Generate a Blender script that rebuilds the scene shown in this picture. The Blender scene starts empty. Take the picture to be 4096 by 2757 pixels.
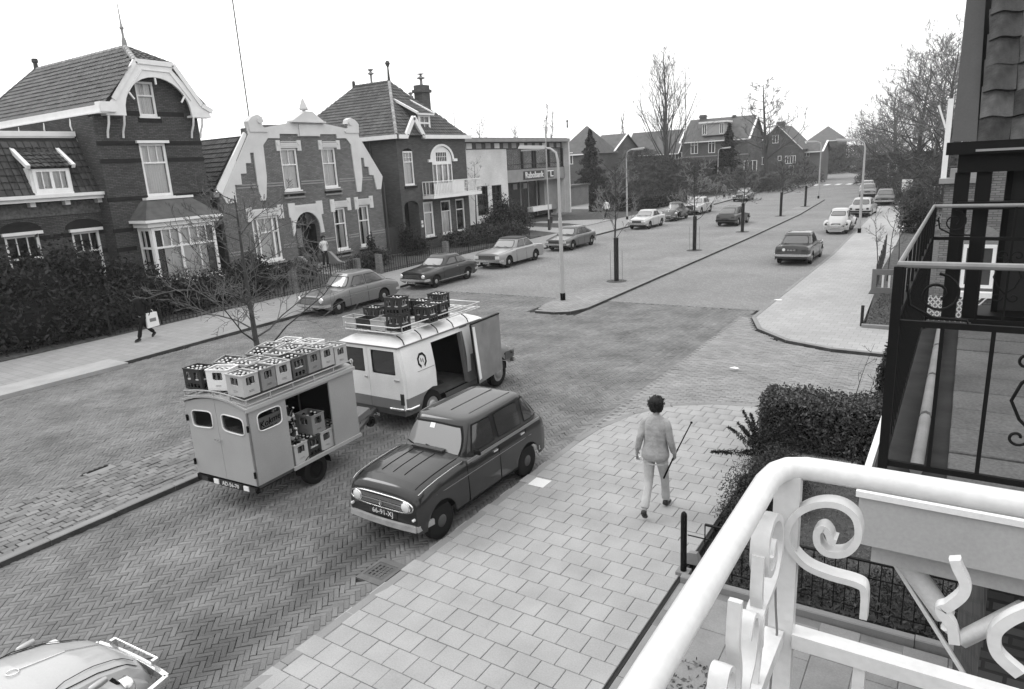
import bpy, bmesh, math, random
import numpy as np
from mathutils import Vector, Matrix
from mathutils.geometry import tessellate_polygon
rnd = random.Random(7)
S = bpy.context.scene
COL = S.collection
PI = math.pi

# ---------------------------------------------------------------- camera
CAM_H, FOC = 5.168, 2777.1 / (4096 / 2330)
YAW, PITCH, ROLL = 0.58285606, 0.2518814, -0.05572599
def _basis():
    cy, sy = math.cos(YAW), math.sin(YAW); cp, sp = math.cos(PITCH), math.sin(PITCH)
    f = Vector((-sy * cp, cy * cp, -sp)); r = Vector((cy, sy, 0)); u = r.cross(f)
    cr, sr = math.cos(ROLL), math.sin(ROLL)
    return r * cr + u * sr, u * cr - r * sr, f
CR, CU, CF = _basis()
cam = bpy.data.cameras.new('camera'); camo = bpy.data.objects.new('camera', cam); COL.objects.link(camo)
cam.sensor_fit = 'HORIZONTAL'; cam.sensor_width = 36; cam.lens = 2777.1 / 4096 * 36
cam.clip_start = 0.05; cam.clip_end = 1500
camo.matrix_world = Matrix(((CR.x, CU.x, -CF.x, 0), (CR.y, CU.y, -CF.y, 0), (CR.z, CU.z, -CF.z, CAM_H), (0, 0, 0, 1)))
S.camera = camo
S.render.resolution_x, S.render.resolution_y = 1024, 689

# ---------------------------------------------------------------- sky, sun, exposure (bright even overcast)
w = bpy.data.worlds.new('World'); S.world = w; w.use_nodes = True
nt = w.node_tree; nt.nodes.clear()
out = nt.nodes.new('ShaderNodeOutputWorld'); bg = nt.nodes.new('ShaderNodeBackground')
sky = nt.nodes.new('ShaderNodeTexSky'); sky.sky_type = 'NISHITA'; sky.sun_disc = False
SUN_EL, SUN_AZ = math.radians(42), math.radians(285)
sky.sun_elevation = SUN_EL; sky.sun_rotation = SUN_AZ
bw = nt.nodes.new('ShaderNodeRGBToBW')
ma = nt.nodes.new('ShaderNodeMath'); ma.operation = 'MULTIPLY_ADD'; ma.inputs[1].default_value = 0.5
# overcast cloud layer: brighter towards the zenith
tc_ = nt.nodes.new('ShaderNodeTexCoord'); sp_ = nt.nodes.new('ShaderNodeSeparateXYZ'); nt.links.new(tc_.outputs['Generated'], sp_.inputs[0])
el_ = nt.nodes.new('ShaderNodeMath'); el_.operation = 'MULTIPLY_ADD'; el_.inputs[1].default_value = 14.0; el_.inputs[2].default_value = 10.0; el_.use_clamp = False
mx_ = nt.nodes.new('ShaderNodeMath'); mx_.operation = 'MAXIMUM'; mx_.inputs[1].default_value = 0.0; nt.links.new(sp_.outputs['Z'], mx_.inputs[0]); nt.links.new(mx_.outputs[0], el_.inputs[0]); nt.links.new(el_.outputs[0], ma.inputs[2])
nt.links.new(sky.outputs[0], bw.inputs[0]); nt.links.new(bw.outputs[0], ma.inputs[0])
nt.links.new(ma.outputs[0], bg.inputs['Color']); bg.inputs['Strength'].default_value = 0.1
nt.links.new(bg.outputs[0], out.inputs['Surface'])
sl = bpy.data.lights.new('sun', 'SUN'); sl.energy = 1.1; sl.angle = math.radians(22); sl.color = (1, 1, 1)
so = bpy.data.objects.new('sun', sl); COL.objects.link(so)
# light comes from the left (across the street, -X) and a little from behind the camera
sd = Vector((-math.cos(SUN_EL) * 0.93, -math.cos(SUN_EL) * 0.25, math.sin(SUN_EL))).normalized()
so.rotation_euler = sd.to_track_quat('Z', 'Y').to_euler(); so.location = (-20, 0, 40)
S.view_settings.view_transform = 'Standard'; S.view_settings.look = 'None'
S.view_settings.exposure = 0.0; S.view_settings.gamma = 1.0; S.view_settings.use_curve_mapping = False
S.cycles.max_bounces = 6; S.cycles.diffuse_bounces = 2; S.cycles.glossy_bounces = 3; S.cycles.transparent_max_bounces = 8

# ---------------------------------------------------------------- picture point -> place (measured from the photograph, 2330 px wide)
def ray(px, py): return CF + CR * ((px - 1165) / FOC) - CU * ((py - 784.2) / FOC)
def FG(px, py, z=0.0):
    d = ray(px, py); t = (z - CAM_H) / d.z; return Vector((d.x * t, d.y * t, z))
def FX(px, py, X):
    d = ray(px, py); t = X / d.x; return Vector((X, d.y * t, CAM_H + d.z * t))
def FY(px, py, Y):
    d = ray(px, py); t = Y / d.y; return Vector((d.x * t, Y, CAM_H + d.z * t))
def dist(p): return (Vector(p) - Vector((0, 0, CAM_H))).length

# ---------------------------------------------------------------- materials (all neutral greys: the place is seen in black and white)
MATS = {}; KV, KW = .64, .86
def M(name, v, rough=0.7, var=0.0, scale=4.0, bump=0.0, bscale=60.0, metal=0.0, spec=0.4, isl=0.0, grain=0.06, coat=0.0, world=False, trans=0.0):
    if name in MATS: return MATS[name]
    v *= KV if v < .6 else KW
    m = bpy.data.materials.new(name); MATS[name] = m; m.use_nodes = True
    t = m.node_tree; N = t.nodes; L = t.links; p = N['Principled BSDF']
    p.inputs['Roughness'].default_value = rough; p.inputs['Metallic'].default_value = metal
    p.inputs['Specular IOR Level'].default_value = spec if (rough < .55 or spec > .6) else spec * .22
    if coat: p.inputs['Coat Weight'].default_value = coat; p.inputs['Coat Roughness'].default_value = 0.08
    if trans: p.inputs['Transmission Weight'].default_value = trans
    if world: co = N.new('ShaderNodeNewGeometry').outputs['Position']
    else: co = N.new('ShaderNodeTexCoord').outputs['Object']
    f = None
    def mul(a, b):
        if a is None: return b
        q = N.new('ShaderNodeMath'); q.operation = 'MULTIPLY'; L.new(a, q.inputs[0]); L.new(b, q.inputs[1]); return q.outputs[0]
    def nz(sc, amt, det=3):
        n = N.new('ShaderNodeTexNoise'); n.inputs['Scale'].default_value = sc; n.inputs['Detail'].default_value = det
        L.new(co, n.inputs['Vector'])
        r = N.new('ShaderNodeMapRange'); r.inputs[1].default_value = 0.25; r.inputs[2].default_value = 0.75
        r.inputs[3].default_value = 1 - amt; r.inputs[4].default_value = 1 + amt; L.new(n.outputs[0], r.inputs[0]); return r.outputs[0]
    if var: f = mul(f, nz(scale, var, 5))
    if grain: f = mul(f, nz(55.0, grain, 2))
    if isl:
        g = N.new('ShaderNodeNewGeometry')
        oi = N.new('ShaderNodeObjectInfo')
        ad = N.new('ShaderNodeMath'); L.new(g.outputs['Random Per Island'], ad.inputs[0]); L.new(oi.outputs['Random'], ad.inputs[1])
        fr = N.new('ShaderNodeMath'); fr.operation = 'FRACT'; L.new(ad.outputs[0], fr.inputs[0])
        r = N.new('ShaderNodeMapRange'); r.inputs[3].default_value = 1 - isl; r.inputs[4].default_value = 1 + isl
        L.new(fr.outputs[0], r.inputs[0]); f = mul(f, r.outputs[0])
    q = N.new('ShaderNodeMath'); q.operation = 'MULTIPLY'; q.inputs[1].default_value = v; q.use_clamp = True
    if f is not None: L.new(f, q.inputs[0])
    else: q.inputs[0].default_value = 1.0
    m['_v'] = q.name
    L.new(q.outputs[0], p.inputs['Base Color'])
    if bump:
        n = N.new('ShaderNodeTexNoise'); n.inputs['Scale'].default_value = bscale; n.inputs['Detail'].default_value = 4; L.new(co, n.inputs['Vector'])
        b = N.new('ShaderNodeBump'); b.inputs['Strength'].default_value = bump; b.inputs['Distance'].default_value = 0.02
        L.new(n.outputs[0], b.inputs['Height']); L.new(b.outputs[0], p.inputs['Normal'])
    return m
def Mbrick(name, v, mortar, bw_=0.22, bh=0.066, var=0.25, rot=0.0, flat=False, msize=0.012, big=0.15, off=0.5):
    """courses of brick far too small to pick apart; u = x + y (or x, y when flat), v = z"""
    if name in MATS: return MATS[name]
    m = M(name, v, rough=0.85, spec=0.2, grain=0); k_ = KV if v < .6 else KW; v *= k_; mortar *= k_
    t = m.node_tree; N = t.nodes; L = t.links; p = N['Principled BSDF']
    g = N.new('ShaderNodeNewGeometry'); sx = N.new('ShaderNodeSeparateXYZ'); L.new(g.outputs['Position'], sx.inputs[0])
    cb = N.new('ShaderNodeCombineXYZ')
    if flat:
        L.new(sx.outputs[0], cb.inputs[0]); L.new(sx.outputs[1], cb.inputs[1])
    else:
        a = N.new('ShaderNodeMath'); a.operation = 'ADD'; L.new(sx.outputs[0], a.inputs[0]); L.new(sx.outputs[1], a.inputs[1])
        L.new(a.outputs[0], cb.inputs[0]); L.new(sx.outputs[2], cb.inputs[1])
    mp = N.new('ShaderNodeMapping'); mp.inputs['Rotation'].default_value = (0, 0, rot); L.new(cb.outputs[0], mp.inputs[0])
    b = N.new('ShaderNodeTexBrick'); L.new(mp.outputs[0], b.inputs['Vector'])
    b.offset = off
    b.inputs['Color1'].default_value = (v * (1 - var),) * 3 + (1,); b.inputs['Color2'].default_value = (v * (1 + var),) * 3 + (1,)
    b.inputs['Mortar'].default_value = (mortar,) * 3 + (1,)
    b.inputs['Scale'].default_value = 1.0; b.inputs['Mortar Size'].default_value = msize; b.inputs['Mortar Smooth'].default_value = 0.3
    b.inputs['Brick Width'].default_value = bw_; b.inputs['Row Height'].default_value = bh
    n = N.new('ShaderNodeTexNoise'); n.inputs['Scale'].default_value = 0.5 if not flat else 0.35; n.inputs['Detail'].default_value = 5; L.new(g.outputs['Position'], n.inputs['Vector'])
    r = N.new('ShaderNodeMapRange'); r.inputs[1].default_value = .3; r.inputs[2].default_value = .7; r.inputs[3].default_value = 1 - big; r.inputs[4].default_value = 1 + big; L.new(n.outputs[0], r.inputs[0])
    mx = N.new('ShaderNodeVectorMath'); mx.operation = 'SCALE'; L.new(b.outputs['Color'], mx.inputs[0]); L.new(r.outputs[0], mx.inputs['Scale'])
    L.new(mx.outputs[0], p.inputs['Base Color'])
    bp = N.new('ShaderNodeBump'); bp.inputs['Strength'].default_value = 0.5; bp.inputs['Distance'].default_value = 0.01; bp.invert = True
    L.new(b.outputs['Fac'], bp.inputs['Height']); L.new(bp.outputs[0], p.inputs['Normal'])
    return m

# ---------------------------------------------------------------- mesh helpers
class MB:
    def __init__(s): s.v = []; s.f = []; s.m = []
    def face(s, pts, mi=0):
        b = len(s.v); s.v += [tuple(p) for p in pts]; s.f.append(tuple(range(b, b + len(pts)))); s.m.append(mi); return s
    def mesh(s, vs, fs, mi=0):
        b = len(s.v); s.v += [tuple(p) for p in vs]; s.f += [tuple(i + b for i in f) for f in fs]; s.m += [mi] * len(fs); return s
    def box(s, x0, x1, y0, y1, z0, z1, mi=0):
        if x0 > x1: x0, x1 = x1, x0
        if y0 > y1: y0, y1 = y1, y0
        if z0 > z1: z0, z1 = z1, z0
        v = [(x0, y0, z0), (x1, y0, z0), (x1, y1, z0), (x0, y1, z0), (x0, y0, z1), (x1, y0, z1), (x1, y1, z1), (x0, y1, z1)]
        return s.mesh(v, [(3, 2, 1, 0), (4, 5, 6, 7), (0, 1, 5, 4), (1, 2, 6, 5), (2, 3, 7, 6), (3, 0, 4, 7)], mi)
    def obox(s, c, ax, ay, az, hx, hy, hz, mi=0):
        """box round centre c with half sizes along three axes"""
        c = Vector(c); X = Vector(ax) * hx; Y = Vector(ay) * hy; Z = Vector(az) * hz
        v = [c + X * a + Y * b + Z * d for d in (-1, 1) for a, b in ((-1, -1), (1, -1), (1, 1), (-1, 1))]
        return s.mesh(v, [(3, 2, 1, 0), (4, 5, 6, 7), (0, 1, 5, 4), (1, 2, 6, 5), (2, 3, 7, 6), (3, 0, 4, 7)], mi)
    def bar(s, a, b, wd, hd, up=(0, 0, 1), mi=0):
        a, b = Vector(a), Vector(b); d = b - a; l = d.length
        if l < 1e-6: return s
        d /= l; u = Vector(up)
        if abs(d.dot(u)) > 0.98: u = Vector((0, 1, 0)) if abs(d.y) < .9 else Vector((1, 0, 0))
        x = d.cross(u).normalized(); z = x.cross(d)
        return s.obox((a + b) / 2, x, d, z, wd / 2, l / 2, hd / 2, mi)
    def tube(s, pts, r, n=8, mi=0, cap=True, closed=False):
        pts = [Vector(p) for p in pts]; k = len(pts)
        rs = r if isinstance(r, (list, tuple)) else [r] * k
        ref = None; vs = []
        for i, p in enumerate(pts):
            if closed: d = pts[(i + 1) % k] - pts[i - 1]
            else: d = pts[min(i + 1, k - 1)] - pts[max(i - 1, 0)]
            d.normalize()
            if ref is None:
                ref = Vector((0, 0, 1)) if abs(d.z) < .9 else Vector((1, 0, 0))
            x = ref - d * ref.dot(d)
            if x.length < 1e-4: x = Vector((1, 0, 0)) - d * d.x
            x.normalize(); y = d.cross(x); ref = x
            for j in range(n):
                a = 2 * PI * j / n; vs.append(p + (x * math.cos(a) + y * math.sin(a)) * rs[i])
        fs = []
        for i in range(k if closed else k - 1):
            i2 = (i + 1) % k
            for j in range(n):
                j2 = (j + 1) % n; fs.append((i * n + j, i * n + j2, i2 * n + j2, i2 * n + j))
        if cap and not closed: fs.append(tuple(reversed(range(n)))); fs.append(tuple(range((k - 1) * n, k * n)))
        return s.mesh(vs, fs, mi)
    def lathe(s, prof, c=(0, 0, 0), n=16, axis='z', mi=0):
        """prof: (radius, height) pairs"""
        c = Vector(c); vs = []; k = len(prof)
        for r, h in prof:
            for j in range(n):
                a = 2 * PI * j / n; p = (r * math.cos(a), r * math.sin(a), h)
                if axis == 'x': p = (p[2], p[0], p[1])
                elif axis == 'y': p = (p[1], p[2], p[0])
                vs.append(c + Vector(p))
        fs = [(i * n + j, i * n + (j + 1) % n, (i + 1) * n + (j + 1) % n, (i + 1) * n + j) for i in range(k - 1) for j in range(n)]
        if prof[0][0] > 1e-5: fs.append(tuple(reversed(range(n))))
        if prof[-1][0] > 1e-5: fs.append(tuple(range((k - 1) * n, k * n)))
        return s.mesh(vs, fs, mi)
    def prism(s, poly, holes, org, ux, uy, th, mi=0, mside=None):
        """flat outline (with holes) in the plane org + a*ux + b*uy, given thickness th backwards along ux x uy"""
        ux, uy, org = Vector(ux), Vector(uy), Vector(org); nrm = ux.cross(uy).normalized()
        loops = [list(poly)] + [list(h) for h in holes]
        def area(l): return sum(l[i][0] * l[(i + 1) % len(l)][1] - l[(i + 1) % len(l)][0] * l[i][1] for i in range(len(l)))
        loops = [l if (area(l) > 0) == (i == 0) else l[::-1] for i, l in enumerate(loops)]
        tri = tessellate_polygon([[Vector((a, b, 0)) for a, b in l] for l in loops])
        flat = [p for l in loops for p in l]
        F = [org + ux * a + uy * b for a, b in flat]; B = [p - nrm * th for p in F]; n = len(F)
        fs = []
        for t3 in tri:
            a, b, c = t3
            ar = (flat[b][0] - flat[a][0]) * (flat[c][1] - flat[a][1]) - (flat[c][0] - flat[a][0]) * (flat[b][1] - flat[a][1])
            if abs(ar) < 1e-12: continue
            if ar < 0: b, c = c, b
            fs.append((a, b, c)); fs.append((n + c, n + b, n + a))
        s.mesh(F + B, fs, mi)
        b0 = 0
        for l in loops:
            k = len(l)
            for i in range(k):
                i2 = (i + 1) % k; s.face([F[b0 + i], B[b0 + i], B[b0 + i2], F[b0 + i2]], mi if mside is None else mside)
            b0 += k
        return s
    def build(s, name, mat=None, parent=None, smooth=None, loc=None):
        me = bpy.data.meshes.new(name); me.from_pydata([tuple(p) for p in s.v], [], s.f)
        mats = mat if isinstance(mat, (list, tuple)) else [mat]
        for x in mats: me.materials.append(x)
        if len(mats) > 1: me.polygons.foreach_set('material_index', s.m)
        if smooth is not None:
            me.polygons.foreach_set('use_smooth', [True] * len(me.polygons))
            bm = bmesh.new(); bm.from_mesh(me); bmesh.ops.remove_doubles(bm, verts=bm.verts, dist=1e-5); bmesh.ops.recalc_face_normals(bm, faces=bm.faces); bm.to_mesh(me); bm.free()
            me.set_sharp_from_angle(angle=math.radians(smooth))
        me.update()
        o = bpy.data.objects.new(name, me); COL.objects.link(o)
        if parent is not None: o.parent = parent
        if loc is not None: o.location = loc
        return o
def tag(o, label=None, cat=None, group=None, kind=None):
    if label: o['label'] = label
    if cat: o['category'] = cat
    if group: o['group'] = group
    if kind: o['kind'] = kind
    return o
def thing(name, label, cat, loc=(0, 0, 0), rz=0.0, group=None):
    o = bpy.data.objects.new(name, None); COL.objects.link(o); o.location = loc; o.rotation_euler = (0, 0, rz); o.empty_display_size = .2
    return tag(o, label, cat, group)
def kids(o, idx): return idx.get(o.name, [])
def dup(o, loc=None, rz=None, label=None, group=None, parent=None):
    c = o.copy(); COL.objects.link(c)
    if parent is not None: c.parent = parent
    if loc is not None: c.location = loc
    if rz is not None: c.rotation_euler = (0, 0, rz)
    if label: c['label'] = label
    if group: c['group'] = group
    for ch in list(o.children): dup(ch, parent=c)
    return c
def inst(me, name, parent, mat4):
    o = bpy.data.objects.new(name, me); COL.objects.link(o); o.parent = parent; o.matrix_local = mat4; return o
def join_inst(name, me, mats4, parent, mat):
    """many copies of one small mesh as ONE mesh (the rest past the first 300)"""
    n = len(me.vertices); co = np.empty(n * 3); me.vertices.foreach_get('co', co); co = co.reshape(-1, 3)
    fs = [tuple(p.vertices) for p in me.polygons]
    mb = MB(); V = []; F = []
    for k, m4 in enumerate(mats4):
        A = np.array(m4); V.append(co @ A[:3, :3].T + A[:3, 3]); F += [tuple(i + k * n for i in f) for f in fs]
    me2 = bpy.data.meshes.new(name); me2.from_pydata(np.concatenate(V).tolist(), [], F); me2.materials.append(mat)
    me2.polygons.foreach_set('use_smooth', [p.use_smooth for p in me.polygons] * len(mats4)); me2.set_sharp_from_angle(angle=math.radians(50))
    o = bpy.data.objects.new(name, me2); COL.objects.link(o); o.parent = parent; o['kind'] = 'stuff'; return o
def lay(name, stuffname, me, mats4, parent, mat, limit=300):
    """the nearest pieces as parts of their own, the others joined"""
    def d2(m): return (m.translation - Vector((0, 0, CAM_H))).length
    def inview(m):
        d = m.translation - Vector((0, 0, CAM_H)); z = d.dot(CF)
        return z > 0.2 and abs(d.dot(CR) / z * FOC) < 1190 and abs(d.dot(CU) / z * FOC) < 800
    ms = sorted(mats4, key=lambda m: (not inview(m), d2(m)))
    for m in ms[:limit]: inst(me, name, parent, m)
    if len(ms) > limit: join_inst(stuffname, me, ms[limit:], parent, mat)
def text(s, parent, mat, size, org, ux, uy, name='lettering', ext=0.004, align='CENTER', shear=0.0):
    """flat lettering as mesh on the plane org, ux, uy"""
    c = bpy.data.curves.new(name, 'FONT'); c.body = s; c.size = size; c.extrude = ext; c.align_x = align; c.align_y = 'CENTER'; c.resolution_u = 2; c.shear = shear
    o = bpy.data.objects.new(name, c); COL.objects.link(o)
    dg = bpy.context.evaluated_depsgraph_get(); me = bpy.data.meshes.new_from_object(o.evaluated_get(dg)); bpy.data.objects.remove(o)
    me.materials.clear(); me.materials.append(mat)
    ux, uy = Vector(ux).normalized(), Vector(uy).normalized(); nz = ux.cross(uy)
    m4 = Matrix(((ux.x, uy.x, nz.x, org[0]), (ux.y, uy.y, nz.y, org[1]), (ux.z, uy.z, nz.z, org[2]), (0, 0, 0, 1)))
    r = bpy.data.objects.new(name, me); COL.objects.link(r); r.parent = parent; r.matrix_local = m4; return r
def lerp(a, b, t): return a + (b - a) * t
def interp(x, pts):
    if x <= pts[0][0]: return pts[0][1]
    for (a, va), (b, vb) in zip(pts, pts[1:]):
        if x <= b: return va + (vb - va) * (x - a) / (b - a + 1e-12)
    return pts[-1][1]
def inpoly(x, y, P):
    c = False; j = len(P) - 1
    for i in range(len(P)):
        if (P[i][1] > y) != (P[j][1] > y) and x < (P[j][0] - P[i][0]) * (y - P[i][1]) / (P[j][1] - P[i][1]) + P[i][0]: c = not c
        j = i
    return c
# ================================================================ ground
ROADZ = -0.08
m_base = M('rough_ground', 0.16, 0.95, var=.3, scale=.3, world=True, bump=.4, bscale=8)
m_bed = M('joint_sand', 0.045, 0.95, var=.3, scale=2, world=True)
m_brick = M('paving_brick', 0.22, 0.8, var=.32, scale=.9, isl=.14, world=True, bump=.15, grain=.1)
m_farroad = Mbrick('brick_road_far', 0.3, 0.19, .2, .067, .12, rot=math.radians(45), flat=True, msize=.006, big=.12)
m_farroad2 = Mbrick('brick_road_plain', 0.3, 0.2, .2, .067, .12, rot=math.radians(45), flat=True, msize=.006, big=.12)
m_tile = M('concrete_tile', 0.42, 0.85, var=.14, scale=1.6, isl=.045, world=True, bump=.12, grain=.1)
m_tile_left = Mbrick('left_tiles', 0.36, 0.25, .3, .3, .06, flat=True, msize=.008, big=.08)
m_tile_far = Mbrick('concrete_tiles_far', 0.45, 0.33, .3, .3, .06, flat=True, msize=.008, big=.08)
m_kerb = M('kerb_stone', 0.3, 0.85, var=.15, scale=1.5, isl=.08, world=True, bump=.15)
m_kface = M('kerb_face_dirt', 0.07, 0.9, var=.4, scale=3, world=True)  # shade of the upright kerb faces, put into the colour as a darker stone
m_cobble = M('median_sett', 0.24, 0.8, var=.2, scale=2, isl=.22, world=True, bump=.2)
m_cobble_far = Mbrick('median_setts_far', 0.33, 0.2, .2, .1, .14, flat=True, msize=.01)
m_soil = M('garden_soil', 0.11, 0.95, var=.5, scale=5, world=True, bump=.8, bscale=25, grain=.3)
m_grass = M('lawn_grass', 0.10, 0.95, var=.35, scale=3, world=True, bump=.5, bscale=50, grain=.25)
m_lightgrass = M('lawn_light', 0.34, 0.95, var=.2, scale=1, world=True, bump=.3, bscale=40, grain=.15)
m_wear = M('worn_pale_patch', 0.5, 0.9, var=.2, world=True)

def sheet(name, pts, z, mat, kind='structure', sub=None):
    mb = MB(); tri = tessellate_polygon([[Vector((p[0], p[1], 0)) for p in pts]])
    fs = []
    for a, b, c in tri:
        A, B, C_ = pts[a], pts[b], pts[c]
        if (B[0] - A[0]) * (C_[1] - A[1]) - (C_[0] - A[0]) * (B[1] - A[1]) < 0: b, c = c, b
        fs.append((a, b, c))
    mb.mesh([(p[0], p[1], z) for p in pts], fs)
    o = mb.build(name, mat); tag(o, kind=kind); return o
def slab(name, pts, z0, z1, mat):
    o = MB().prism(pts, [], (0, 0, z1), (1, 0, 0), (0, 1, 0), z1 - z0).build(name, mat); tag(o, kind='structure'); return o

sheet('ground', [(-200, -60), (150, -60), (150, 400), (-200, 400)], -0.3, m_base)
KR = [(-5.95, -12), (-5.95, 13.0), (-5.6, 22.5), (-5.5, 38), (-6.3, 64), (-7.9, 88), (-11.2, 109), (-18, 150), (-30, 200), (-52, 260)]
KL = [(-21.0, -12), (-21.15, 10), (-21.55, 18), (-21.95, 25), (-22.3, 38), (-22.4, 50), (-22.8, 75), (-23.6, 105), (-25.6, 140), (-33, 180), (-58, 255)]
# the carriageway bed: dark joint sand near, brick pattern further on
YB = 24.0
sheet('road_bed', [(-24, -12), (12, -12), (12, 26), (-24, 26)], -0.105, m_bed)
def clip(poly, y0): return [p for p in poly if p[1] > y0]
sheet('road', [(interp(YB, [(b, a) for a, b in KL]), YB), (interp(YB, [(b, a) for a, b in KR]), YB)] + clip(KR, YB) + clip(KL, YB)[::-1], ROADZ, m_farroad)
sheet('side_road', [(-4.2, 13.2), (60, 16), (60, 22), (-4.2, 21.4)], ROADZ - .006, m_farroad2)
sheet('far_side_road', [(-11.0, 104), (60, 122), (60, 130), (-15, 124)], ROADZ - .006, m_farroad2)

# ---- herringbone bricks, laid one by one
def small_box_mesh(name, lx, ly, h, mat, chamfer=0.004):
    mb = MB(); c = chamfer
    a = [(-lx / 2, -ly / 2), (lx / 2, -ly / 2), (lx / 2, ly / 2), (-lx / 2, ly / 2)]
    b = [(-lx / 2 + c, -ly / 2 + c), (lx / 2 - c, -ly / 2 + c), (lx / 2 - c, ly / 2 - c), (-lx / 2 + c, ly / 2 - c)]
    vs = [(x, y, -h) for x, y in a] + [(x, y, -c) for x, y in a] + [(x, y, 0) for x, y in b]
    fs = [(8, 9, 10, 11)] + [(i, (i + 1) % 4, 4 + (i + 1) % 4, 4 + i) for i in range(4)] + [(4 + i, 4 + (i + 1) % 4, 8 + (i + 1) % 4, 8 + i) for i in range(4)]
    mb.mesh(vs, fs); o = mb.build(name, mat); me = o.data; bpy.data.objects.remove(o); return me
BW_, BL_ = 0.0685, 0.2055
brick_me = small_box_mesh('paving_brick', BL_ - .006, BW_ - .006, .03, m_brick)
def visible(x, y, mx=1230, my=830):
    d = Vector((x, y, 0)) - Vector((0, 0, CAM_H)); z = d.dot(CF)
    return z > .3 and abs(d.dot(CR) / z * FOC) < mx and abs(d.dot(CU) / z * FOC) < my
def in_road(x, y):
    xr = interp(y, [(b, a) for a, b in KR]); xl = interp(y, [(b, a) for a, b in KL])
    if not (xl + .02 < x < xr - .09): return False
    if y < 9.8 and -13.35 < x < -11.32: return False
    if 21.3 < y and -13.35 < x < -11.32: return False
    if 5.64 < y < 6.26 and x > -6.54: return False
    if 5.7 < y < 6.2 and -13.75 < x < -13.3: return False
    return True
# long oil stain of the parking lane, soft-edged
def stain(mat, cx, sx_, y1, amt):
    t = mat.node_tree; N = t.nodes; L = t.links; g = N.new('ShaderNodeNewGeometry'); s = N.new('ShaderNodeSeparateXYZ'); L.new(g.outputs['Position'], s.inputs[0])
    n = N.new('ShaderNodeTexNoise'); n.inputs['Scale'].default_value = 1.1; n.inputs['Detail'].default_value = 4; L.new(g.outputs['Position'], n.inputs['Vector'])
    a = N.new('ShaderNodeMath'); a.operation = 'MULTIPLY_ADD'; a.inputs[1].default_value = 1.6; L.new(n.outputs[0], a.inputs[0]); L.new(s.outputs[0], a.inputs[2])
    b = N.new('ShaderNodeMath'); b.operation = 'ADD'; b.inputs[1].default_value = -cx - .8; L.new(a.outputs[0], b.inputs[0])
    c = N.new('ShaderNodeMath'); c.operation = 'ABSOLUTE'; L.new(b.outputs[0], c.inputs[0])
    r = N.new('ShaderNodeMapRange'); r.interpolation_type = 'SMOOTHSTEP'; r.inputs[1].default_value = .05; r.inputs[2].default_value = sx_; r.inputs[3].default_value = amt; r.inputs[4].default_value = 1; L.new(c.outputs[0], r.inputs[0])
    yr = N.new('ShaderNodeMapRange'); yr.inputs[1].default_value = 7; yr.inputs[2].default_value = 11; L.new(s.outputs[1], yr.inputs[0])
    r0 = r; r = N.new('ShaderNodeMath'); r.operation = 'MAXIMUM'; L.new(r0.outputs[0], r.inputs[0]); L.new(yr.outputs[0], r.inputs[1])
    q = N.get(mat['_v']); src = q.inputs[0].links[0].from_socket; m = N.new('ShaderNodeMath'); m.operation = 'MULTIPLY'; L.new(src, m.inputs[0]); L.new(r.outputs[0], m.inputs[1]); L.new(m.outputs[0], q.inputs[0])
stain(m_brick, -6.95, .75, 0, .6)
bm4 = []
c45 = math.cos(math.radians(44)); s45 = math.sin(math.radians(44))
R3 = random.Random(3)
for a in range(-330, 330):
    for b in range(-70, 70):
        for k in (0, 1):
            if k == 0: cx, cy = a + 3 * b + 1.5, a - 3 * b + .5
            else: cx, cy = a + 3 * b + 3.5, a - 3 * b - .5
            px, py = cx * BW_, cy * BW_
            x = -10 + px * c45 - py * s45; y = 12 + px * s45 + py * c45
            if y > YB or y < 1.5 or x < -22.3 or x > -5.6 or not in_road(x, y) or not visible(x, y): continue
            rz = math.radians(44 + 90 * k) + R3.gauss(0, .022)
            bm4.append(Matrix.Translation((x + R3.gauss(0, .0015), y + R3.gauss(0, .0015), ROADZ + R3.gauss(0, .0028))) @ Matrix.Rotation(rz, 4, 'Z') @ Matrix.Rotation(R3.gauss(0, .012), 4, 'X') @ Matrix.Rotation(R3.gauss(0, .006), 4, 'Y'))
bricks = thing('brick_paving', None, None); tag(bricks, kind='structure')
lay('brick', 'brick_paving_rest', brick_me, bm4, bricks, m_brick)

# ---- side-road entry: straight courses of larger brick
ent_me = small_box_mesh('setts', .205, .1, .03, m_cobble)
m_entry = M('entry_brick', 0.32, 0.8, var=.15, scale=1.0, isl=.12, world=True, bump=.15)
ent_me2 = small_box_mesh('entry_brick', .2, .094, .03, m_entry)
NEARP = [(-5.97, -3), (6, -3), (6, 14.34), (-3.4, 14.36), (-4.25, 14.15), (-5.02, 13.65), (-5.54, 12.85), (-5.87, 11.8), (-5.97, 10.8)]
FARP = [(6, 19.3), (-2.7, 19.4), (-4.0, 19.92), (-5.05, 21.05), (-5.6, 22.6), (-5.6, 30), (6, 30)]
def in_entry(x, y):
    if x < -5.95 or x > 4 or y < 11.6: return False
    return not inpoly(x, y, NEARP) and not inpoly(x, y, FARP)
em = []
for j in range(int(22.6 / .1)):
    y = 11.6 + j * .1
    if y > 22.8: break
    for i in range(60):
        x = -6.1 + i * .206 + (j % 2) * .103
        if in_entry(x, y) and visible(x, y):
            em.append(Matrix.Translation((x, y, ROADZ + .01 + R3.gauss(0, .003))) @ Matrix.Rotation(R3.gauss(0, .02), 4, 'Z') @ Matrix.Rotation(R3.gauss(0, .01), 4, 'X'))
entry = thing('entry_paving', None, None); tag(entry, kind='structure')
lay('brick', 'entry_paving_rest', ent_me2, em, entry, m_entry, 120)

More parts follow.
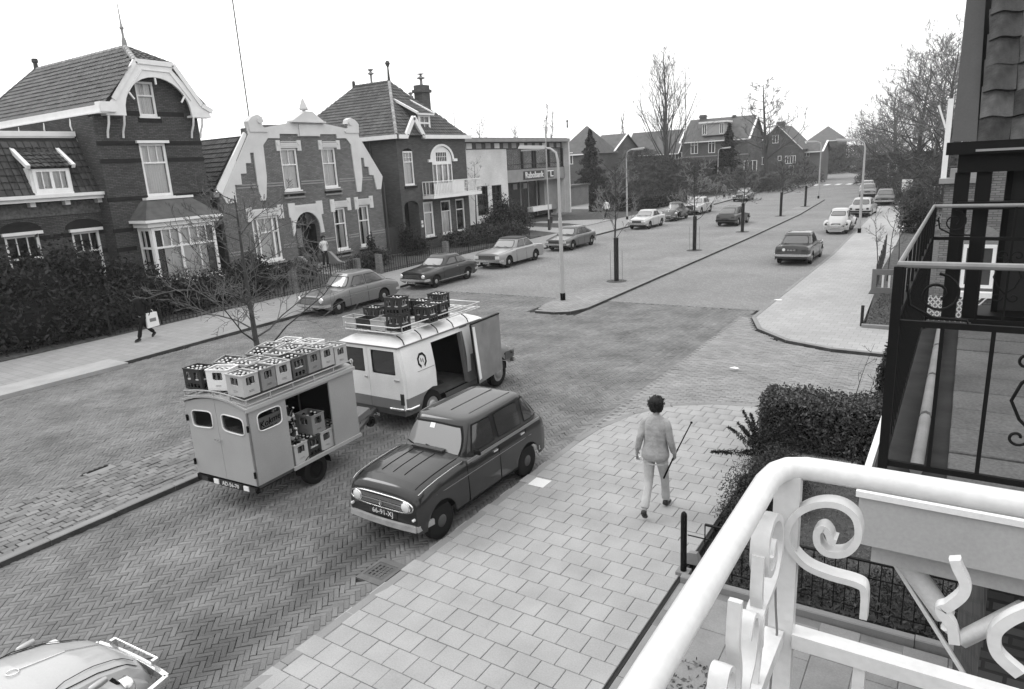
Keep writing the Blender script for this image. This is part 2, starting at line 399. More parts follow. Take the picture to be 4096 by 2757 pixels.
# ---- pavement on the right: tiles in half bond
def arc(cx, cy, r, a0, a1, n): return [(cx + r * math.cos(math.radians(lerp(a0, a1, i / n))), cy + r * math.sin(math.radians(lerp(a0, a1, i / n)))) for i in range(n + 1)]
near_pave = [(-5.81, -3), (-2.62, -3), (-2.62, 12.0), (-1.0, 12.0), (-1.0, 14.2), (-3.4, 14.2), (-4.2, 14.0), (-4.95, 13.55), (-5.45, 12.8), (-5.75, 11.7), (-5.81, 10.8)]
slab('pavement', near_pave, -.3, -.022, m_bed)
tile_me = small_box_mesh('paving_tile', .293, .293, .022, m_tile, .005)
half_me = small_box_mesh('half_tile', .143, .293, .022, m_tile, .005)
tm = []; th = []
for k in range(-2, 60):
    yc = 1.0 + k * .3 + .06
    off = (k % 2) * .15
    for i in range(-1, 17):
        x = -5.81 + .15 + i * .3 + off
        if x > -2.6 + (0 if yc < 12 else 2) or not inpoly(x, yc, near_pave) or not visible(x, yc): continue
        if x + .15 > -2.6 and yc < 12: continue
        if yc > 10.2 and not all(inpoly(x + a_, yc + b_, near_pave) for a_ in (-.15, .15) for b_ in (-.15, .15)): continue
        tm.append(Matrix.Translation((x, yc, R3.gauss(0, .0015))) @ Matrix.Rotation(R3.gauss(0, .004), 4, 'Z') @ Matrix.Rotation(R3.gauss(0, .004), 4, 'X') @ Matrix.Rotation(R3.gauss(0, .004), 4, 'Y'))
    if off and visible(-5.735, yc) and yc < 9.6: th.append(Matrix.Translation((-5.735, yc, 0)))
    if not off and visible(-2.7, yc) and yc < 12: th.append(Matrix.Translation((-2.735, yc, 0)))
tiles = thing('pavement_tiles', None, None); tag(tiles, kind='structure')
# tiles cut to the curve of the kerb
curve = [(-1.0, 14.2), (-3.4, 14.2), (-4.2, 14.0), (-4.95, 13.55), (-5.45, 12.8), (-5.75, 11.7), (-5.81, 10.8), (-5.81, 9)]
def halfclip(P, a, b):
    f = lambda p: (b[0] - a[0]) * (p[1] - a[1]) - (b[1] - a[1]) * (p[0] - a[0]); o = []
    for i in range(len(P)):
        p, q = P[i], P[(i + 1) % len(P)]; fp, fq = f(p), f(q)
        if fp >= 0: o.append(p)
        if (fp >= 0) != (fq >= 0): t_ = fp / (fp - fq); o.append((lerp(p[0], q[0], t_), lerp(p[1], q[1], t_)))
    return o
for k in range(29, 46):
    yc = 1.06 + k * .3; off = (k % 2) * .15
    for i in range(-2, 17):
        x = -5.66 + i * .3 + off
        if all(inpoly(x + a_, yc + b_, near_pave) for a_ in (-.15, .15) for b_ in (-.15, .15)) or (x + .15 > -2.6 and yc < 12) or x > -1.1: continue
        P_ = [(x - .146, yc - .146), (x + .146, yc - .146), (x + .146, yc + .146), (x - .146, yc + .146)]
        for a_, b_ in zip(curve, curve[1:]):
            P_ = halfclip(P_, a_, b_) if P_ else P_
        if len(P_) > 2 and abs(sum(P_[j][0] * P_[(j + 1) % len(P_)][1] - P_[(j + 1) % len(P_)][0] * P_[j][1] for j in range(len(P_)))) > .006 and visible(x, yc):
            MB().prism(P_, [], (0, 0, 0), (1, 0, 0), (0, 1, 0), .02).build('cut_tile', m_tile, tiles)
lay('paving_tile', 'paving_tiles_rest', tile_me, tm, tiles, m_tile)
for m4 in th: inst(half_me, 'half_tile', tiles, m4)
# kerb stones: lengths of 1 m along a line
def kerb(line, wd, ztop, zbot, mat, name='kerb', seg=1.0, parent=None, face=None):
    root = thing(name, None, None); tag(root, kind='structure')
    L_ = [Vector((a, b, 0)) for a, b in line]
    for A, B in zip(L_, L_[1:]):
        n = max(1, round((B - A).length / seg)); d = (B - A).normalized(); nr = Vector((-d.y, d.x, 0))
        for i in range(n):
            a = A.lerp(B, i / n); b = A.lerp(B, (i + 1) / n); g = .004 if n > 1 or True else 0
            a = a + d * g; b = b - d * g
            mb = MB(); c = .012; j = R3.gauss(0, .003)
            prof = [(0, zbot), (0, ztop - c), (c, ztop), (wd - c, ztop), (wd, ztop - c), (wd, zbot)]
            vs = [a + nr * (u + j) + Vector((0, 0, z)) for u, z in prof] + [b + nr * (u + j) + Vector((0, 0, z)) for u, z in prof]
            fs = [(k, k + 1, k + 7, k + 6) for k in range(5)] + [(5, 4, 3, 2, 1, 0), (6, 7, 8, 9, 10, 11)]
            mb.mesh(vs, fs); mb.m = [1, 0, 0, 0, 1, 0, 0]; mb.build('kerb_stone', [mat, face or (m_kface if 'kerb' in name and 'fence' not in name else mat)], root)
    return root
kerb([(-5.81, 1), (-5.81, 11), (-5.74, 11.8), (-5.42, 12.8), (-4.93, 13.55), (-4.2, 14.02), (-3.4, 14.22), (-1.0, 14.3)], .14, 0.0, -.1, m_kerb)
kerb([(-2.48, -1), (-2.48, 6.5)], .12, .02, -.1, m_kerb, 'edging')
# storm-drain with slotted grate by the kerb
gy = 5.85
gl = thing('storm_drain', 'square iron drain grate with oblong slots beside the near kerb', 'drain', (-6.26, 5.95, ROADZ))
MB().prism([(-.22, -.27), (.22, -.27), (.22, .27), (-.22, .27)], [[(-.17, -.17), (.17, -.17), (.17, .17), (-.17, .17)]], (0, 0, .008), (1, 0, 0), (0, 1, 0), .06).build('frame', M('drain_frame', .17, .8, var=.2), gl)
slots = []
for i in range(4):
    for j in range(4):
        x0 = -.13 + i * .066 + .01; y0 = -.13 + j * .066 + (i % 2) * .01
        slots.append([(x0, y0), (x0 + .03, y0), (x0 + .03, y0 + .048), (x0, y0 + .048)])
m_iron = M('cast_iron', 0.13, .6, var=.2, scale=6)
m_black = M('deep_black', 0.006, .9, grain=0)
MB().prism([(-.166, -.166), (.166, -.166), (.166, .166), (-.166, .166)], slots, (0, 0, .004), (1, 0, 0), (0, 1, 0), .03).build('grate', m_iron, gl)
MB().box(-.165, .165, -.165, .165, -.045, -.04).build('shaft', m_black, gl)
gl2 = thing('side_drain', 'narrow kerb drain slot beside the near median', 'drain', (-13.55, 5.95, ROADZ))
MB().box(-.12, .12, -.26, .26, -.03, .012).build('frame', m_kerb, gl2); MB().box(-.125, -.06, -.2, .2, .0125, .0155).build('slot', m_black, gl2)

# ---- near median: setts, kerb
slab('median', [(-13.3, -4), (-11.45, -4), (-11.45, 9.2), (-11.7, 9.7), (-12.4, 9.95), (-13.1, 9.7), (-13.3, 9.2)], -.3, -.02, m_bed)
cm = []
for i in range(13):
    x = -13.2 + i * .14
    j = 0
    y = 1.0 + (i % 2) * .1
    while y < 9.8:
        if visible(x, y) and not (y > 9.3 and (x < -13.0 or x > -11.75)):
            sc = R3.uniform(.9, 1.04)
            cm.append(Matrix.Translation((x, y, R3.gauss(-.004, .004))) @ Matrix.Rotation(PI / 2 + R3.gauss(0, .04), 4, 'Z') @ Matrix.Rotation(R3.gauss(0, .03), 4, 'X') @ Matrix.Rotation(R3.gauss(0, .02), 4, 'Y') @ Matrix.Diagonal((sc, 1.28, 1, 1)))
        y += .212
setts = thing('median_setts', None, None); tag(setts, kind='structure')
lay('sett', 'median_setts_rest', ent_me, cm, setts, m_cobble)
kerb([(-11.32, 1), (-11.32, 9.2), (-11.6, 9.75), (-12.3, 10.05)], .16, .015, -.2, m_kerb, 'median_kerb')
# ---- long median
med2 = [(-12.35, 21.25), (-11.75, 21.5), (-11.45, 22.3), (-11.45, 45), (-11.7, 62), (-12.7, 79.5), (-13.2, 80), (-13.5, 79), (-13.3, 60), (-13.25, 45), (-13.25, 22.6), (-13.0, 21.6)]
slab('long_median', med2, -.3, 0.0, m_cobble_far)
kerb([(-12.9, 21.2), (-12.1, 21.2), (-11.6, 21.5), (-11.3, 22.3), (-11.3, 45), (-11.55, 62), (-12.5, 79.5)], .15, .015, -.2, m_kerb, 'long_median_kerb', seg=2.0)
# ---- left pavement
PL = [(x - .15, y) for x, y in KL if y < 110]
slab('left_pavement', PL + [(-27.2, 105), (-26.5, 60), (-26, 45), (-25.9, 30), (-25.3, 14), (-25.2, -12)], -.3, 0.02, m_tile_left)
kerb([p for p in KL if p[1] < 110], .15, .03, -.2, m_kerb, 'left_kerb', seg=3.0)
slab('driveway_ramp', [(-21.0, 5), (-20.9, 10.6), (-22.0, 10.6), (-22.0, 5)], -.3, .034, m_tile)
# ---- far right pavement with the rounded corner
FR = [(-1.3, 19.5), (-2.7, 19.6), (-3.9, 20.1), (-4.9, 21.2), (-5.45, 22.6), (-5.4, 38), (-6.2, 64), (-7.8, 88), (-9.6, 100), (-5.6, 104), (-4.8, 87), (-3.6, 64), (-2.7, 32), (-2.45, 26), (-2.3, 22.2), (-1.3, 22.1)]
slab('right_pavement', FR, -.3, 0.0, m_tile_far)
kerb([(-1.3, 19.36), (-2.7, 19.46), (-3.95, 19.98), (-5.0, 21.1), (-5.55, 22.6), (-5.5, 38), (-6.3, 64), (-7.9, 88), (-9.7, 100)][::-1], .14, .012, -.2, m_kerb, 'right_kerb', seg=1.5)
slab('corner_path', [(-1.3, 19.5), (5, 19.9), (5, 22.0), (-1.3, 22.1)], -.3, 0.004, M('dark_tile', .24, .85, var=.15, world=True))
slab('corner_lawn', [(-2.2, 22.3), (3.5, 22.3), (3.5, 27.5), (-2.5, 27.5)], -.3, .03, m_grass)
kerb([(-2.3, 22.2), (2.5, 22.2)], .1, .1, -.1, m_kerb, 'lawn_edging', seg=1.2)
slab('far_garden', [(-2.7, 27.6), (3.5, 27.6), (3.5, 60), (-3.3, 60)], -.3, .02, m_soil)
slab('far_right_ground', [(-3.5, 60), (60, 60), (60, 100), (-5.5, 103), (-4.6, 87)], -.3, .01, m_grass)
# ---- gardens of the left houses
slab('left_gardens', [(-25.4, 2), (-25.4, 14), (-26, 30), (-26.2, 44), (-34, 44), (-60, 30), (-60, 2)], -.3, .04, m_soil)
slab('bank_lawn', [(-26.0, 44.2), (-26.4, 58), (-26.6, 66), (-40, 80), (-60, 80), (-60, 44.2)], -.3, .035, m_grass)
sheet('bank_path', [(-26.0, 46.5), (-26.2, 49.6), (-33.5, 52.2), (-33.5, 50.6)], .042, m_tile_far)
sheet('bank_path_far', [(-26.3, 52), (-26.5, 58), (-33, 56), (-33, 54.5), (-29, 54)], .042, m_tile_far)
slab('far_left_lawn', [(-26.6, 66.5), (-27.2, 104), (-29, 140), (-90, 150), (-90, 66.5)], -.3, .03, m_base)
sheet('park_path', [(-30, 70), (-29, 73.5), (-46, 86), (-47, 82)], .04, m_lightgrass)
sheet('park_lawn', [(-28.6, 70), (-29, 93), (-56, 93), (-56, 72)], .045, m_lightgrass)
# ---- our own front garden, path and the neighbour's lawn
slab('front_bed', [(-2.46, -3), (2.5, -3), (2.5, 5.9), (-2.46, 6.4)], -.3, -.03, m_soil)
slab('own_path', [(-2.6, 6.52), (-2.0, 6.4), (3, 5.9), (3, 7.45), (-2.6, 7.45)], -.3, .004, M('path_base', .24, .9, var=.15, world=True))
slab('neighbour_lawn', [(-2.5, 7.7), (3, 7.85), (3, 12.0), (-2.5, 12.0)], -.3, -.005, m_grass)
# big slabs of the path
big_me = small_box_mesh('path_slab', .4, .6, .02, M('path_slab', .31, .85, var=.12, isl=.05, world=True, grain=.1))
psl = thing('path_slabs', None, None); tag(psl, kind='structure')
for i in range(12):
    for j in range(3):
        x = -2.38 + i * .407; y = 7.14 - j * .607 - (i % 2) * .12
        if x < -2 and j > 0 or y < 5.6: continue
        inst(big_me, 'path_slab', psl, Matrix.Translation((x, y, .012 + R3.gauss(0, .001))) @ Matrix.Rotation(R3.gauss(0, .004), 4, 'Z'))
gut = thing('gutter_course', None, None); tag(gut, kind='structure')
gme = small_box_mesh('gutter_brick', .07, .2, .03, m_brick)
for k in range(108): inst(gme, 'brick', gut, Matrix.Translation((-5.99 + R3.gauss(0, .002), 1.5 + k * .206, ROADZ + .003 + R3.gauss(0, .002))))
for x0_, x1_, y0_, y1_ in ((-6.3, -5.85, 1, 22.6), (-11.35, -11.05, 1, 9.4), (-13.6, -13.25, 1, 9.4)): slab('joint_strip', [(x0_, y0_), (x1_, y0_), (x1_, y1_), (x0_, y1_)], -.3, ROADZ - .007, m_brick)
# scraps and worn spots
def scrap(label, px, py, sz, cat='litter', z=.004):
    p = FG(px, py, z); mb = MB(); n = 7; r2 = random.Random(px)
    pts = [(sz * r2.uniform(.6, 1.1) * math.cos(2 * PI * i / n) * 1.4, sz * r2.uniform(.5, 1) * math.sin(2 * PI * i / n)) for i in range(n)]
    mb.prism(pts, [], (0, 0, .012), (1, 0, 0), (0, 1, 0), .01); o = mb.build('paper_scrap', M('white_paper', .85, .8), loc=p); tag(o, label, cat)
scrap('white paper scrap lying on the entry bricks by the side road', 1672, 838, .09)
scrap('white litter scrap on the setts of the near median', 492, 1034, .07, z=.02)
scrap('long white paper strip on the far right pavement corner', 1772, 683, .12)
o = MB().prism([(-.146, -.146), (.146, -.146), (.146, .146), (-.146, .146)], [], (0, 0, .008), (1, 0, 0), (0, 1, 0), .006).build('pale_tile', M('pale_tile', .72, .8, world=True), tiles, loc=FG(1228, 1099)); o['label'] = 'pale tile near the kerb'
# ================================================================ buildings
m_brickB = Mbrick('brick_dark', 0.115, 0.06, var=.25)
m_bandB = M('dark_band_brick', .03, .8, var=.2)
m_brickC = Mbrick('brick_mid', 0.25, 0.14, var=.2)
m_brickD = Mbrick('brick_smooth', 0.15, 0.09, var=.2)
m_plaster = M('white_plaster', .62, .85, var=.1, scale=1.2, world=True)
m_white = M('white_paint', .78, .5, var=.06, scale=3)
m_cream = M('cream_band', .36, .8, var=.1)
m_rooft = M('roof_tile_grey', .135, .6, var=.15, scale=1.0, isl=.22, world=True)
m_rooftd = M('roof_tile_dark', .075, .6, var=.15, scale=1.0, isl=.3, world=True)
m_roofbase = M('roof_underlay', .04, .9)
m_ridge = M('ridge_tile', .42, .7, isl=.2)
m_lead = M('lead_grey', .1, .6)
m_dark = M('dark_room', .02, .9, grain=0)
m_doorw = M('dark_door', .05, .5)
m_curtain = M('net_curtain', .8, .9, grain=.1)
m_curtaind = M('grey_curtain', .45, .9, grain=.1)
m_wallw = Mbrick('painted_brick_white', .66, .55, var=.06, msize=.01)
m_concrete = M('concrete_grey', .36, .8, var=.12, scale=1.5)
def glass_mat(name, g=.12, tint=.04):
    m = bpy.data.materials.new(name); m.use_nodes = True; t = m.node_tree; t.nodes.clear(); N = t.nodes; L = t.links
    o = N.new('ShaderNodeOutputMaterial'); mx = N.new('ShaderNodeMixShader'); tr = N.new('ShaderNodeBsdfTransparent'); gl = N.new('ShaderNodeBsdfGlossy')
    tr.inputs[0].default_value = (.95, .95, .95, 1); gl.inputs['Roughness'].default_value = .04
    fr = N.new('ShaderNodeFresnel'); fr.inputs[0].default_value = 1.5
    a = N.new('ShaderNodeMath'); a.operation = 'ADD'; a.inputs[1].default_value = g; a.use_clamp = True
    L.new(fr.outputs[0], a.inputs[0]); L.new(a.outputs[0], mx.inputs[0]); L.new(tr.outputs[0], mx.inputs[1]); L.new(gl.outputs[0], mx.inputs[2]); L.new(mx.outputs[0], o.inputs[0])
    return m
m_glass = glass_mat('window_glass', .02)
UY, UZ, UX = (0, 1, 0), (0, 0, 1), (1, 0, 0)

class Plane:
    """wall plane: a runs along the wall, z up, n outwards"""
    def __init__(s, org, u): s.o = Vector(org); s.u = Vector(u).normalized(); s.n = s.u.cross(Vector(UZ))
    def p(s, a, z, d=0.0): return s.o + s.u * a + Vector((0, 0, z)) + s.n * d
    def box(s, mb, a0, a1, z0, z1, d0, d1, mi=0):
        c = s.p((a0 + a1) / 2, (z0 + z1) / 2, (d0 + d1) / 2); mb.obox(c, s.u, s.n, UZ, abs(a1 - a0) / 2, abs(d1 - d0) / 2, abs(z1 - z0) / 2, mi); return mb
    def prism(s, mb, poly, holes, d, th, mi=0): mb.prism(poly, holes, s.o + s.n * d, s.u, UZ, th, mi); return mb
def rect(a0, a1, z0, z1): return [(a0, z0), (a1, z0), (a1, z1), (a0, z1)]
def arch_top(a0, a1, z0, zs, zt, n=12):
    """opening with an elliptical head: springing zs, crown zt"""
    c = (a0 + a1) / 2; r = (a1 - a0) / 2
    return [(a0, z0), (a1, z0)] + [(c + r * math.cos(PI * i / n), zs + (zt - zs) * math.sin(PI * i / n)) for i in range(n + 1)]
def window(pl, parent, a0, a1, z0, z1, zt=None, nu=2, nl=1, fr=.09, curtain=1, rec=.1, sill=True, splits=None, cm=None, name='window', nrow=1, label=None, mat=None, out=0.0, barw=.035):
    wm = mat or m_white
    mb = MB(); d1 = -rec + .05 + out; d0 = -rec - .03 + out
    pl.box(mb, a0, a1, z1 - fr, z1, d0, d1 + .01); pl.box(mb, a0, a1, z0, z0 + fr * 1.3, d0, d1 + .014)
    pl.box(mb, a0, a0 + fr, z0 + fr * 1.3, z1 - fr, d0, d1 + .006); pl.box(mb, a1 - fr, a1, z0 + fr * 1.3, z1 - fr, d0, d1 + .006)
    ai0, ai1, zi0, zi1 = a0 + fr, a1 - fr, z0 + fr * 1.3, z1 - fr
    posts = splits or []
    for q in posts:
        x = lerp(a0, a1, q); pl.box(mb, x - fr * .45, x + fr * .45, zi0, zi1, d0 + .002, d1 + .002)
    if zt is not None: pl.box(mb, ai0, ai1, zt - fr * .35, zt + fr * .35, d0 + .004, d1 + .004)
    ed = [a0] + [lerp(a0, a1, q) for q in posts] + [a1]
    for k in range(len(ed) - 1):
        n_ = nu[k] if isinstance(nu, (list, tuple)) else nu; l_ = nl[k] if isinstance(nl, (list, tuple)) else nl
        e0, e1 = ed[k] + fr * .45, ed[k + 1] - fr * .45
        for i in range(1, n_):
            x = lerp(e0, e1, i / n_); pl.box(mb, x - barw / 2, x + barw / 2, (zt if zt is not None else zi0), zi1, d0 + .02, d1 - .012)
        for i in range(1, l_):
            x = lerp(e0, e1, i / l_); pl.box(mb, x - barw / 2, x + barw / 2, zi0, (zt if zt is not None else zi1), d0 + .02, d1 - .013)
        if zt is not None:
            for i in range(1, nrow): zz = lerp(zt, zi1, i / nrow); pl.box(mb, e0, e1, zz - .015, zz + .015, d0 + .021, d1 - .011)
    w_ = mb.build(name, wm, parent)
    if label: w_['label'] = label
    g = MB(); d = -rec + out
    def pane(x0, x1, y0, y1): MB().face([pl.p(x0, y0, d), pl.p(x1, y0, d), pl.p(x1, y1, d), pl.p(x0, y1, d)]).build('pane', m_glass, w_)
    if zt is not None: pane(ai0, ai1, zt, zi1); pane(ai0, ai1, zi0, zt)
    else: pane(ai0, ai1, zi0, zi1)
    # room behind
    rb = MB(); r0 = -rec - .035 + out; r1 = -rec - .45 + out
    q = [pl.p(a0, z0, r0), pl.p(a1, z0, r0), pl.p(a1, z1, r0), pl.p(a0, z1, r0)]; b = [pl.p(a0, z0, r1), pl.p(a1, z0, r1), pl.p(a1, z1, r1), pl.p(a0, z1, r1)]
    rb.face([b[0], b[1], b[2], b[3]])
    for i in range(4): rb.face([q[i], q[(i + 1) % 4], b[(i + 1) % 4], b[i]])
    rb.build('reveal', m_dark, w_)
    if curtain:
        cb = MB(); n = 30; zc1 = zi1 if curtain != 'low' else zt; zc0 = zi0
        parts = [(ai0, ai1)] if curtain != 'sides' else [(ai0, lerp(ai0, ai1, .3)), (lerp(ai0, ai1, .55), ai1)]
        for c0, c1 in parts:
            vs = []; R = random.Random(int(a0 * 100 + z0 * 10))
            for i in range(n + 1):
                x = lerp(c0, c1, i / n); dd = -rec - .1 + out + .018 * math.sin(i * 1.9 + R.random()) + .012 * R.random()
                vs += [pl.p(x, zc0, dd), pl.p(x, zc1, dd)]
            cb.mesh(vs, [(2 * i, 2 * i + 2, 2 * i + 3, 2 * i + 1) for i in range(n)])
        cb.build('curtain', cm or m_curtain, w_, smooth=80)
    if sill: s_ = MB(); pl.box(s_, a0 - .05, a1 + .05, z0 - .07, z0 - .002, -rec + .0, .07 + out); s_.build('sill', wm, w_)
    return w_
# --- pantiles
def pantile_mesh(name, tw, tl, amp, mat, n=6, thick=.032):
    mb = MB(); vs = []
    for j, (v, zz) in enumerate(((-tl * .55, thick + .012), (tl * .5, .004))):
        for i in range(n + 1):
            s = i / n; x = (s - .5) * tw * 1.04
            z = amp * (math.sin(s * 2 * PI * .95 - .6) * .5 + .5)
            vs.append((x, v, z + zz))
    vs += [(vs[i][0], vs[i][1], vs[i][2] - thick - .006) for i in range(n + 1)]
    fs = [(i, i + 1, n + 2 + i, n + 1 + i) for i in range(n)] + [(2 * n + 2 + i, 2 * n + 3 + i, i + 1, i) for i in range(n)]
    mb.mesh(vs, fs); o = mb.build(name, mat, smooth=50); me = o.data; bpy.data.objects.remove(o); return me
def roof_face(parent, O, u, v, poly, mat, tw=.23, tl=.27, limit=120, me=None, base=m_roofbase, th=.12, jitter=.007):
    O, u, v = Vector(O), Vector(u).normalized(), Vector(v).normalized(); n = u.cross(v)
    r = MB().prism(poly, [], O, u, v, th).build('roof', base, parent)
    if me is None: me = ptm
    R = random.Random(5); ms = []
    us = [p[0] for p in poly]; vs_ = [p[1] for p in poly]
    y = min(vs_) + tl * .45
    while y < max(vs_) - tl * .1:
        x = min(us) + tw * .5
        while x < max(us):
            if inpoly(x, y, poly):
                p = O + u * x + v * y + n * (.005 + R.gauss(0, jitter * .5))
                m4 = Matrix(((u.x, v.x, n.x, p.x), (u.y, v.y, n.y, p.y), (u.z, v.z, n.z, p.z), (0, 0, 0, 1))) @ Matrix.Rotation(R.gauss(0, jitter * 3), 4, 'Z') @ Matrix.Rotation(R.gauss(0, jitter * 3), 4, 'X')
                ms.append(m4)
            x += tw
        y += tl
    lay('roof_tile', 'roof_tiles_rest', me, ms, r, mat, limit)
    return r
ptm = pantile_mesh('roof_tile', .23, .27, .035, m_rooft)
ptd = pantile_mesh('roof_tile', .23, .27, .035, m_rooftd)
def ridge_line(parent, a, b, mat, r=.1, seg=.33, name='ridge_tile'):
    a, b = Vector(a), Vector(b); n = max(1, int((b - a).length / seg)); d = (b - a) / n
    for i in range(n):
        p = a + d * i; mb = MB(); mb.tube([p, p + d * 1.04], [r * 1.12, r * .92], 7); mb.build(name, mat, parent, smooth=50)

X0 = -30.5
FB = Plane((X0, 0, 0), UY)
# ---------------------------------------------------------------- left house: low wing + tall gabled part
B = thing('brick_house', 'dark brick house with white arched bargeboard gable and spire, left edge', 'house')
wi_top = (18.02, 18.85, 8.1, 9.55); wi_mid = (17.72, 18.95, 4.68, 6.98); bayh = (17.05, 20.0, .9, 3.45)
outl = [(15.98, 0), (20.75, 0), (20.75, 8.2), (19.65, 10.1), (18.0, 10.1), (16.2, 8.2), (15.98, 8.0)]
holes = [rect(*wi_top), rect(*wi_mid), rect(*bayh)]
mb = MB(); FB.prism(mb, outl, holes, 0, .3); mb.build('front_wall', m_brickB, B)
MB().box(-45, X0 - .3, 15.98, 16.28, 0, 8.15).build('side_wall', m_brickB, B)
MB().box(-45, X0 - .3, 20.45, 20.75, 0, 8.15).build('side_wall', m_brickB, B)
MB().box(-44.9, X0 - .35, 16.3, 20.4, .05, 8.0).build('inner_core', m_dark, B) if False else None
for z in (6.98, 6.26, 4.68, 3.37, 2.56, 8.22):
    mb = MB(); e = 15.96 if z < 8 else 17.3; f = 20.77 if z < 8 else 20.1
    segs = [(e, f)]
    for (a0, a1, z0, z1) in (wi_top, wi_mid, (16.8, 20.3, .9, 3.7)):
        if z0 - .1 < z < z1 + .1: segs = [(e, a0), (a1, f)]
    for s0, s1 in segs: FB.box(MB(), s0, s1, z - .09, z + .09, -.05, .012).build('brick_band', m_bandB, B)
mb = MB(); FB.box(mb, 17.9, 18.98, 7.85, 8.03, -.03, .02); mb.build('brick_band', m_bandB, B)
window(FB, B, *wi_top, zt=8.97, nu=2, nl=1); window(FB, B, *wi_mid, zt=6.15, nu=3, nl=1, fr=.11)
mb = MB(); FB.box(mb, 17.6, 19.08, 6.98, 7.09, -.02, .14); mb.build('window_cornice', m_white, B)
# white arched bargeboard
arc_in = [(17.2, 8.17)] + [(18.72 + 1.52 * math.cos(a), 8.2 + 1.5 * math.sin(a)) for a in [PI - PI * i / 16 for i in range(17)]] + [(20.25, 8.17)]
ob = [(16.35, 8.17)] + arc_in + [(21.15, 8.17), (21.15, 8.4), (20.8, 8.62), (19.68, 10.27), (17.98, 10.3), (16.75, 8.75), (16.35, 8.5)]
mb = MB(); FB.prism(mb, ob, [], .42, .1); mb.build('bargeboard', m_white, B)
mb = MB()
for p, q in (((16.75, 8.72), (17.98, 10.3)), ((17.98, 10.3), (19.68, 10.27)), ((19.68, 10.27), (20.8, 8.62)), ((20.8, 8.62), (21.3, 8.36))):
    mb.bar(FB.p(p[0], p[1], .42), FB.p(q[0], q[1], .42), .2, .09, up=(1, 0, 0))
for p, q in (((17.45, 9.05), (18.2, 9.98)), ((18.2, 9.98), (19.45, 9.95)), ((19.45, 9.95), (20.3, 8.8))):
    mb.bar(FB.p(p[0], p[1], .44), FB.p(q[0], q[1], .44), .04, .03, up=(1, 0, 0))
mb.build('bargeboard_moulding', m_white, B)
for a_ in ((16.35, 17.2), (20.25, 21.2)): MB().box(X0, X0 + .42, *a_, 8.08, 8.17).build('soffit', m_white, B)
for a in (16.45, 17.1, 20.3, 20.75):
    mb = MB(); mb.tube([FB.p(a, 8.1, .4), FB.p(a, 7.75, .3), FB.p(a, 7.45, .1), FB.p(a, 7.2, .03)], .045, 6); mb.build('bracket', m_white, B, smooth=50)
for a, z in ((17.45, 8.9), (18.72, 9.55), (19.98, 8.85)):
    mb = MB(); mb.bar(FB.p(a, z + .12, .45), FB.p(a + (18.72 - a) * .15, z - .15, .45), .06, .07, up=(1, 0, 0)); mb.build('bracket', m_white, B)
# roof
apex = Vector((-31.9, 18.72, 11.15)); back = Vector((-40.1, 18.72, 11.15))
eL = Vector((-30.05, 16.3, 8.5)); uL = Vector((-1, 0, 0)); vL = Vector((0, 2.42, 2.65)).normalized()
hs = (apex - Vector((eL.x, 18.72, apex.z))).length
roof_face(B, Vector((-30.05, 16.3, 8.5)), (-1, 0, 0) if False else (1, 0, 0), (0, 2.42, 2.65), [(-13.5, 0), (0, 0), (-.02, 2.2), (-1.85, 3.59), (-10.05, 3.59), (-12.2, 1.6)], m_rooft, limit=200)
roof_face(B, Vector((-30.1, 17.98, 10.3)), (0, 1, 0), (-1.8, 0, .85), [(0, 0), (1.7, 0), (.75, 2.0)], m_rooft, limit=40)
roof_face(B, Vector((-30.05, 21.15, 8.5)), (-1, 0, 0), (0, -2.42, 2.65), [(0, 0), (13, 0), (10.05, 3.59), (1.85, 3.59), (.02, 2.2)], m_rooft, limit=20, th=.1) if False else \
    MB().prism([(0, 0), (13, 0), (10.05, 3.59), (1.85, 3.59), (.02, 2.2)], [], Vector((-30.05, 21.15, 8.5)), (-1, 0, 0), Vector((0, -2.42, 2.65)).normalized(), .1).build('roof', m_rooftd, B)
ridge_line(B, apex, back, m_ridge, .09); ridge_line(B, (-30.12, 18.0, 10.32), apex, m_ridge, .11); ridge_line(B, (-30.12, 19.68, 10.3), apex, m_rooft, .08)
ridge_line(B, back, (-42.3, 16.9, 9.2), m_rooft, .09)
mb = MB(); mb.lathe([(.12, 0), (.1, .35), (.05, .5), (.045, .8), (.1, .88), (.05, .95), (.03, 1.1), (.012, 2.0), (0, 2.05)], apex - Vector((0, 0, .1)), 8); mb.build('spire', m_concrete, B, smooth=50)
mb = MB(); mb.lathe([(.12, 0), (.1, .3), (.16, .34), (.14, .5)], back, 8); mb.build('finial', m_rooftd, B)
mb = MB(); mb.box(-44, -30.0, 16.08, 16.3, 8.2, 8.48); mb.box(-44, -30.0, 15.98, 16.4, 8.14, 8.2); mb.box(-30.35, -29.95, 16.1, 16.75, 8.2, 8.6); mb.build('gutter', m_white, B)
for x in (-32.3, -34.6, -37): mb = MB(); mb.tube([(x, 16.0, 8.1), (x, 15.95, 7.8), (x, 16.0, 7.6)], .04, 5); mb.build('bracket', m_white, B)
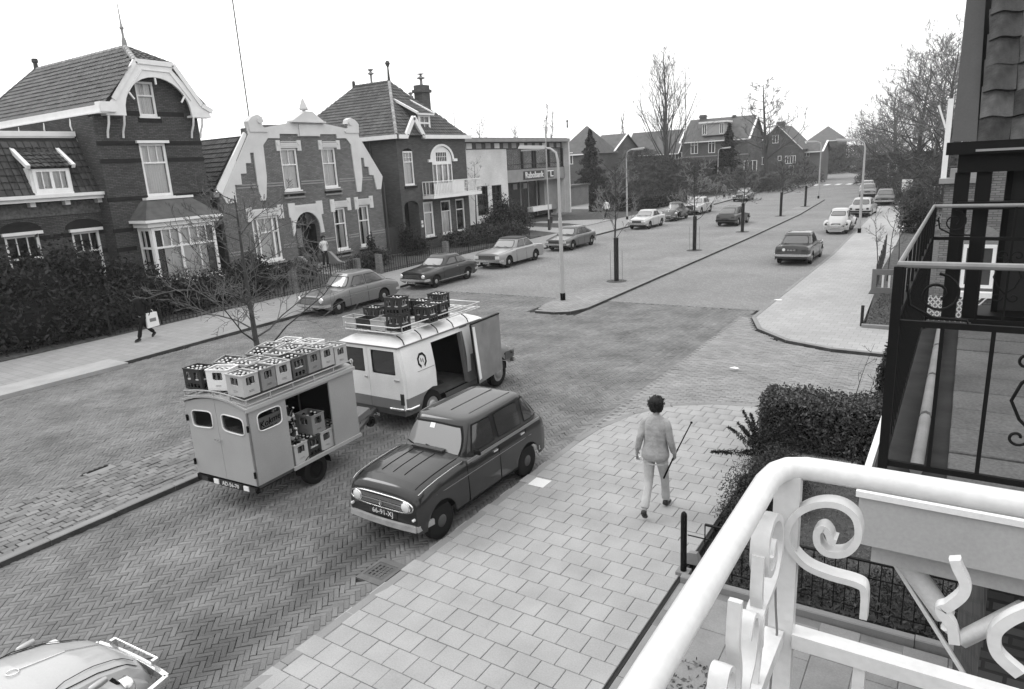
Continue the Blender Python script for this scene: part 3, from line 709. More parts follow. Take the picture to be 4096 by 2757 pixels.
# bay window
bx = X0 + 1.0
PB = Plane((bx, 0, 0), UY)
bay = MB(); bay.box(X0, bx - .02, 16.95, 20.1, 0, .88); bay.build('bay_base', m_brickB, B)
window(PB, B, 17.0, 20.05, .92, 3.4, zt=2.52, nu=[3, 4], nl=[1, 2], fr=.13, splits=[.42], rec=.02, barw=.05)
for yy, sgn in ((17.0, -1), (20.05, 1)):
    Ps = Plane((X0, yy, 0), (1, 0, 0)) if sgn < 0 else Plane((bx, yy, 0), (-1, 0, 0))
    window(Ps, B, .02, .98, .92, 3.4, zt=2.52, nu=2, nl=1, fr=.13, rec=.02, sill=False)
mb = MB(); mb.box(X0, bx + .14, 16.82, 20.25, 3.42, 3.62); mb.box(X0, bx + .3, 16.66, 20.42, 3.62, 3.74); mb.build('bay_cornice', m_white, B); MB().box(X0 + .0, bx + .1, 16.9, 20.18, .72, .9).build('bay_sill', m_white, B)
q0 = [(X0, 17.5, 4.55), (X0, 19.65, 4.55)]; e = .28
rp = [(X0, 16.7, 3.75), (bx + e, 16.7, 3.75), (bx + e, 20.38, 3.75), (X0, 20.38, 3.75)]; rt = [(X0, 17.35, 4.52), (X0 + .25, 17.5, 4.56), (X0 + .25, 19.6, 4.56), (X0, 19.75, 4.52)]
mb = MB(); mb.face([rp[0], rp[1], rt[1], rt[0]]); mb.face([rp[1], rp[2], rt[2], rt[1]]); mb.face([rp[2], rp[3], rt[3], rt[2]]); mb.face([rt[0], rt[1], rt[2], rt[3]]); mb.build('bay_roof', M('zinc_roof', .13, .6, var=.25, scale=3), B)
mb = MB(); mb.box(X0, X0 + .32, 17.45, 19.7, 4.56, 4.66); mb.build('bay_cap', m_white, B)
# low wing
XA = -31.3; FA = Plane((XA, 0, 0), UY)
wa = (14.62, 15.75, 1.2, 3.46); wb_ = (12.15, 13.4, 1.2, 3.55)
mb = MB(); FA.prism(mb, [(6, 0), (15.97, 0), (15.97, 4.9), (6, 4.9)], [rect(*wa), rect(*wb_)], 0, .3); mb.build('wing_wall', m_brickB, B)
for w2 in (wa, wb_):
    window(FA, B, *w2, zt=2.62, nu=3, nl=1, fr=.1, curtain=0); mb = MB(); FA.box(mb, w2[0] - .08, w2[1] + .12, w2[3], w2[3] + .12, -.02, .14); mb.build('window_cornice', m_white, B)
    mb = MB(); c = (w2[0] + w2[1]) / 2; mb.prism([(c - .75, w2[3] + .13)] + [(c + .78 * math.cos(PI - PI * i / 10), w2[3] + .14 + .38 * math.sin(PI * i / 10)) for i in range(11)], [], FA.p(0, 0, .012), UY, UZ, .02); mb.build('relief_arch', m_bandB, B)
for z in (3.37, 2.56):
    mb = MB(); 
    for s0, s1 in ((6, wb_[0]), (wb_[1], wa[0]), (wa[1], 15.95)): FA.box(MB(), s0, s1, z - .09, z + .09, -.05, .012).build('brick_band', m_bandB, B)
mb = MB(); FA.box(mb, 6, 16.05, 4.2, 4.3, -.02, .05); FA.box(mb, 6, 15.97, 4.26, 4.72, -.02, .02); mb.build('frieze', M('frieze_tile', .16, .7, var=.5, scale=9), B)
mb = MB(); FA.box(mb, 6, 16.3, 4.78, 4.92, -.02, .5); FA.box(mb, 6, 16.4, 4.92, 5.05, -.02, .62); mb.build('gutter', m_white, B)
for k in range(8): mb = MB(); a = 15.9 - k * 1.3; FA.box(mb, a - .1, a + .1, 4.6, 4.78, -.02, .3); mb.build('bracket', m_white, B)
vW = Vector((-1.05, 0, 2.3)).normalized()
roof_face(B, (XA + .25, 6, 5.05), (0, 1, 0), (-1.05, 0, 2.3), [(0, 0), (9.95, 0), (9.95, 2.45), (0, 2.45)], m_rooftd, tw=.27, tl=.29, limit=160, me=ptd)
mb = MB(); mb.box(-33.6, -32.05, 5.5, 15.9, 7.3, 7.36); mb.box(-32.3, -32.02, 5.5, 15.95, 7.36, 7.56); mb.build('wing_cornice', m_white, B)
MB().box(-33.5, -32.3, 5.5, 15.95, 7.2, 7.4).build('flat_roof', m_lead, B)
mb = MB(); mb.bar((-31.1, 16.0, 5.1), (-32.1, 16.0, 7.3), .08, .05, up=(0, 1, 0)); mb.build('flashing', m_concrete, B)
# dormer of the wing
FD = Plane((-31.0, 0, 0), UY)
window(FD, B, 13.5, 14.85, 5.12, 6.05, zt=None, nl=1, splits=[.5], fr=.12, rec=.0, cm=m_curtain)
mb = MB(); mb.box(-32.2, -31.03, 13.42, 13.5, 5.1, 6.1); mb.box(-32.2, -31.03, 14.85, 14.93, 5.1, 6.1); mb.build('dormer_cheek', m_white, B)
roof_face(B, (-30.85, 13.4, 6.1), (0, 1, 0), (-1.05, 0, .68), [(0, 0), (1.6, 0), (1.6, 1.45), (0, 1.45)], m_rooftd, tw=.27, tl=.29, limit=40, me=ptd, th=.05)
for a in (13.34, 15.02): mb = MB(); mb.bar((-30.8, a, 6.12), (-32.1, a, 6.96), .16, .14, up=(0, 1, 0)); mb.build('dormer_trim', m_white, B)

# ---------------------------------------------------------------- middle house: stepped white trim
C = thing('gabled_house', 'brick house with white stepped gable trim, scrolls and arched doorway', 'house')
oC = [(21.3, 0), (32.6, 0), (32.6, 4.85), (31.1, 7.2), (31.0, 7.95), (30.3, 7.9), (27.3, 7.95), (24.3, 7.85), (23.45, 7.7), (23.35, 7.3), (21.5, 4.6), (21.3, 4.3)]
hU1 = (25.25, 26.35, 4.52, 6.68); hU2 = (28.08, 29.12, 4.52, 6.68); g1 = (22.9, 24.55, 1.0, 3.3); g3 = (28.45, 29.38, .95, 3.33); g4 = (30.38, 31.3, .95, 3.33)
door_o = arch_top(25.6, 27.3, .45, 2.4, 3.3)
mb = MB(); FB.prism(mb, oC, [rect(*hU1), rect(*hU2), rect(*g1), rect(*g3), rect(*g4), door_o], 0, .3); mb.build('front_wall', m_brickC, C)
MB().box(-40, X0 - .3, 21.3, 21.6, 0, 4.5).build('side_wall', m_brickB, C); MB().box(-40, X0 - .3, 32.3, 32.6, 0, 4.8).build('side_wall', m_brickC, C)
window(FB, C, *hU1, zt=5.85, nu=2, fr=.09); window(FB, C, *hU2, zt=5.85, nu=2, fr=.09)
window(FB, C, *g1, zt=2.5, nu=[1, 2, 1], nl=1, splits=[.22, .78], fr=.1)
window(FB, C, *g3, zt=2.45, nu=2, fr=.09, curtain='sides'); window(FB, C, *g4, zt=2.45, nu=2, fr=.09, curtain='sides')
for a0, a1, z in ((25.1, 26.55, 4.35), (27.95, 29.3, 4.35), (28.3, 29.55, .78), (30.2, 31.45, .78), (22.75, 24.7, .83)):
    mb = MB(); FB.box(mb, a0, a1, z, z + .07, -.02, .12); FB.box(mb, a0 + .05, a1 - .05, z - .25, z - .17, -.02, .09); mb.build('sill_course', m_cream, C)
    mb = MB(); FB.box(mb, a0 + .05, a1 - .05, z - .13, z - .03, -.02, .04); mb.build('dark_course', m_bandB, C)
# white trims: left side strip with steps
def mir(l, c=27.28): return [(2 * c - a, z) for a, z in l]
trimL = [(23.42, 7.75), (23.4, 7.36), (21.42, 4.5), (21.6, 4.12), (22.15, 4.12), (22.2, 4.98), (22.6, 4.98), (22.62, 5.5), (22.96, 5.5), (23.0, 6.0), (23.32, 6.0), (23.34, 6.5), (23.56, 6.5), (23.54, 4.97), (23.6, 4.12), (23.93, 4.12), (24.16, 5.3), (24.2, 6.86), (24.55, 7.2), (25.3, 7.2), (25.32, 7.42), (26.52, 7.42), (26.54, 7.3), (28.08, 7.3), (28.1, 7.42), (29.3, 7.42), (29.32, 7.2), (30.04, 7.2), (30.36, 6.85), (30.42, 5.2), (30.48, 4.15), (30.8, 4.15), (31.02, 5.0), (31.05, 6.07), (31.07, 6.1), (31.3, 6.08), (31.32, 5.58), (31.62, 5.56), (31.64, 5.08), (31.98, 5.06), (32.02, 4.9), (32.15, 4.2), (32.52, 4.2), (32.75, 4.95), (31.08, 7.3), (31.05, 7.8), (30.3, 7.72), (28.35, 8.0), (26.15, 8.0), (24.45, 7.72)]
mb = MB(); FB.prism(mb, trimL, [], .07, .12); mb.build('white_trim', m_plaster, C)
def scroll(ac, sgn):
    pts = [(-.52, 7.5), (-.55, 8.0), (-.3, 8.22), (.05, 8.34), (.32, 8.22), (.38, 8.0), (.25, 7.93), (.32, 7.75), (.6, 7.6), (.55, 7.5)]
    mb = MB(); FB.prism(mb, [(ac + sgn * a, z) for a, z in pts], [], .12, .35); mb.build('scroll', m_plaster, C)
    mb = MB(); mb.lathe([(.0, .0), (.14, .0), (.14, .05), (0, .05)], FB.p(ac + sgn * .12, 8.05, .12), 12, 'x'); mb.build('scroll_boss', m_plaster, C)
scroll(24.0, 1); scroll(30.55, -1)
mb = MB(); FB.prism(mb, [(26.2, 8.0), (28.35, 8.0), (28.35, 8.1), (27.6, 8.58), (27.1, 8.58), (26.2, 8.1)], [], .2, .4); FB.box(mb, 26.1, 28.45, 8.0, 8.08, -.2, .27); FB.box(mb, 26.62, 27.96, 7.32, 7.9, -.03, .12); FB.box(mb, 26.75, 27.83, 7.45, 7.78, -.03, .09); mb.build('pediment', m_plaster, C)
mb = MB(); mb.lathe([(.1, 0), (.1, .06), (.3, .1), (.3, .16), (.05, .66), (0, .7)], FB.p(27.2, 8.58, .0), 4); mb.build('obelisk', m_plaster, C)
MB().box(-31.0, X0 - .3, 23.4, 31.0, 6.5, 7.7).build('parapet_back', m_brickC, C)
def hood(a0, a1, z1, z0, zin, cw=.36):
    mb = MB(); FB.prism(mb, [(a0, z0), (a0 + cw, z0), (a0 + cw, zin), (a1 - cw, zin), (a1 - cw, z0), (a1, z0), (a1, z1), (a1 - cw, z1 + 0), (a1 - cw, z1 - .13), (a0 + cw, z1 - .13), (a0 + cw, z1), (a0, z1)], [], .06, .1)
    for k in (0, 1, 2): FB.box(mb, a0 + cw + .02, a1 - cw - .02, zin + .08 + k * .11, zin + .12 + k * .11, .05, .085)
    for a in (a0 + cw * .5, a1 - cw * .5): mb.lathe([(0, 0), (.1, 0), (.1, .03), (0, .03)], FB.p(a, z1 - .16, .06), 10, 'x')
    mb.build('window_hood', m_plaster, C)
hood(25.02, 26.66, 7.1, 6.56, 6.7, .26); hood(27.9, 29.5, 7.1, 6.6, 6.7, .26); hood(22.62, 24.92, 3.84, 3.12, 3.32, .34); hood(28.27, 29.85, 3.86, 3.15, 3.36, .3); hood(30.17, 31.72, 3.86, 3.15, 3.36, .3)
ao = arch_top(25.57, 27.33, 2.1, 2.38, 3.32)
mb = MB(); FB.prism(mb, [(25.28, 3.12), (25.28, 3.85), (25.72, 3.85), (25.72, 3.72), (27.22, 3.72), (27.22, 3.85), (27.66, 3.85), (27.66, 3.12), (27.5, 3.1), (27.6, 2.1), (27.34, 2.1)] + [p for p in ao[2:]] + [(25.4, 2.1), (25.36, 3.1)], [], .07, .12)
for k in (0, 1, 2): FB.box(mb, 25.75, 27.2, 3.42 + k * .09, 3.46 + k * .09, .05, .085)
mb.build('door_hood', m_plaster, C)
for z, segs in ((4.95, ((22.3, 23.5), (24.1, 25.2), (26.4, 28.02), (29.2, 30.4), (30.9, 31.9))), (4.82, ((22.3, 23.5), (24.1, 25.2), (26.4, 28.02), (29.2, 30.4), (30.9, 31.9))), (1.72, ((21.35, 22.8), (24.7, 25.5), (27.4, 28.4), (29.45, 30.3), (31.4, 32.55))), (1.58, ((21.35, 22.8), (24.7, 25.5), (27.4, 28.4), (29.45, 30.3), (31.4, 32.55)))):
    mb = MB()
    for s0, s1 in segs: FB.box(MB(), s0, s1, z - .035, z + .035, -.02, .015).build('light_course', m_cream, C)
# recessed door
mb = MB()
for (a0, a1) in ((25.6, 25.62), (27.28, 27.3)): mb.box(X0 - 1.0, X0 - .3, a0, a1, .45, 2.6)
mb.box(X0 - 1.02, X0 - 1.0, 25.6, 27.3, .45, 3.4); mb.box(X0 - 1, X0 - .3, 25.6, 27.3, 3.3, 3.35); mb.build('porch', m_bandB, C)
PDo = Plane((X0 - 1.0, 0, 0), UY)
dd = MB(); PDo.box(dd, 25.85, 26.95, .5, 2.55, .0, .05); dr = dd.build('door', m_doorw, C)
mb = MB(); PDo.box(mb, 25.95, 26.3, 1.35, 2.4, .05, .07); PDo.box(mb, 26.45, 26.8, 1.35, 2.4, .05, .07); mb.build('door_glass', m_curtaind, dr)
# steps and cheek walls
mb = MB()
for k in range(3): mb.box(X0 - .6, X0 + .35 + .3 * k + .3, 25.75, 27.2, .45 - .15 * (k + 1) + .0, .45 - .15 * k)
mb.build('doorsteps', m_concrete, C)
for a in (25.35, 27.4):
    mb = MB(); mb.prism([(X0 + 0, 0), (X0 + 1.35, 0), (X0 + 1.35, .42), (X0 + .95, .5), (X0 + .3, 1.0), (X0, 1.0)], [], (0, a + .1, 0), (1, 0, 0), (0, 0, 1), .2); mb.build('step_wall', m_concrete, C)
# roof
roof_face(C, (-31.0, 21.35, 4.75), (1, 0, 0), (0, 2.05, 2.6), [(-9, 0), (0, 0), (0, 3.3), (-9, 3.3)], m_rooftd, tw=.24, tl=.29, limit=120, me=ptd)
MB().prism([(0, 0), (9, 0), (9, 3.3), (0, 3.3)], [], (-31.0, 32.7, 4.85), (-1, 0, 0), Vector((0, -1.7, 2.5)).normalized(), .12).build('roof', m_rooftd, C)
MB().box(-40, -31, 23.3, 31.2, 7.1, 7.25).build('flat_roof', m_lead, C)
mb = MB(); mb.bar((X0 - .1, 21.4, 4.65), (X0 - .1, 23.45, 7.35), .5, .1, up=(1, 0, 0)); mb.build('gable_edge', m_white, C)
mb = MB(); mb.box(-31.5, X0 - .1, 21.05, 21.35, 4.45, 4.7); mb.build('gutter', m_concrete, C)
# chimney just behind, at the left
mb = MB(); mb.box(-32.6, -32.0, 21.0, 21.7, 6.6, 7.7); mb.box(-32.7, -31.9, 21.1, 21.4, 7.4, 8.0); mb.build('chimney', m_brickB, C)
mb = MB()
for k, (x, y) in enumerate(((-33.0, 28.8), (-32.7, 29.4))): mb.lathe([(.08, 7.2), (.08, 8.1), (.2, 8.14), (.2, 8.2), (.06, 8.3)], (x, y, 0), 8)
mb.build('vent_pipe', m_lead, C)

# ---------------------------------------------------------------- third house: hipped roof, balcony
D = thing('hipped_house', 'brick house with hipped tile roof, small white gable and balcony', 'house')
w1 = (34.85, 35.85, 4.28, 6.6); w2 = (37.75, 40.0, 3.55, 6.7); dw = (34.6, 35.2, .35, 3.15); gw1 = (36.45, 37.5, .78, 3.12); gw2 = (38.33, 39.45, .8, 3.08); gw3 = (40.02, 41.05, .8, 3.08)
oD = [(34.35, 0), (41.65, 0), (41.65, 7.3), (36.75, 7.3), (36.0, 8.25), (35.2, 7.3), (34.35, 7.3)]
A1 = arch_top(w1[0], w1[1], w1[2], 6.35, 6.6, 8); A2 = arch_top(w2[0], w2[1], w2[2], 5.85, 6.72, 14); porch = arch_top(34.55, 36.0, .3, 2.9, 3.3)
mb = MB(); FB.prism(mb, oD, [A1, A2, porch, rect(*gw1), rect(*gw2), rect(*gw3)], 0, .3); mb.build('front_wall', m_brickD, D)
MB().box(-40, X0 - .3, 34.35, 34.65, 0, 7.3).build('side_wall', m_brickD, D); MB().box(-40, X0 - .3, 41.35, 41.65, 0, 7.3).build('side_wall', m_brickD, D)
MB().box(-39, -33.2, 33.0, 34.35, 0, 7.25).build('side_wall', m_brickD, D)
window(FB, D, w1[0], w1[1], w1[2], 6.42, zt=5.75, nu=3, nrow=2, fr=.09)
window(FB, D, gw1[0], gw1[1], gw1[2], gw1[3], zt=2.4, nu=1, fr=.13); window(FB, D, *gw2, zt=2.35, nu=1, curtain='low', fr=.1, cm=m_curtain); window(FB, D, *gw3, zt=2.35, nu=1, curtain=0, fr=.1)
# arched balcony door
mb = MB(); FB.prism(mb, arch_top(w2[0], w2[1], 5.6, 5.86, 6.7, 14), [rect(38.3, 39.45, 5.72, 6.3)], -.06, .05)
for a in (37.75, 38.22, 38.85, 39.45, 39.9): FB.box(mb, a, a + .1, 3.55, 5.62, -.12, -.055)
FB.box(mb, 37.75, 40.0, 5.5, 5.62, -.12, -.05); FB.box(mb, 37.75, 40.0, 3.55, 4.25, -.125, -.07)
for k in range(1, 6): x = lerp(38.3, 39.45, k / 6); FB.box(mb, x - .015, x + .015, 5.72, 6.3, -.1, -.07)
FB.box(mb, 38.3, 39.45, 6.0, 6.03, -.1, -.068)
bd = mb.build('balcony_door', m_white, D)
MB().face([FB.p(w2[0], 3.6, -.1), FB.p(w2[1], 3.6, -.1), FB.p(w2[1], 6.3, -.1), FB.p(w2[0], 6.3, -.1)]).build('pane', m_glass, bd)
mb = MB(); vs = []
for i in range(41): x = lerp(w2[0] + .05, w2[1] - .05, i / 40); vs += [FB.p(x, 3.6, -.2 + .02 * math.sin(i * 2.2)), FB.p(x, 5.6, -.2 + .02 * math.sin(i * 2.2))]
mb.mesh(vs, [(2 * i, 2 * i + 2, 2 * i + 3, 2 * i + 1) for i in range(40)]); mb.build('curtain', m_curtain, bd)
MB().box(X0 - .7, X0 - .35, w2[0], w2[1], 3.5, 6.7).build('room', m_dark, bd)
mb = MB(); ring = [(w2[0] - .12, 5.8)] + [(38.875 + 1.3 * math.cos(PI - PI * i / 14), 5.85 + 1.0 * math.sin(PI * i / 14)) for i in range(15)] + [(w2[1] + .12, 5.8)]
inner = [(38.875 + 1.13 * math.cos(PI * i / 14), 5.85 + .86 * math.sin(PI * i / 14)) for i in range(15)]
FB.prism(mb, ring + inner, [], .05, .06); FB.box(mb, 37.3, 37.75, 5.68, 5.86, -.02, .12); FB.box(mb, 40.02, 40.45, 5.68, 5.86, -.02, .12); mb.build('arch_trim', m_white, D)
# balcony
bxo = X0 + .95
mb = MB(); mb.box(X0, bxo, 36.5, 42.0, 3.32, 3.52); bf = mb.build('balcony', m_white, D)
def baluster(x0, y0, x1, y1, gap, parent, z0=3.52, z1=4.42):
    n = max(1, int(math.hypot(x1 - x0, y1 - y0) / gap))
    mb = MB(); mb.bar((x0, y0, z1), (x1, y1, z1), .06, .06); mb.bar((x0, y0, z0 + .07), (x1, y1, z0 + .07), .04, .04); mb.build('rail', m_white, parent)
    for i in range(n + 1):
        t = i / n; x, y = lerp(x0, x1, t), lerp(y0, y1, t); MB().box(x - .016, x + .016, y - .016, y + .016, z0, z1 - .03).build('baluster', m_white, parent)
baluster(bxo - .05, 36.5, bxo - .05, 41.95, .17, bf); baluster(X0 + .05, 36.5, bxo - .05, 36.5, .25, bf)
rr = random.Random(4)
for i in range(32):
    y = 36.6 + i * .17
    if 38.6 < y < 39.9: 
        mb = MB(); mb.box(bxo - .06, bxo - .045, y, y + .165, 3.62, 4.38); mb.build('balcony_panel', m_white, bf); continue
    z = 3.85 + .22 * rr.randint(0, 1) + (.1 if i % 2 else 0)
    mb = MB(); mb.box(bxo - .065, bxo - .035, y, y + .17, z, z + .035); mb.box(bxo - .065, bxo - .035, y, y + .17, z - .22, z - .185); mb.build('crossbar', m_white, bf)
mb = MB(); mb.box(X0 - 1.1, X0 - 1.0, 34.5, 36.1, .2, 3.4); mb.build('porch', m_dark, D)
PD2 = Plane((X0 - .95, 0, 0), UY); mb = MB()
for a in (34.7, 35.25): PD2.box(mb, a, a + .09, .35, 3.1, 0, .06)
PD2.box(mb, 34.7, 35.3, 2.4, 2.5, 0, .055); PD2.box(mb, 34.7, 35.3, 3.02, 3.1, 0, .055); mb.build('door_frame', m_white, D)
mb = MB(); PD2.box(mb, 34.79, 35.25, .35, 2.4, -.02, .03); mb.build('door', m_doorw, D)
mb = MB(); FB.box(mb, 36.12, 36.3, 1.75, 1.95, 0, .02); mb.build('name_plate', m_white, D); mb = MB(); FB.box(mb, 36.12, 36.3, 1.5, 1.68, 0, .02); mb.build('name_plate', m_white, D)
mb = MB(); FB.box(mb, 34.75, 35.95, 4.1, 4.26, -.02, .1); FB.box(mb, 36.4, 37.6, .62, .76, -.02, .1); mb.build('sill_course', m_bandB, D)
mb = MB(); mb.box(X0 - .05, X0 + .35, 34.1, 35.15, 7.18, 7.42); mb.box(X0 - .05, X0 + .35, 36.85, 42.0, 7.18, 7.42); mb.box(-38, X0 + .35, 33.95, 34.25, 7.18, 7.42)
mb.bar((X0 + .2, 35.1, 7.3), (X0 + .2, 36.0, 8.5), .3, .16, up=(1, 0, 0)); mb.bar((X0 + .2, 36.9, 7.3), (X0 + .2, 36.0, 8.5), .3, .16, up=(1, 0, 0)); mb.build('gutter', m_white, D)
ap = Vector((-33.6, 37.7, 11.1)); ap2 = Vector((-36.9, 37.7, 11.1))
sl_ = math.hypot(3.55, 3.72)
roof_face(D, (-30.25, 34.15, 7.38), (1, 0, 0), (0, 3.55, 3.72), [(-11, 0), (0, 0), (-3.35, sl_), (-6.65, sl_)], m_rooft, limit=190, tw=.25, tl=.28)
roof_face(D, (-30.25, 34.15, 7.38), (0, 1, 0), (-3.35, 0, 3.72), [(0, 0), (7.6, 0), (3.6, 5.0), (3.5, 5.0)], m_rooft, limit=90, tw=.25, tl=.28)
mb = MB(); mb.prism([(0, 0), (11, 0), (6.65, 5.3), (3.35, 5.3)], [], (-30.25, 41.75, 7.38), (-1, 0, 0), Vector((0, -3.9, 3.72)).normalized(), .1); mb.build('roof', m_rooftd, D)
ridge_line(D, ap, ap2, m_rooft, .1); ridge_line(D, (-30.3, 34.2, 7.42), ap, m_ridge, .11)
mb = MB(); mb.lathe([(.12, -.1), (.08, .3), (.05, .9), (.1, 1.0), (.17, 1.15), (.1, 1.3), (0, 1.34)], ap, 8); mb.build('finial', m_lead, D)
mb = MB(); mb.lathe([(.12, -.1), (.1, .35), (0, .4)], ap2, 8); mb.build('finial', m_lead, D)
mb = MB(); mb.lathe([(.07, 0), (.07, .6), (.22, .65), (.2, .72), (.05, .8), (.22, .95), (0, 1)], (-35.2, 37.7, 11.1), 8); mb.build('vent_pipe', m_concrete, D)
# dormer
FDd = Plane((-30.75, 0, 0), UY)
window(FDd, D, 36.98, 38.15, 7.55, 8.75, zt=8.2, nu=2, nl=2, fr=.16, rec=.0, cm=m_curtaind)
mb = MB(); mb.prism([(-30.78, 7.5), (-30.78, 8.8), (-32.2, 9.55), (-32.2, 8.8)], [], (0, 36.98, 0), (1, 0, 0), (0, 0, 1), .05); mb.build('dormer_cheek', m_rooftd, D)
roof_face(D, (-30.55, 36.75, 8.78), (0, 1, 0), (-1.85, 0, .95), [(0, 0), (1.6, 0), (1.6, 2.1), (0, 2.1)], m_rooft, limit=30, th=.06)
for a in (36.72, 38.38): mb = MB(); mb.bar((-30.5, a, 8.8), (-32.5, a, 9.82), .14, .14, up=(0, 1, 0)); mb.build('dormer_trim', m_white, D)
mb = MB(); mb.box(-30.6, -30.5, 36.7, 38.4, 8.7, 8.8); mb.build('dormer_trim', m_white, D)
mb = MB(); mb.box(-33.6, -32.9, 40.2, 41.1, 8.2, 11.0); mb.box(-33.7, -32.8, 40.1, 41.2, 10.5, 10.7); mb.build('chimney', m_brickD, D)
mb = MB(); mb.lathe([(.1, 11.0), (.1, 11.4), (.3, 11.45), (.3, 11.5), (.08, 11.6), (.08, 11.7), (.3, 11.75), (0, 11.8)], (-33.2, 40.6, 0), 8); mb.build('chimney_pot', m_concrete, D)
mb = MB(); mb.box(-32.8, -32.55, 38.6, 38.85, 8.6, 10.1); mb.lathe([(.2, 10.1), (.06, 10.2), (.2, 10.35), (0, 10.4)], (-32.67, 38.72, 0), 8); mb.build('vent_pipe', m_concrete, D)
mb = MB(); mb.tube([(X0 - 2.2, 34.25, .2), (X0 - 2.2, 34.25, 7.2)], .05, 6); mb.build('drainpipe', m_lead, D)
mb = MB(); mb.tube([(X0 + .08, 32.75, .2), (X0 + .08, 32.75, 4.6)], .05, 6); mb.build('drainpipe', m_lead, C)
# ---------------------------------------------------------------- bank
XE = -34.0; FE = Plane((XE, 0, 0), UY)
E_ = thing('bank_building', 'modern flat-roofed bank with white wall, curtained glazing and lettering', 'bank')
we1 = (47.62, 49.2, 1.26, 3.65); we2 = (49.8, 51.3, 1.26, 3.63)
mb = MB(); FE.prism(mb, rect(46.3, 52.35, .62, 6.57), [rect(*we1), rect(*we2)], 0, .3); mb.build('white_wall', m_wallw, E_)
for q in (we1, we2): window(FE, E_, *q, zt=2.95, nu=1, fr=.05, curtain=0, mat=m_lead, sill=False)
mb = MB(); FE.box(mb, 43.5, 52.35, 0, .6, -.4, -.1); mb.build('plinth', m_dark, E_)
mb = MB(); mb.box(-44, XE - .1, 46.3, 46.6, 0, 7.1); mb.build('side_wall', m_wallw, E_)
mb = MB(); mb.box(-44, XE + .55, 43.3, 63.1, 7.16, 7.45); mb.build('roof_fascia', m_concrete, E_)
MB().box(-44.1, XE + .3, 43.2, 63.0, 7.45, 7.5).build('flat_roof', m_lead, E_)
mb = MB(); FE.box(mb, 43.5, 62.8, 6.57, 7.16, -.35, -.2); mb.build('clerestory', m_doorw, E_)
for a in range(12):
    y = 46.8 + a * 1.35; mb = MB(); FE.box(mb, y, y + .75, 6.66, 7.08, -.2, -.17); mb.build('high_window', m_curtaind if a % 3 else m_white, E_)
m_bankc = M('bank_curtain', .34, .9, var=.06, scale=2)
mb = MB()
vs = []
for i in range(120):
    y = lerp(52.4, 62.7, i / 119); dd = -.35 + .03 * math.sin(i * 1.7); vs += [FE.p(y, 4.85, dd), FE.p(y, 6.55, dd)]
mb.mesh(vs, [(2 * i, 2 * i + 2, 2 * i + 3, 2 * i + 1) for i in range(119)]); mb.build('curtain', m_bankc, E_)
mb = MB()
for y in (52.4, 55.2, 57.1, 57.5, 60.1, 62.7): FE.box(mb, y - .05, y + .05, 4.85, 6.57, -.28, -.08)
FE.box(mb, 52.35, 62.8, 4.78, 4.86, -.28, -.05); FE.box(mb, 52.35, 62.8, 5.2, 5.26, -.27, -.1); mb.build('window_frame', m_doorw, E_)
for a, b_ in ((52.45, 55.15), (55.25, 57.05), (57.55, 60.05), (60.15, 62.65)): MB().face([FE.p(a, 4.86, -.2), FE.p(b_, 4.86, -.2), FE.p(b_, 6.55, -.2), FE.p(a, 6.55, -.2)]).build('pane', m_glass, E_)
mb = MB(); FE.box(mb, 52.35, 63.0, 3.7, 4.78, -.3, -.02); mb.build('fascia_board', m_concrete, E_)
text('Rabobank', E_, m_white, .82, FE.p(56.85, 4.22, .06), UY, UZ, 'lettering', .04)
mb = MB(); FE.box(mb, 55.0, 58.75, 3.86, 4.6, -.01, .012); mb.build('letter_backing', m_doorw, E_)
mb = MB(); FE.box(mb, 59.3, 60.6, 3.86, 4.6, -.01, .012); FE.box(mb, 59.35, 60.5, 4.45, 4.55, .012, .05, 1); FE.box(mb, 59.9, 60.05, 3.95, 4.45, .012, .05, 1); FE.box(mb, 60.05, 60.45, 3.95, 4.05, .012, .05, 1); mb.build('logo', [m_doorw, m_white], E_)
mb = MB(); FE.box(mb, 52.35, 62.9, .3, 3.7, -1.6, -1.5); mb.build('ground_glazing', M('dark_glazing', .04, .25), E_)
for y in (54.0, 56.6, 58.0, 59.6): mb = MB(); FE.box(mb, y, y + .1, .3, 3.7, -1.5, -1.4); mb.build('mullion', m_concrete, E_)
for y in (52.9, 55.4, 57.2): mb = MB(); FE.box(mb, y, y + .7, 3.0, 3.5, -1.5, -1.42); mb.build('small_window', m_curtaind, E_)
mb = MB(); FE.box(mb, 57.4, 61.0, .8, 1.25, -1.2, -.6); mb.build('planter', m_white, E_)
MB().box(XE - 10, XE - .02, 62.8, 63.1, .3, 7.15).build('end_wall', m_wallw, E_); mb = MB(); mb.box(XE - .02, XE + .5, 62.85, 63.05, .3, 7.16); mb.build('end_fin', m_wallw, E_)
mb = MB(); FE.box(mb, 60.2, 62.8, .7, 3.7, -1.45, -.9); mb.build('blind_panel', m_concrete, E_)
MB().box(-44, XE - 1.7, 47, 62.7, .1, 7.1).build('core', m_dark, E_)

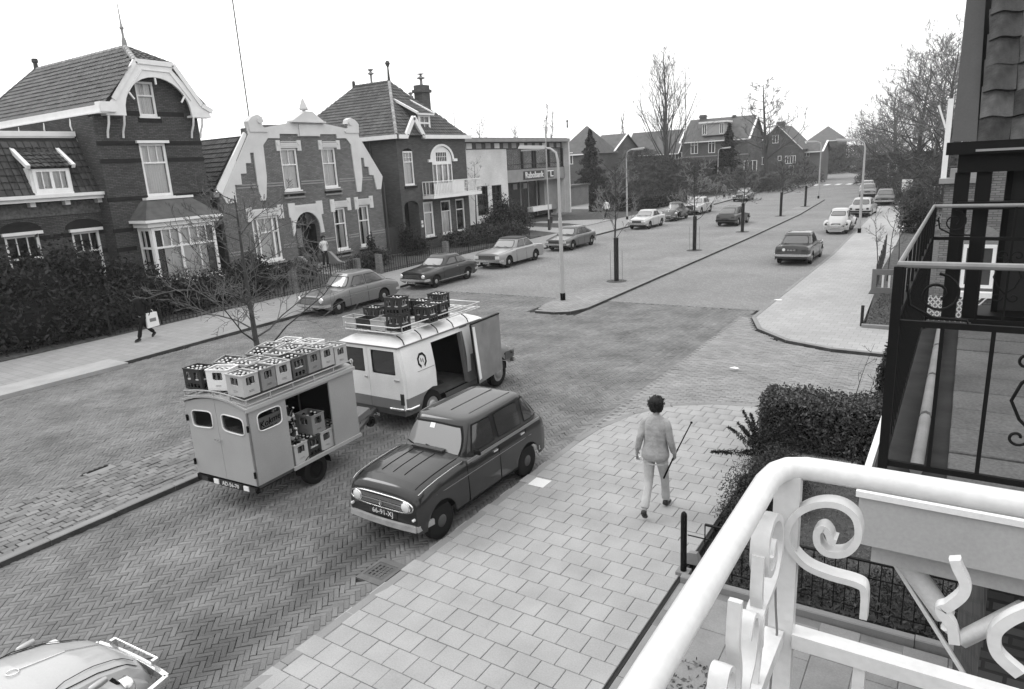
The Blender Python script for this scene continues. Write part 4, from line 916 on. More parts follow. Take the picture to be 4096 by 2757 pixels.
# ---------------------------------------------------------------- farther houses
m_brickF = Mbrick('brick_far', .17, .11, var=.15); m_rooff = M('roof_far', .15, .8, var=.2, scale=1.5, world=True); m_brickF2 = Mbrick('brick_far_pale', .24, .17, var=.12)
def simple_win(parent, pl, a0, a1, z0, z1, nu=2, zt=None):
    mb = MB(); f = .09
    pl.box(mb, a0, a1, z0, z0 + f, -.04, .05); pl.box(mb, a0, a1, z1 - f, z1, -.04, .05); pl.box(mb, a0, a0 + f, z0 + f, z1 - f, -.04, .045); pl.box(mb, a1 - f, a1, z0 + f, z1 - f, -.04, .045)
    for i in range(1, nu): x = lerp(a0, a1, i / nu); pl.box(mb, x - .05, x + .05, z0 + f, z1 - f, -.04, .04)
    if zt: pl.box(mb, a0 + f, a1 - f, zt - .04, zt + .04, -.04, .042)
    w_ = mb.build('window', m_white, parent); MB().face([pl.p(a0 + .02, z0 + .02, .01), pl.p(a1 - .02, z0 + .02, .01), pl.p(a1 - .02, z1 - .02, .01), pl.p(a0 + .02, z1 - .02, .01)]).build('pane', M('far_pane', .09, .15), w_)
def gable_house(name, label, x0, x1, y0, y1, ze, zr, ridge='x', wall=None, roof=None, hip=0.0, cat='house', z0=-.3):
    """ridge 'x': eaves face the camera along x; ridge 'y': gable faces the camera"""
    hip = min(hip, (x1 - x0) / 2 * .96 + .35); o = thing(name, label, cat); wall = wall or m_brickF; roof = roof or m_rooff; e = .35
    mb = MB()
    if ridge == 'x':
        mb.box(x0, x1, y0, y1, z0, ze)
        ym = (y0 + y1) / 2
        if hip < .1:
            mb.face([(x0, y0, ze), (x0, y1, ze), (x0, ym, zr)]); mb.face([(x1, y0, ze), (x1, ym, zr), (x1, y1, ze)])
        mb.build('wall', wall, o)
        r = MB(); a0, a1 = x0 - e + hip, x1 + e - hip; dz = (zr - ze) / (ym - y0) * e
        P = [(x0 - e, y0 - e, ze - dz), (x1 + e, y0 - e, ze - dz), (x1 + e, y1 + e, ze - dz), (x0 - e, y1 + e, ze - dz), (a0, ym, zr), (a1, ym, zr)]
        r.face([P[0], P[1], P[5], P[4]]); r.face([P[2], P[3], P[4], P[5]]); 
        if hip >= .1: r.face([P[1], P[2], P[5]]); r.face([P[3], P[0], P[4]])
        r.build('roof', roof, o)
        g = MB(); g.box(x0 - e, x1 + e, y0 - e - .12, y0 - e, ze - dz - .12, ze - dz + .05); g.build('gutter', m_white, o)
        if hip < .1:
            for xx in (x0 - e, x1 + e): g = MB(); g.bar((xx, y0 - e, ze - dz), (xx, ym, zr), .06, .3, up=(1, 0, 0)); g.build('bargeboard', m_white, o)
    else:
        xm = (x0 + x1) / 2; mb.box(x0, x1, y0, y1, z0, ze); mb.face([(x0, y0, ze), (x1, y0, ze), (xm, y0, zr)]); mb.build('wall', wall, o)
        r = MB(); dz = (zr - ze) / (xm - x0) * e; r.face([(x0 - e, y0 - e, ze - dz), (xm, y0 - e, zr), (xm, y1, zr), (x0 - e, y1, ze - dz)]); r.face([(x1 + e, y0 - e, ze - dz), (x1 + e, y1, ze - dz), (xm, y1, zr), (xm, y0 - e, zr)]); r.build('roof', roof, o)
        g = MB(); g.bar((x0 - e, y0 - e, ze - dz), (xm, y0 - e, zr), .08, .2, up=(0, 1, 0)); g.bar((x1 + e, y0 - e, ze - dz), (xm, y0 - e, zr), .08, .2, up=(0, 1, 0)); g.build('bargeboard', m_white, o)
    return o
def pxw(parent, Y, l, t, r_, b, nu=2, zt=None):
    pl = Plane((0, Y, 0), UX); A = FY(l, t, Y); Bq = FY(r_, b, Y); simple_win(parent, pl, A.x, Bq.x, Bq.z, A.z, nu, zt)
def chim(parent, px, py, Y, w_=.9, h_=1.4):
    p = FY(px, py, Y); mb = MB(); mb.box(p.x - w_ / 2, p.x + w_ / 2, Y - w_ / 2, Y + w_ / 2, p.z - h_ - 1, p.z); mb.box(p.x - w_ / 2 - .1, p.x + w_ / 2 + .1, Y - w_ / 2 - .1, Y + w_ / 2 + .1, p.z - .35, p.z - .2); mb.build('chimney', m_brickF, parent)
# house with the wide dormer
YH = 112.0
a = FY(1548, 322, YH); b = FY(1706, 313, YH); rr_ = FY(1640, 268, YH + 4.5)
H = gable_house('dormer_house', 'two-storey brick house with wide white dormer beyond the park', a.x + .35, b.x - .3, YH, YH + 9, a.z, rr_.z, 'x', hip=0)
for q in ((1572, 322, 1588, 350, 2), (1612, 318, 1627, 348, 2), (1550, 365, 1575, 372, 3)): pxw(H, YH, q[0], q[1], q[2], q[3], q[4], FY(q[0], q[1] + 9, YH).z if q[4] == 2 else None)
pxw(H, YH, 1693, 366, 1722, 390, 3); pxw(H, YH, 1636, 368, 1650, 384, 2)
DL = FY(1596, 282, YH); DR = FY(1648, 306, YH)
mb = MB(); mb.box(DL.x, DR.x, YH + .2, YH + 3, DR.z, DL.z); mb.build('dormer', M('dormer_panel', .5, .7), H)
mb = MB(); mb.box(DL.x - .4, DR.x + .4, YH - .1, YH + 3, DL.z, DL.z + .25); mb.build('dormer_roof', m_white, H)
pld = Plane((0, YH + .19, 0), UX)
for k in (0, 3): ww = (DR.x - DL.x) / 4; simple_win(H, pld, DL.x + k * ww + .1, DL.x + (k + 1) * ww - .1, DR.z + .15, DL.z - .1, 2)
chim(H, 1600, 262, YH + 4.5); chim(H, 1671, 262, YH + 4.5, .5, .8)
mb = MB(); pl = Plane((0, YH, 0), UX)
for z in (FY(1600, 356, YH).z, ): pl.box(mb, a.x, b.x, z - .08, z + .08, -.02, .06)
mb.build('string_course', m_cream, H)
# lower wing left of it
a2 = FY(1423, 352, 118); b2 = FY(1548, 346, 118)
W_ = gable_house('long_house', 'long low brick house wing behind the tall poplar', a2.x, b2.x - .5, 118, 126, a2.z, FY(1480, 300, 122).z, 'x')
pxw(W_, 118, 1521, 348, 1552, 362, 4)
# corner house with sloping gable
YI = 124.0; a = FY(1715, 350, YI); b = FY(1822, 338, YI)
I_ = gable_house('corner_house', 'brick corner house with steep roof and tall chimney', a.x, b.x, YI, YI + 11, b.z + .2, FY(1778, 284, YI).z, 'y')
for q in ((1758, 308, 1771, 326, 2), (1787, 355, 1810, 372, 4), (1727, 358, 1742, 375, 2), (1795, 402 - 25, 1806, 397, 1), (1770, 355, 1778, 366, 1)): pxw(I_, YI, *q)
chim(I_, 1777, 277, YI + 3, 1.1, 1.6)
a = FY(1822, 345, YI + 4); b = FY(1868, 338, YI + 4)
J_ = gable_house('porch_house', 'pale low house with flat white roof edge at the corner', a.x + .4, b.x, YI + 4, YI + 12, a.z, a.z + 1.6, 'x', wall=m_brickF2)
pxw(J_, YI + 4, 1828, 348, 1842, 356, 2)
YK = 190.0; a = FY(1836, 322, YK); b = FY(1908, 318, YK)
K_ = gable_house('far_house', 'distant house with hipped grey roof at the bend', a.x, b.x, YK, YK + 14, a.z, FY(1870, 289, YK + 7).z, 'x', hip=4)
YF = 96.0; a = FY(1268, 350, YF); b = FY(1345, 345, YF)
F_ = gable_house('park_house', 'house with steep pointed roof behind the bank', a.x, b.x, YF, YF + 9, a.z, FY(1292, 289, YF + 2).z, 'x', hip=7)
pxw(F_, YF, 1270, 346, 1280, 372, 1); pxw(F_, YF, 1290, 348, 1304, 374, 2); pxw(F_, YF, 1270, 380, 1286, 398, 2)
mb = MB(); mb.lathe([(.15, 0), (.1, .8), (.2, 1), (0, 1.3)], FY(1291, 291, YF + 4.5), 6); mb.build('finial', m_lead, F_)
YG = 104.0; a = FY(1342, 345, YG); b = FY(1395, 342, YG)
G_ = gable_house('barn_house', 'house with white bargeboard behind the dark conifer', a.x, b.x, YG, YG + 10, a.z, FY(1380, 306, YG + 3).z, 'x')
mb = MB(); q0 = FG(1345, 495); 
gp = FG(1310, 470)
gar = thing('park_shed', 'low flat-roofed grey shed beyond the bank hedge', 'shed'); mb = MB(); mb.box(-47, -40, 74, 80, 0, 2.3); mb.build('wall', m_brickF2, gar); mb = MB(); mb.box(-47.2, -39.8, 73.8, 80.2, 2.3, 2.5); mb.build('roof', m_lead, gar)

# ================================================================ vegetation
m_bark = M('bark', .12, .9, var=.3, scale=6); m_barkd = M('bark_dark', .06, .9, var=.3, scale=6); m_twig = M('twigs', .26, .9); m_twigf = M('twigs_far', .2, .9); m_barkf = M('bark_far', .1, .9)
m_leafd = M('leaf_dark', .032, .6, isl=.6, spec=.5, grain=0); m_leafm = M('leaf_mid', .065, .7, isl=.6, grain=0); m_leafl = M('leaf_grey', .14, .8, isl=.5, grain=0)
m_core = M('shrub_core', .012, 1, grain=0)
def bare_tree(name, label, base, h, spread, seed, r0=.06, clear=.35, n1=14, up=.45, levels=3, group=None, lean=(0, 0), mt=m_bark, mtw=m_twig, gnarl=.25, nsub=5, tw_r=.006, fork=False, curve_up=.25, len1=None, top=1.0, extra=None):
    R = random.Random(seed); root = thing(name, label, 'tree', base, 0, group)
    tr = MB(); tw = MB()
    def path(p, d, L_, n, wig, upf):
        pts = [p.copy()]; d = d.normalized()
        for i in range(n):
            d = (d + Vector((R.gauss(0, wig), R.gauss(0, wig), R.gauss(0, wig) + upf / n))).normalized(); p = p + d * (L_ / n); pts.append(p.copy())
        return pts, d
    nT = 10
    tp, _ = path(Vector((0, 0, 0)), Vector((lean[0], lean[1], 1)), h * top, nT, .035, .05)
    tr.tube(tp, [lerp(r0, r0 * .12, (i / nT) ** .8) * (1.25 if i == 0 else 1) for i in range(nT + 1)], 7)
    def branch(p, d, L_, r, lev):
        n = 5 if lev < 2 else 3
        pts, _ = path(p, d, L_, n, gnarl * (.6 if lev == 1 else .8), curve_up)
        rs = [max(tw_r * .6, lerp(r, r * .3, i / n)) for i in range(n + 1)]
        (tr if lev == 1 else tw).tube(pts, rs, 4 if lev == 1 else 3, cap=False)
        if lev >= levels: return
        k = nsub if lev == 1 else max(2, nsub - 1)
        for j in range(k):
            t = R.uniform(.2, 1.0); i = min(n - 1, int(t * n)); q = pts[i].lerp(pts[i + 1], t * n - i)
            dd = (pts[i + 1] - pts[i]).normalized(); side = dd.cross(Vector((R.gauss(0, 1), R.gauss(0, 1), R.gauss(0, 1)))).normalized()
            nd = (dd * .75 + side * R.uniform(.45, .8) + Vector((0, 0, .12))).normalized()
            branch(q, nd, L_ * R.uniform(.35, .6) * (1.15 - t * .5), max(tw_r, r * .45), lev + 1)
    for j in range(n1):
        t = clear + (1 - clear) * (j + R.random() * .6) / n1; t = min(.98, t)
        i = min(nT - 1, int(t * nT)); q = tp[i].lerp(tp[i + 1], t * nT - i); an = j * 2.4 + R.uniform(-.5, .5)
        L_ = (len1(t) if len1 else spread * (1.15 - t * .75)) * R.uniform(.75, 1.15)
        d = Vector((math.cos(an), math.sin(an), up * R.uniform(.6, 1.5)))
        branch(q, d, L_, max(tw_r * 1.6, r0 * .3 * (1.1 - t)), 1)
    tr.build('trunk', mt, root, smooth=60); tw.build('crown', mtw, root); return root
def leaf_cloud(name, mat, parent, n, fn, size, seed=1, kind='stuff', asp=.5, core=None):
    """n small leaf faces placed by fn(rng) -> point"""
    R = np.random.RandomState(seed); P = fn(R, n)
    u = R.normal(size=(n, 3)); u /= np.linalg.norm(u, axis=1)[:, None]; v = R.normal(size=(n, 3)); v -= (v * u).sum(1)[:, None] * u; v /= np.linalg.norm(v, axis=1)[:, None]
    s = size * R.uniform(.6, 1.35, (n, 1)); A = P - u * s; Bv = P + v * s * asp; Cc = P + u * s; Dd = P - v * s * asp
    co = np.stack([A, Bv, Cc, Dd], 1).reshape(-1, 3)
    me = bpy.data.meshes.new(name); me.vertices.add(4 * n); me.vertices.foreach_set('co', co.ravel()); me.loops.add(4 * n); me.loops.foreach_set('vertex_index', np.arange(4 * n)); me.polygons.add(n); me.polygons.foreach_set('loop_start', np.arange(0, 4 * n, 4)); me.materials.append(mat); me.update(calc_edges=True)
    o = bpy.data.objects.new(name, me); COL.objects.link(o)
    if parent is not None: o.parent = parent
    if kind: o['kind'] = kind
    return o
def blob_pts(blobs, rough=.18):
    """points through several overlapping ellipsoid clumps, thicker near their surface"""
    wts = np.array([b[3] * b[4] + b[4] * b[5] + b[3] * b[5] for b in blobs]); wts = wts / wts.sum()
    def fn(R, n):
        k = R.choice(len(blobs), n, p=wts); Bq = np.array(blobs)[k]; d = R.normal(size=(n, 3)); d /= np.linalg.norm(d, axis=1)[:, None]
        rr = (R.uniform(0, 1, n) ** .35)[:, None] * (1 + R.normal(0, rough, (n, 1)))
        p = Bq[:, :3] + d * rr * Bq[:, 3:6]; p[:, 2] = np.maximum(p[:, 2], .05); return p
    return fn
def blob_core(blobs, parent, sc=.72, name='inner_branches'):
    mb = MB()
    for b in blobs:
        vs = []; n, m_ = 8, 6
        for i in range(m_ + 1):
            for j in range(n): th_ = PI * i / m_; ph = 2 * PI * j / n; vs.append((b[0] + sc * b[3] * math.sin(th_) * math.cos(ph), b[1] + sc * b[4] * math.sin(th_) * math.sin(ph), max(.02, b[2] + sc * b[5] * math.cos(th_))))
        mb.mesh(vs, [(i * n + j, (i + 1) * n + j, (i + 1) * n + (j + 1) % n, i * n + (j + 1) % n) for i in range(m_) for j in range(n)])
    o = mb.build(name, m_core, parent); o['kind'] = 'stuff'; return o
def shrub(name, label, cat, blobs, n, size, mat, seed, group=None, core=True):
    t = thing(name, label, cat, (0, 0, 0), 0, group); leaf_cloud('foliage', mat, t, n, blob_pts(blobs), size, seed)
    if core: blob_core(blobs, t)
    return t
# big dark evergreen shrubs in front of the left house
bl = [(-27.6, 11.2, 1.4, 1.7, 2.1, 1.7), (-27.9, 9.5, 1.6, 1.7, 2.2, 1.9), (-28.2, 12.6, 1.9, 1.3, 1.3, 1.4), (-26.6, 10.5, .9, 1.2, 2.6, 1.1), (-29, 13.6, 1.6, 1.2, 1.2, 1.4), (-28.3, 8.0, 2.0, 1.6, 2, 2.0)]
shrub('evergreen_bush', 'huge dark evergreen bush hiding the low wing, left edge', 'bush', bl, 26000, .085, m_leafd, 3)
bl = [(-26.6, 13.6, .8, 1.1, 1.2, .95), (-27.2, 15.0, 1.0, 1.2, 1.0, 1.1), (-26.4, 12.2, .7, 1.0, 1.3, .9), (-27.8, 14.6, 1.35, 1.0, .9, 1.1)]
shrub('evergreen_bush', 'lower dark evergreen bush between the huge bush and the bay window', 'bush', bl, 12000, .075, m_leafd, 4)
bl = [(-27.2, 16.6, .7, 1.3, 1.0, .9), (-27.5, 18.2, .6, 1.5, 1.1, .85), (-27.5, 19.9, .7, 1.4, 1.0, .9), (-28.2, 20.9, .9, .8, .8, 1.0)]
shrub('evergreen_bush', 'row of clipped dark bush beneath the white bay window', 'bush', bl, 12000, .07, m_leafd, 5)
bl = [(-27.6, 22.4, .6, 1.2, .8, .6), (-28, 23.6, .55, 1.0, .8, .6)]
shrub('garden_shrub', 'loose low shrub below the left window of the gabled house', 'shrub', bl, 4000, .06, m_leafm, 6)
bl = [(-27.8, 28.0, .45, 1.0, .9, .5), (-28.2, 29.2, .5, 1.0, .8, .55), (-27.6, 27.2, .35, .6, .5, .4)]
shrub('garden_shrub', 'low leafy shrub right of the arched doorway steps', 'shrub', bl, 4500, .06, m_leafm, 7)
bl = [(-29.6, 30.3, .9, .25, .3, .75)]
shrub('small_conifer', 'small dark upright conifer between the two right windows', 'shrub', bl, 900, .06, m_leafd, 8, core=False)
bl = [(-29.3, 33.2, 1.0, .6, .6, 1.0), (-29.0, 33.8, .6, .8, .8, .6)]
shrub('garden_shrub', 'dark shrub beside the side gate of the hipped house', 'shrub', bl, 3500, .06, m_leafd, 9)
bl = [(-28.8, 38.2, .5, 1.2, 1.4, .6), (-28.4, 40.2, .6, 1.4, 1.5, .7), (-27.6, 42.2, .6, 1.2, 1.6, .7)]
shrub('garden_shrub', 'grey bushy hedge mound under the balcony', 'shrub', bl, 9000, .08, m_leafm, 10)
bl = [(-30.0, 45.2, 1.3, 1.1, 1.3, 1.6), (-29.5, 46.6, 1.0, 1.1, 1.2, 1.2), (-30.4, 44.4, .8, 1.0, 1.0, 1.0)]
shrub('bank_bush', 'tall twiggy dark bush in front of the white bank wall', 'bush', bl, 9000, .08, m_leafm, 11)
# vine tree on the bank wall corner
bare_tree('wall_tree', 'thin bare tree against the white bank wall', (-32.0, 44.4, 0), 5.6, 1.9, 21, .07, .4, 12, .5, 3, mt=m_barkd, mtw=m_barkd)
# hedges
def hedge(name, label, x0, x1, y0, y1, h_, n, size, mat, seed, ang=None):
    t = thing(name, label, 'hedge')
    def fn(R, n):
        p = np.stack([R.uniform(x0, x1, n), R.uniform(y0, y1, n), R.uniform(.02, h_, n)], 1)
        k = R.randint(0, 4, n)
        p[k == 0, 2] = h_ + R.normal(0, .035, (k == 0).sum()); p[k == 1, 1] = y0 + R.normal(0, .05, (k == 1).sum()); p[k == 2, 0] = np.where(R.rand((k == 2).sum()) < .5, x0, x1) + R.normal(0, .05, (k == 2).sum()); return p
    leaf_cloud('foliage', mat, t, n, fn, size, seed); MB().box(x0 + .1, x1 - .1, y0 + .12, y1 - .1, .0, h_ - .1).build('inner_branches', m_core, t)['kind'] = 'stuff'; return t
hedge('clipped_hedge', 'long clipped dark hedge beside the bank lawn', -33.2, -28.4, 66.5, 67.8, 1.5, 7000, .09, m_leafd, 30)
hedge('clipped_hedge', 'clipped hedge continuing along the park edge behind parked cars', -28.2, -27.2, 66.9, 80, 1.3, 6000, .1, m_leafm, 31)
# street trees on the long median, each tied to a dark stake
m_stake = M('stake', .035, .8)
tb = [(1403, 640, 8.0, 3.2, .085), (1580, 570, 7.2, 3.0, .08), (1689, 528, 7.4, 2.9, .075), (1776, 492, 7.4, 2.7, .07), (1832, 470, 7.2, 2.6, .065)]
names = ['nearest staked bare street tree on the long median', 'second staked bare tree on the long median', 'third staked bare tree, in front of the moving hatchback', 'fourth staked bare tree on the long median', 'last staked bare tree at the far end of the median']
for i, (px, py, hh, sp, r) in enumerate(tb):
    p = FG(px, py, 0)
    t = bare_tree('street_tree', names[i], p, hh * .62, sp * .72, 40 + i, r * .8, .36, 14, .6, 4 if i < 3 else 3, 'young trees on the median', nsub=5, mtw=m_twig if i < 2 else m_twigf, mt=m_barkd, tw_r=.008 + .003 * i)
    s_ = MB(); s_.tube([(.0, -.0, 0), (.02, -.02, 1.9)], .09 + r * .2, 7); s_.build('trunk_guard', m_stake, t)
    if i < 2:
        s_ = MB()
        for a_ in (-.28, .28): s_.tube([(a_, 0, 0), (a_, 0, 1.35)], .012, 4)
        s_.build('guard_rods', m_concrete, t)
    s_ = MB(); s_.prism(arc(0, 0, .45, 0, 360, 10)[:-1], [], (0, 0, .012), (1, 0, 0), (0, 1, 0), .01); s_.build('tree_pit', m_soil, t)
# near median tree, with wide fine branches
HT = FY(490, 440, 9.1).z / 1.0
bare_tree('street_tree', 'bare spreading tree on the near median behind the crate trailer', (-12.45, 9.1, 0), HT, 2.1, 77, .1, .28, 21, .42, 4, 'young trees on the median', lean=(-.09, .02), nsub=5, gnarl=.3, tw_r=.0065, mt=M('bark_grey', .1, .9, var=.3, scale=6), mtw=M('twig_near', .17, .9), len1=lambda t: 2.9 * (1.2 - t * .95))
# tall poplar and others
pp = FG(1512, 445); pp = Vector((-38.5, 100, 0))
def far_base(px, Y): p = FY(px, 400, Y); return (p.x, Y, 0)
bare_tree('poplar_tree', 'very tall bare poplar rising above the park', far_base(1520, 100), FY(1510, 128, 100).z, 9, 50, .42, .07, 38, 1.7, 4, lean=(-.01, 0), mt=m_barkf, mtw=m_twigf, nsub=4, gnarl=.12, tw_r=.016, curve_up=.55, len1=lambda t: 12 * (1.1 - t))
bare_tree('tall_tree', 'tall bare tree with bent low limbs beside the corner house', far_base(1745, 104), FY(1748, 192, 104).z, 5, 53, .42, .28, 26, .35, 4, mt=m_barkf, mtw=m_twigf, nsub=5, gnarl=.25, tw_r=.02, len1=lambda t: 7.5 * (1.05 - t * .85), curve_up=.3)
for i, (px, Y, hh, sp, lab) in enumerate([(1092, 110, 278, 4, 'rounded bare tree above the bank roof, left of the flagpole'), (1185, 120, 294, 3.2, 'small bare tree top behind the bank roof'), (1243, 125, 234, 2.6, 'slim bare poplar behind the bank fascia'), (1255, 130, 252, 2.4, 'second slim poplar right behind the bank'), (1413, 130, 252, 1.5, 'slender lone poplar left of the tall poplar'), (1432, 130, 264, 1.5, 'short slender poplar next to the lone one')]):
    bare_tree('bare_tree', lab, far_base(px, Y), FY(px, hh, Y).z, sp, 60 + i, .2, .25, 22, .9 if sp > 3.2 else 2.2, 3, mt=m_barkf, mtw=m_twigf, nsub=4, tw_r=.022, gnarl=.15, curve_up=.4)
# great bare trees on the right at the bend
for i, (px, Y, hh, sp, lab) in enumerate([(2085, 92, 160, 7, 'great bare lime tree beside the right pavement bend'), (2155, 80, 108, 7.5, 'tallest bare tree right behind the white flagpole'), (2030, 112, 232, 6.5, 'broad bare tree behind the bus sign'), (1985, 135, 285, 6, 'bare tree closing the far end of the street'), (2120, 105, 160, 6.5, 'bare tree in the middle of the right group')]):
    bare_tree('bare_tree', lab, far_base(px, Y), FY(px, hh, Y).z, sp, 70 + i, .4, .14, 52, .6, 4, 'large trees by the bend', mt=m_barkf, mtw=m_twigf, nsub=5, tw_r=.017, gnarl=.3, curve_up=.3, len1=lambda t, s=sp: s * (1.15 - t * .7))
# conifers
def conifer(name, label, px, Y, h_, r_, n, seed, mat=m_leafd, size=.22):
    b = far_base(px, Y); t = thing(name, label, 'tree', b); MB().tube([(0, 0, 0), (0, 0, h_ * .8)], [.18, .04], 6).build('trunk', m_barkd, t)
    def fn(R, n):
        z = R.uniform(.03, 1, n) ** 1.15; lay_ = .75 + .25 * np.sin(z * 46); rr = r_ * (1 - z) ** .8 * lay_ * R.uniform(.25, 1.0, n); a = R.uniform(0, 2 * PI, n); return np.stack([rr * np.cos(a), rr * np.sin(a), z * h_ - rr * .18 + .3], 1)
    leaf_cloud('crown', mat, t, n, fn, size, seed, kind=None, asp=.35); return t
conifer('cedar_tree', 'broad dark conifer in front of the barn house', 1345, 84, 8.7, 3.3, 7000, 80)
conifer('fir_tree', 'dark pointed fir before the dormer house', 1657, 100, 8.8, 3.0, 6000, 81)
conifer('fir_tree', 'short wide conifer beside the dormer house fir', 1640, 97, 5.5, 2.6, 3000, 82)
# thickets: a mass of bare shrubs in the park
def thicket(label, boxes, n, seed, size=.3):
    t = thing('bare_thicket', label, 'thicket')
    def fn(R, n):
        k = R.randint(0, len(boxes), n); Bq = np.array(boxes)[k]; d = R.uniform(-1, 1, (n, 3)); d[:, 2] = R.uniform(0, 1, n) ** 1.3
        rr = np.sqrt(np.maximum(0, 1 - d[:, 2] ** 2)); return np.stack([Bq[:, 0] + d[:, 0] * Bq[:, 2] * rr, Bq[:, 1] + d[:, 1] * Bq[:, 3] * rr, d[:, 2] * Bq[:, 4] + .1], 1)
    o = leaf_cloud('foliage', M('thicket_twigs', .085, .95, isl=.4, grain=0), t, n, fn, size, seed, asp=.07); o2 = leaf_cloud('leaves', m_leafm, t, n // 5, fn, .12, seed + 1, asp=.4); return t
thicket('dense bare thicket around the foot of the tall poplar', [(far_base(px, Y)[0], Y, 5, 4, hh) for px, Y, hh in ((1440, 92, 3.6), (1480, 95, 4.5), (1520, 96, 4.8), (1560, 97, 4.6), (1600, 99, 4.2), (1400, 88, 3.2), (1460, 104, 6.5))], 26000, 90, .5)
thicket('bare bushes between the far houses and the left pavement', [(far_base(px, Y)[0], Y, 3.5, 3, hh) for px, Y, hh in ((1700, 100, 2.8), (1740, 98, 2.6), (1780, 104, 2.6), (1670, 96, 3), (1630, 92, 2.4), (1820, 118, 3.2))], 9000, 91, .4)
thicket('dark bushes lining the road bend beyond the crossing', [(far_base(px, Y)[0], Y, 6, 4, hh) for px, Y, hh in ((1850, 160, 4.8), (1885, 165, 5.2), (1915, 175, 5.6), (1945, 185, 5.2), (1980, 190, 5.5), (2010, 175, 6.0))], 14000, 92, .6)
thicket('shrubbery beneath the great bare trees, right', [(far_base(px, Y)[0], Y, 4, 4, hh) for px, Y, hh in ((2050, 100, 4), (2085, 92, 4.2), (2120, 84, 4.2), (2150, 76, 4.0), (2175, 66, 3.6), (2020, 112, 3.8))], 16000, 93, .5)
bl = [(-4.6 + .02 * k, 66 + k * 5.5, .7, .8, 3.0, 1.15) for k in range(8)]
shrub('garden_hedge', 'dark garden hedge along the far right pavement', 'hedge', [(-3.9 - .07 * (b[1] - 66), *b[1:]) for b in bl], 9000, .12, m_leafd, 33)

# ================================================================ fences and gardens, left side
m_rail = M('fence_iron', .03, .6)
def railing(name, label, pts, h_, gap, mat=m_rail, group=None, post=2.0, low=.12, r=.011, z=0.04):
    t = thing(name, label, 'fence', (0, 0, 0), 0, group)
    k = 0
    for (x0, y0), (x1, y1) in zip(pts, pts[1:]):
        L_ = math.hypot(x1 - x0, y1 - y0); n = max(1, int(L_ / gap)); mb = MB(); mb.bar((x0, y0, z + h_ - .05), (x1, y1, z + h_ - .05), .03, .03); mb.bar((x0, y0, z + low), (x1, y1, z + low), .025, .025); mb.build('rail', mat, t)
        for i in range(n + 1):
            q = i / n; x, y = lerp(x0, x1, q), lerp(y0, y1, q); big = i % max(1, int(post / gap)) == 0
            mb = MB(); s_ = .025 if big else r; mb.box(x - s_, x + s_, y - s_, y + s_, z - .05, z + h_ + (.08 if big else .03)); mb.build('post' if big else 'baluster', mat, t)
    return t
railing('garden_fence', 'iron garden fence before the dark bushes of the left house', [(-25.45, 12.5), (-25.5, 20.8)], .9, .16)
railing('garden_fence', 'iron garden fence in front of the gabled house', [(-25.55, 21.3), (-25.7, 25.0)], .95, .15)
railing('garden_fence', 'garden fence right of the doorway path, gabled house', [(-25.75, 27.0), (-25.85, 32.2)], .8, .18)
railing('garden_fence', 'garden fence before the balcony house', [(-25.9, 33.0), (-26.0, 42.5)], .75, .2)
for y in (21.1, 25.2, 26.8, 32.5): o = MB().box(-25.9, -25.6, y - .12, y + .12, 0, 1.05).build('gate_pier', m_brickC); tag(o, {21.1: 'brick gate pier by the left end of gabled house garden', 25.2: 'brick gate pier left of the doorway path', 26.8: 'brick gate pier right of the doorway path', 32.5: 'brick pier between the two right gardens'}[y], 'pier')
MB2 = slab('door_path', [(-25.5, 25.4), (-25.5, 26.6), (-29.2, 27.3), (-29.2, 25.9)], 0, .06, m_tile)
slab('garden_lawn', [(-26.1, 27.2), (-26.1, 32.2), (-30.2, 32.2), (-30.2, 28.2)], 0, .055, m_grass)
slab('garden_lawn', [(-26.2, 33.2), (-26.3, 43), (-30.2, 43), (-30.2, 33.2)], 0, .055, m_grass)
t = thing('side_gate', 'dark wooden side gate between gabled and hipped houses', 'gate')
for i in range(9): MB().box(-30.9, -30.86, 32.75 + i * .17, 32.9 + i * .17, .05, 1.75).build('plank', m_doorw, t)

# ================================================================ street lamps
m_lamp = M('lamp_pole', .5, .5, var=.06); m_lampd = M('lamp_lens', .5, .2)
def lamp(label, px, py, h_, ang, group='street lamps', arm=1.0, base=None):
    p = base or FG(px, py, 0); t = thing('street_lamp', label, 'street lamp', p, ang, group)
    mb = MB(); mb.tube([(0, 0, 0), (0, 0, h_ * .55)], [.085, .07], 10); mb.tube([(0, 0, h_ * .55), (0, 0, h_ - .5), (.08, 0, h_ - .2), (.3, 0, h_ - .05), (arm * .7, 0, h_)], [.06, .05, .045, .04, .035], 8); mb.build('pole', m_lamp, t, smooth=50)
    MB().tube([(0, 0, 0), (0, 0, .28)], .1, 10).build('base', m_black, t)
    mb = MB(); mb.mesh([(arm * .5, -.1, h_ - .05), (arm * .5, .1, h_ - .05), (arm * .5 + 1.15, .13, h_ + .02), (arm * .5 + 1.15, -.13, h_ + .02), (arm * .5, -.07, h_ + .07), (arm * .5, .07, h_ + .07), (arm * .5 + 1.1, .09, h_ + .14), (arm * .5 + 1.1, -.09, h_ + .14)], [(3, 2, 1, 0), (4, 5, 6, 7), (0, 1, 5, 4), (1, 2, 6, 5), (2, 3, 7, 6), (3, 0, 4, 7)]); mb.build('lamp_head', m_lamp, t)
    mb = MB(); mb.box(arm * .5 + .15, arm * .5 + 1.05, -.08, .08, h_ - .08, h_ - .02); mb.build('lamp_lens', m_lampd, t); return t
lamp('nearest tall street lamp at the tip of the long median', 1281, 683, 5.75, PI)
lamp('street lamp on the right pavement behind the white beetle', 1955, 530, 5.55, PI)
lamp('street lamp beside the white coupe at the park', 1427, 500, 5.95, 0)
lamp('street lamp at the far end of the long median', 1862, 452, 5.9, PI)
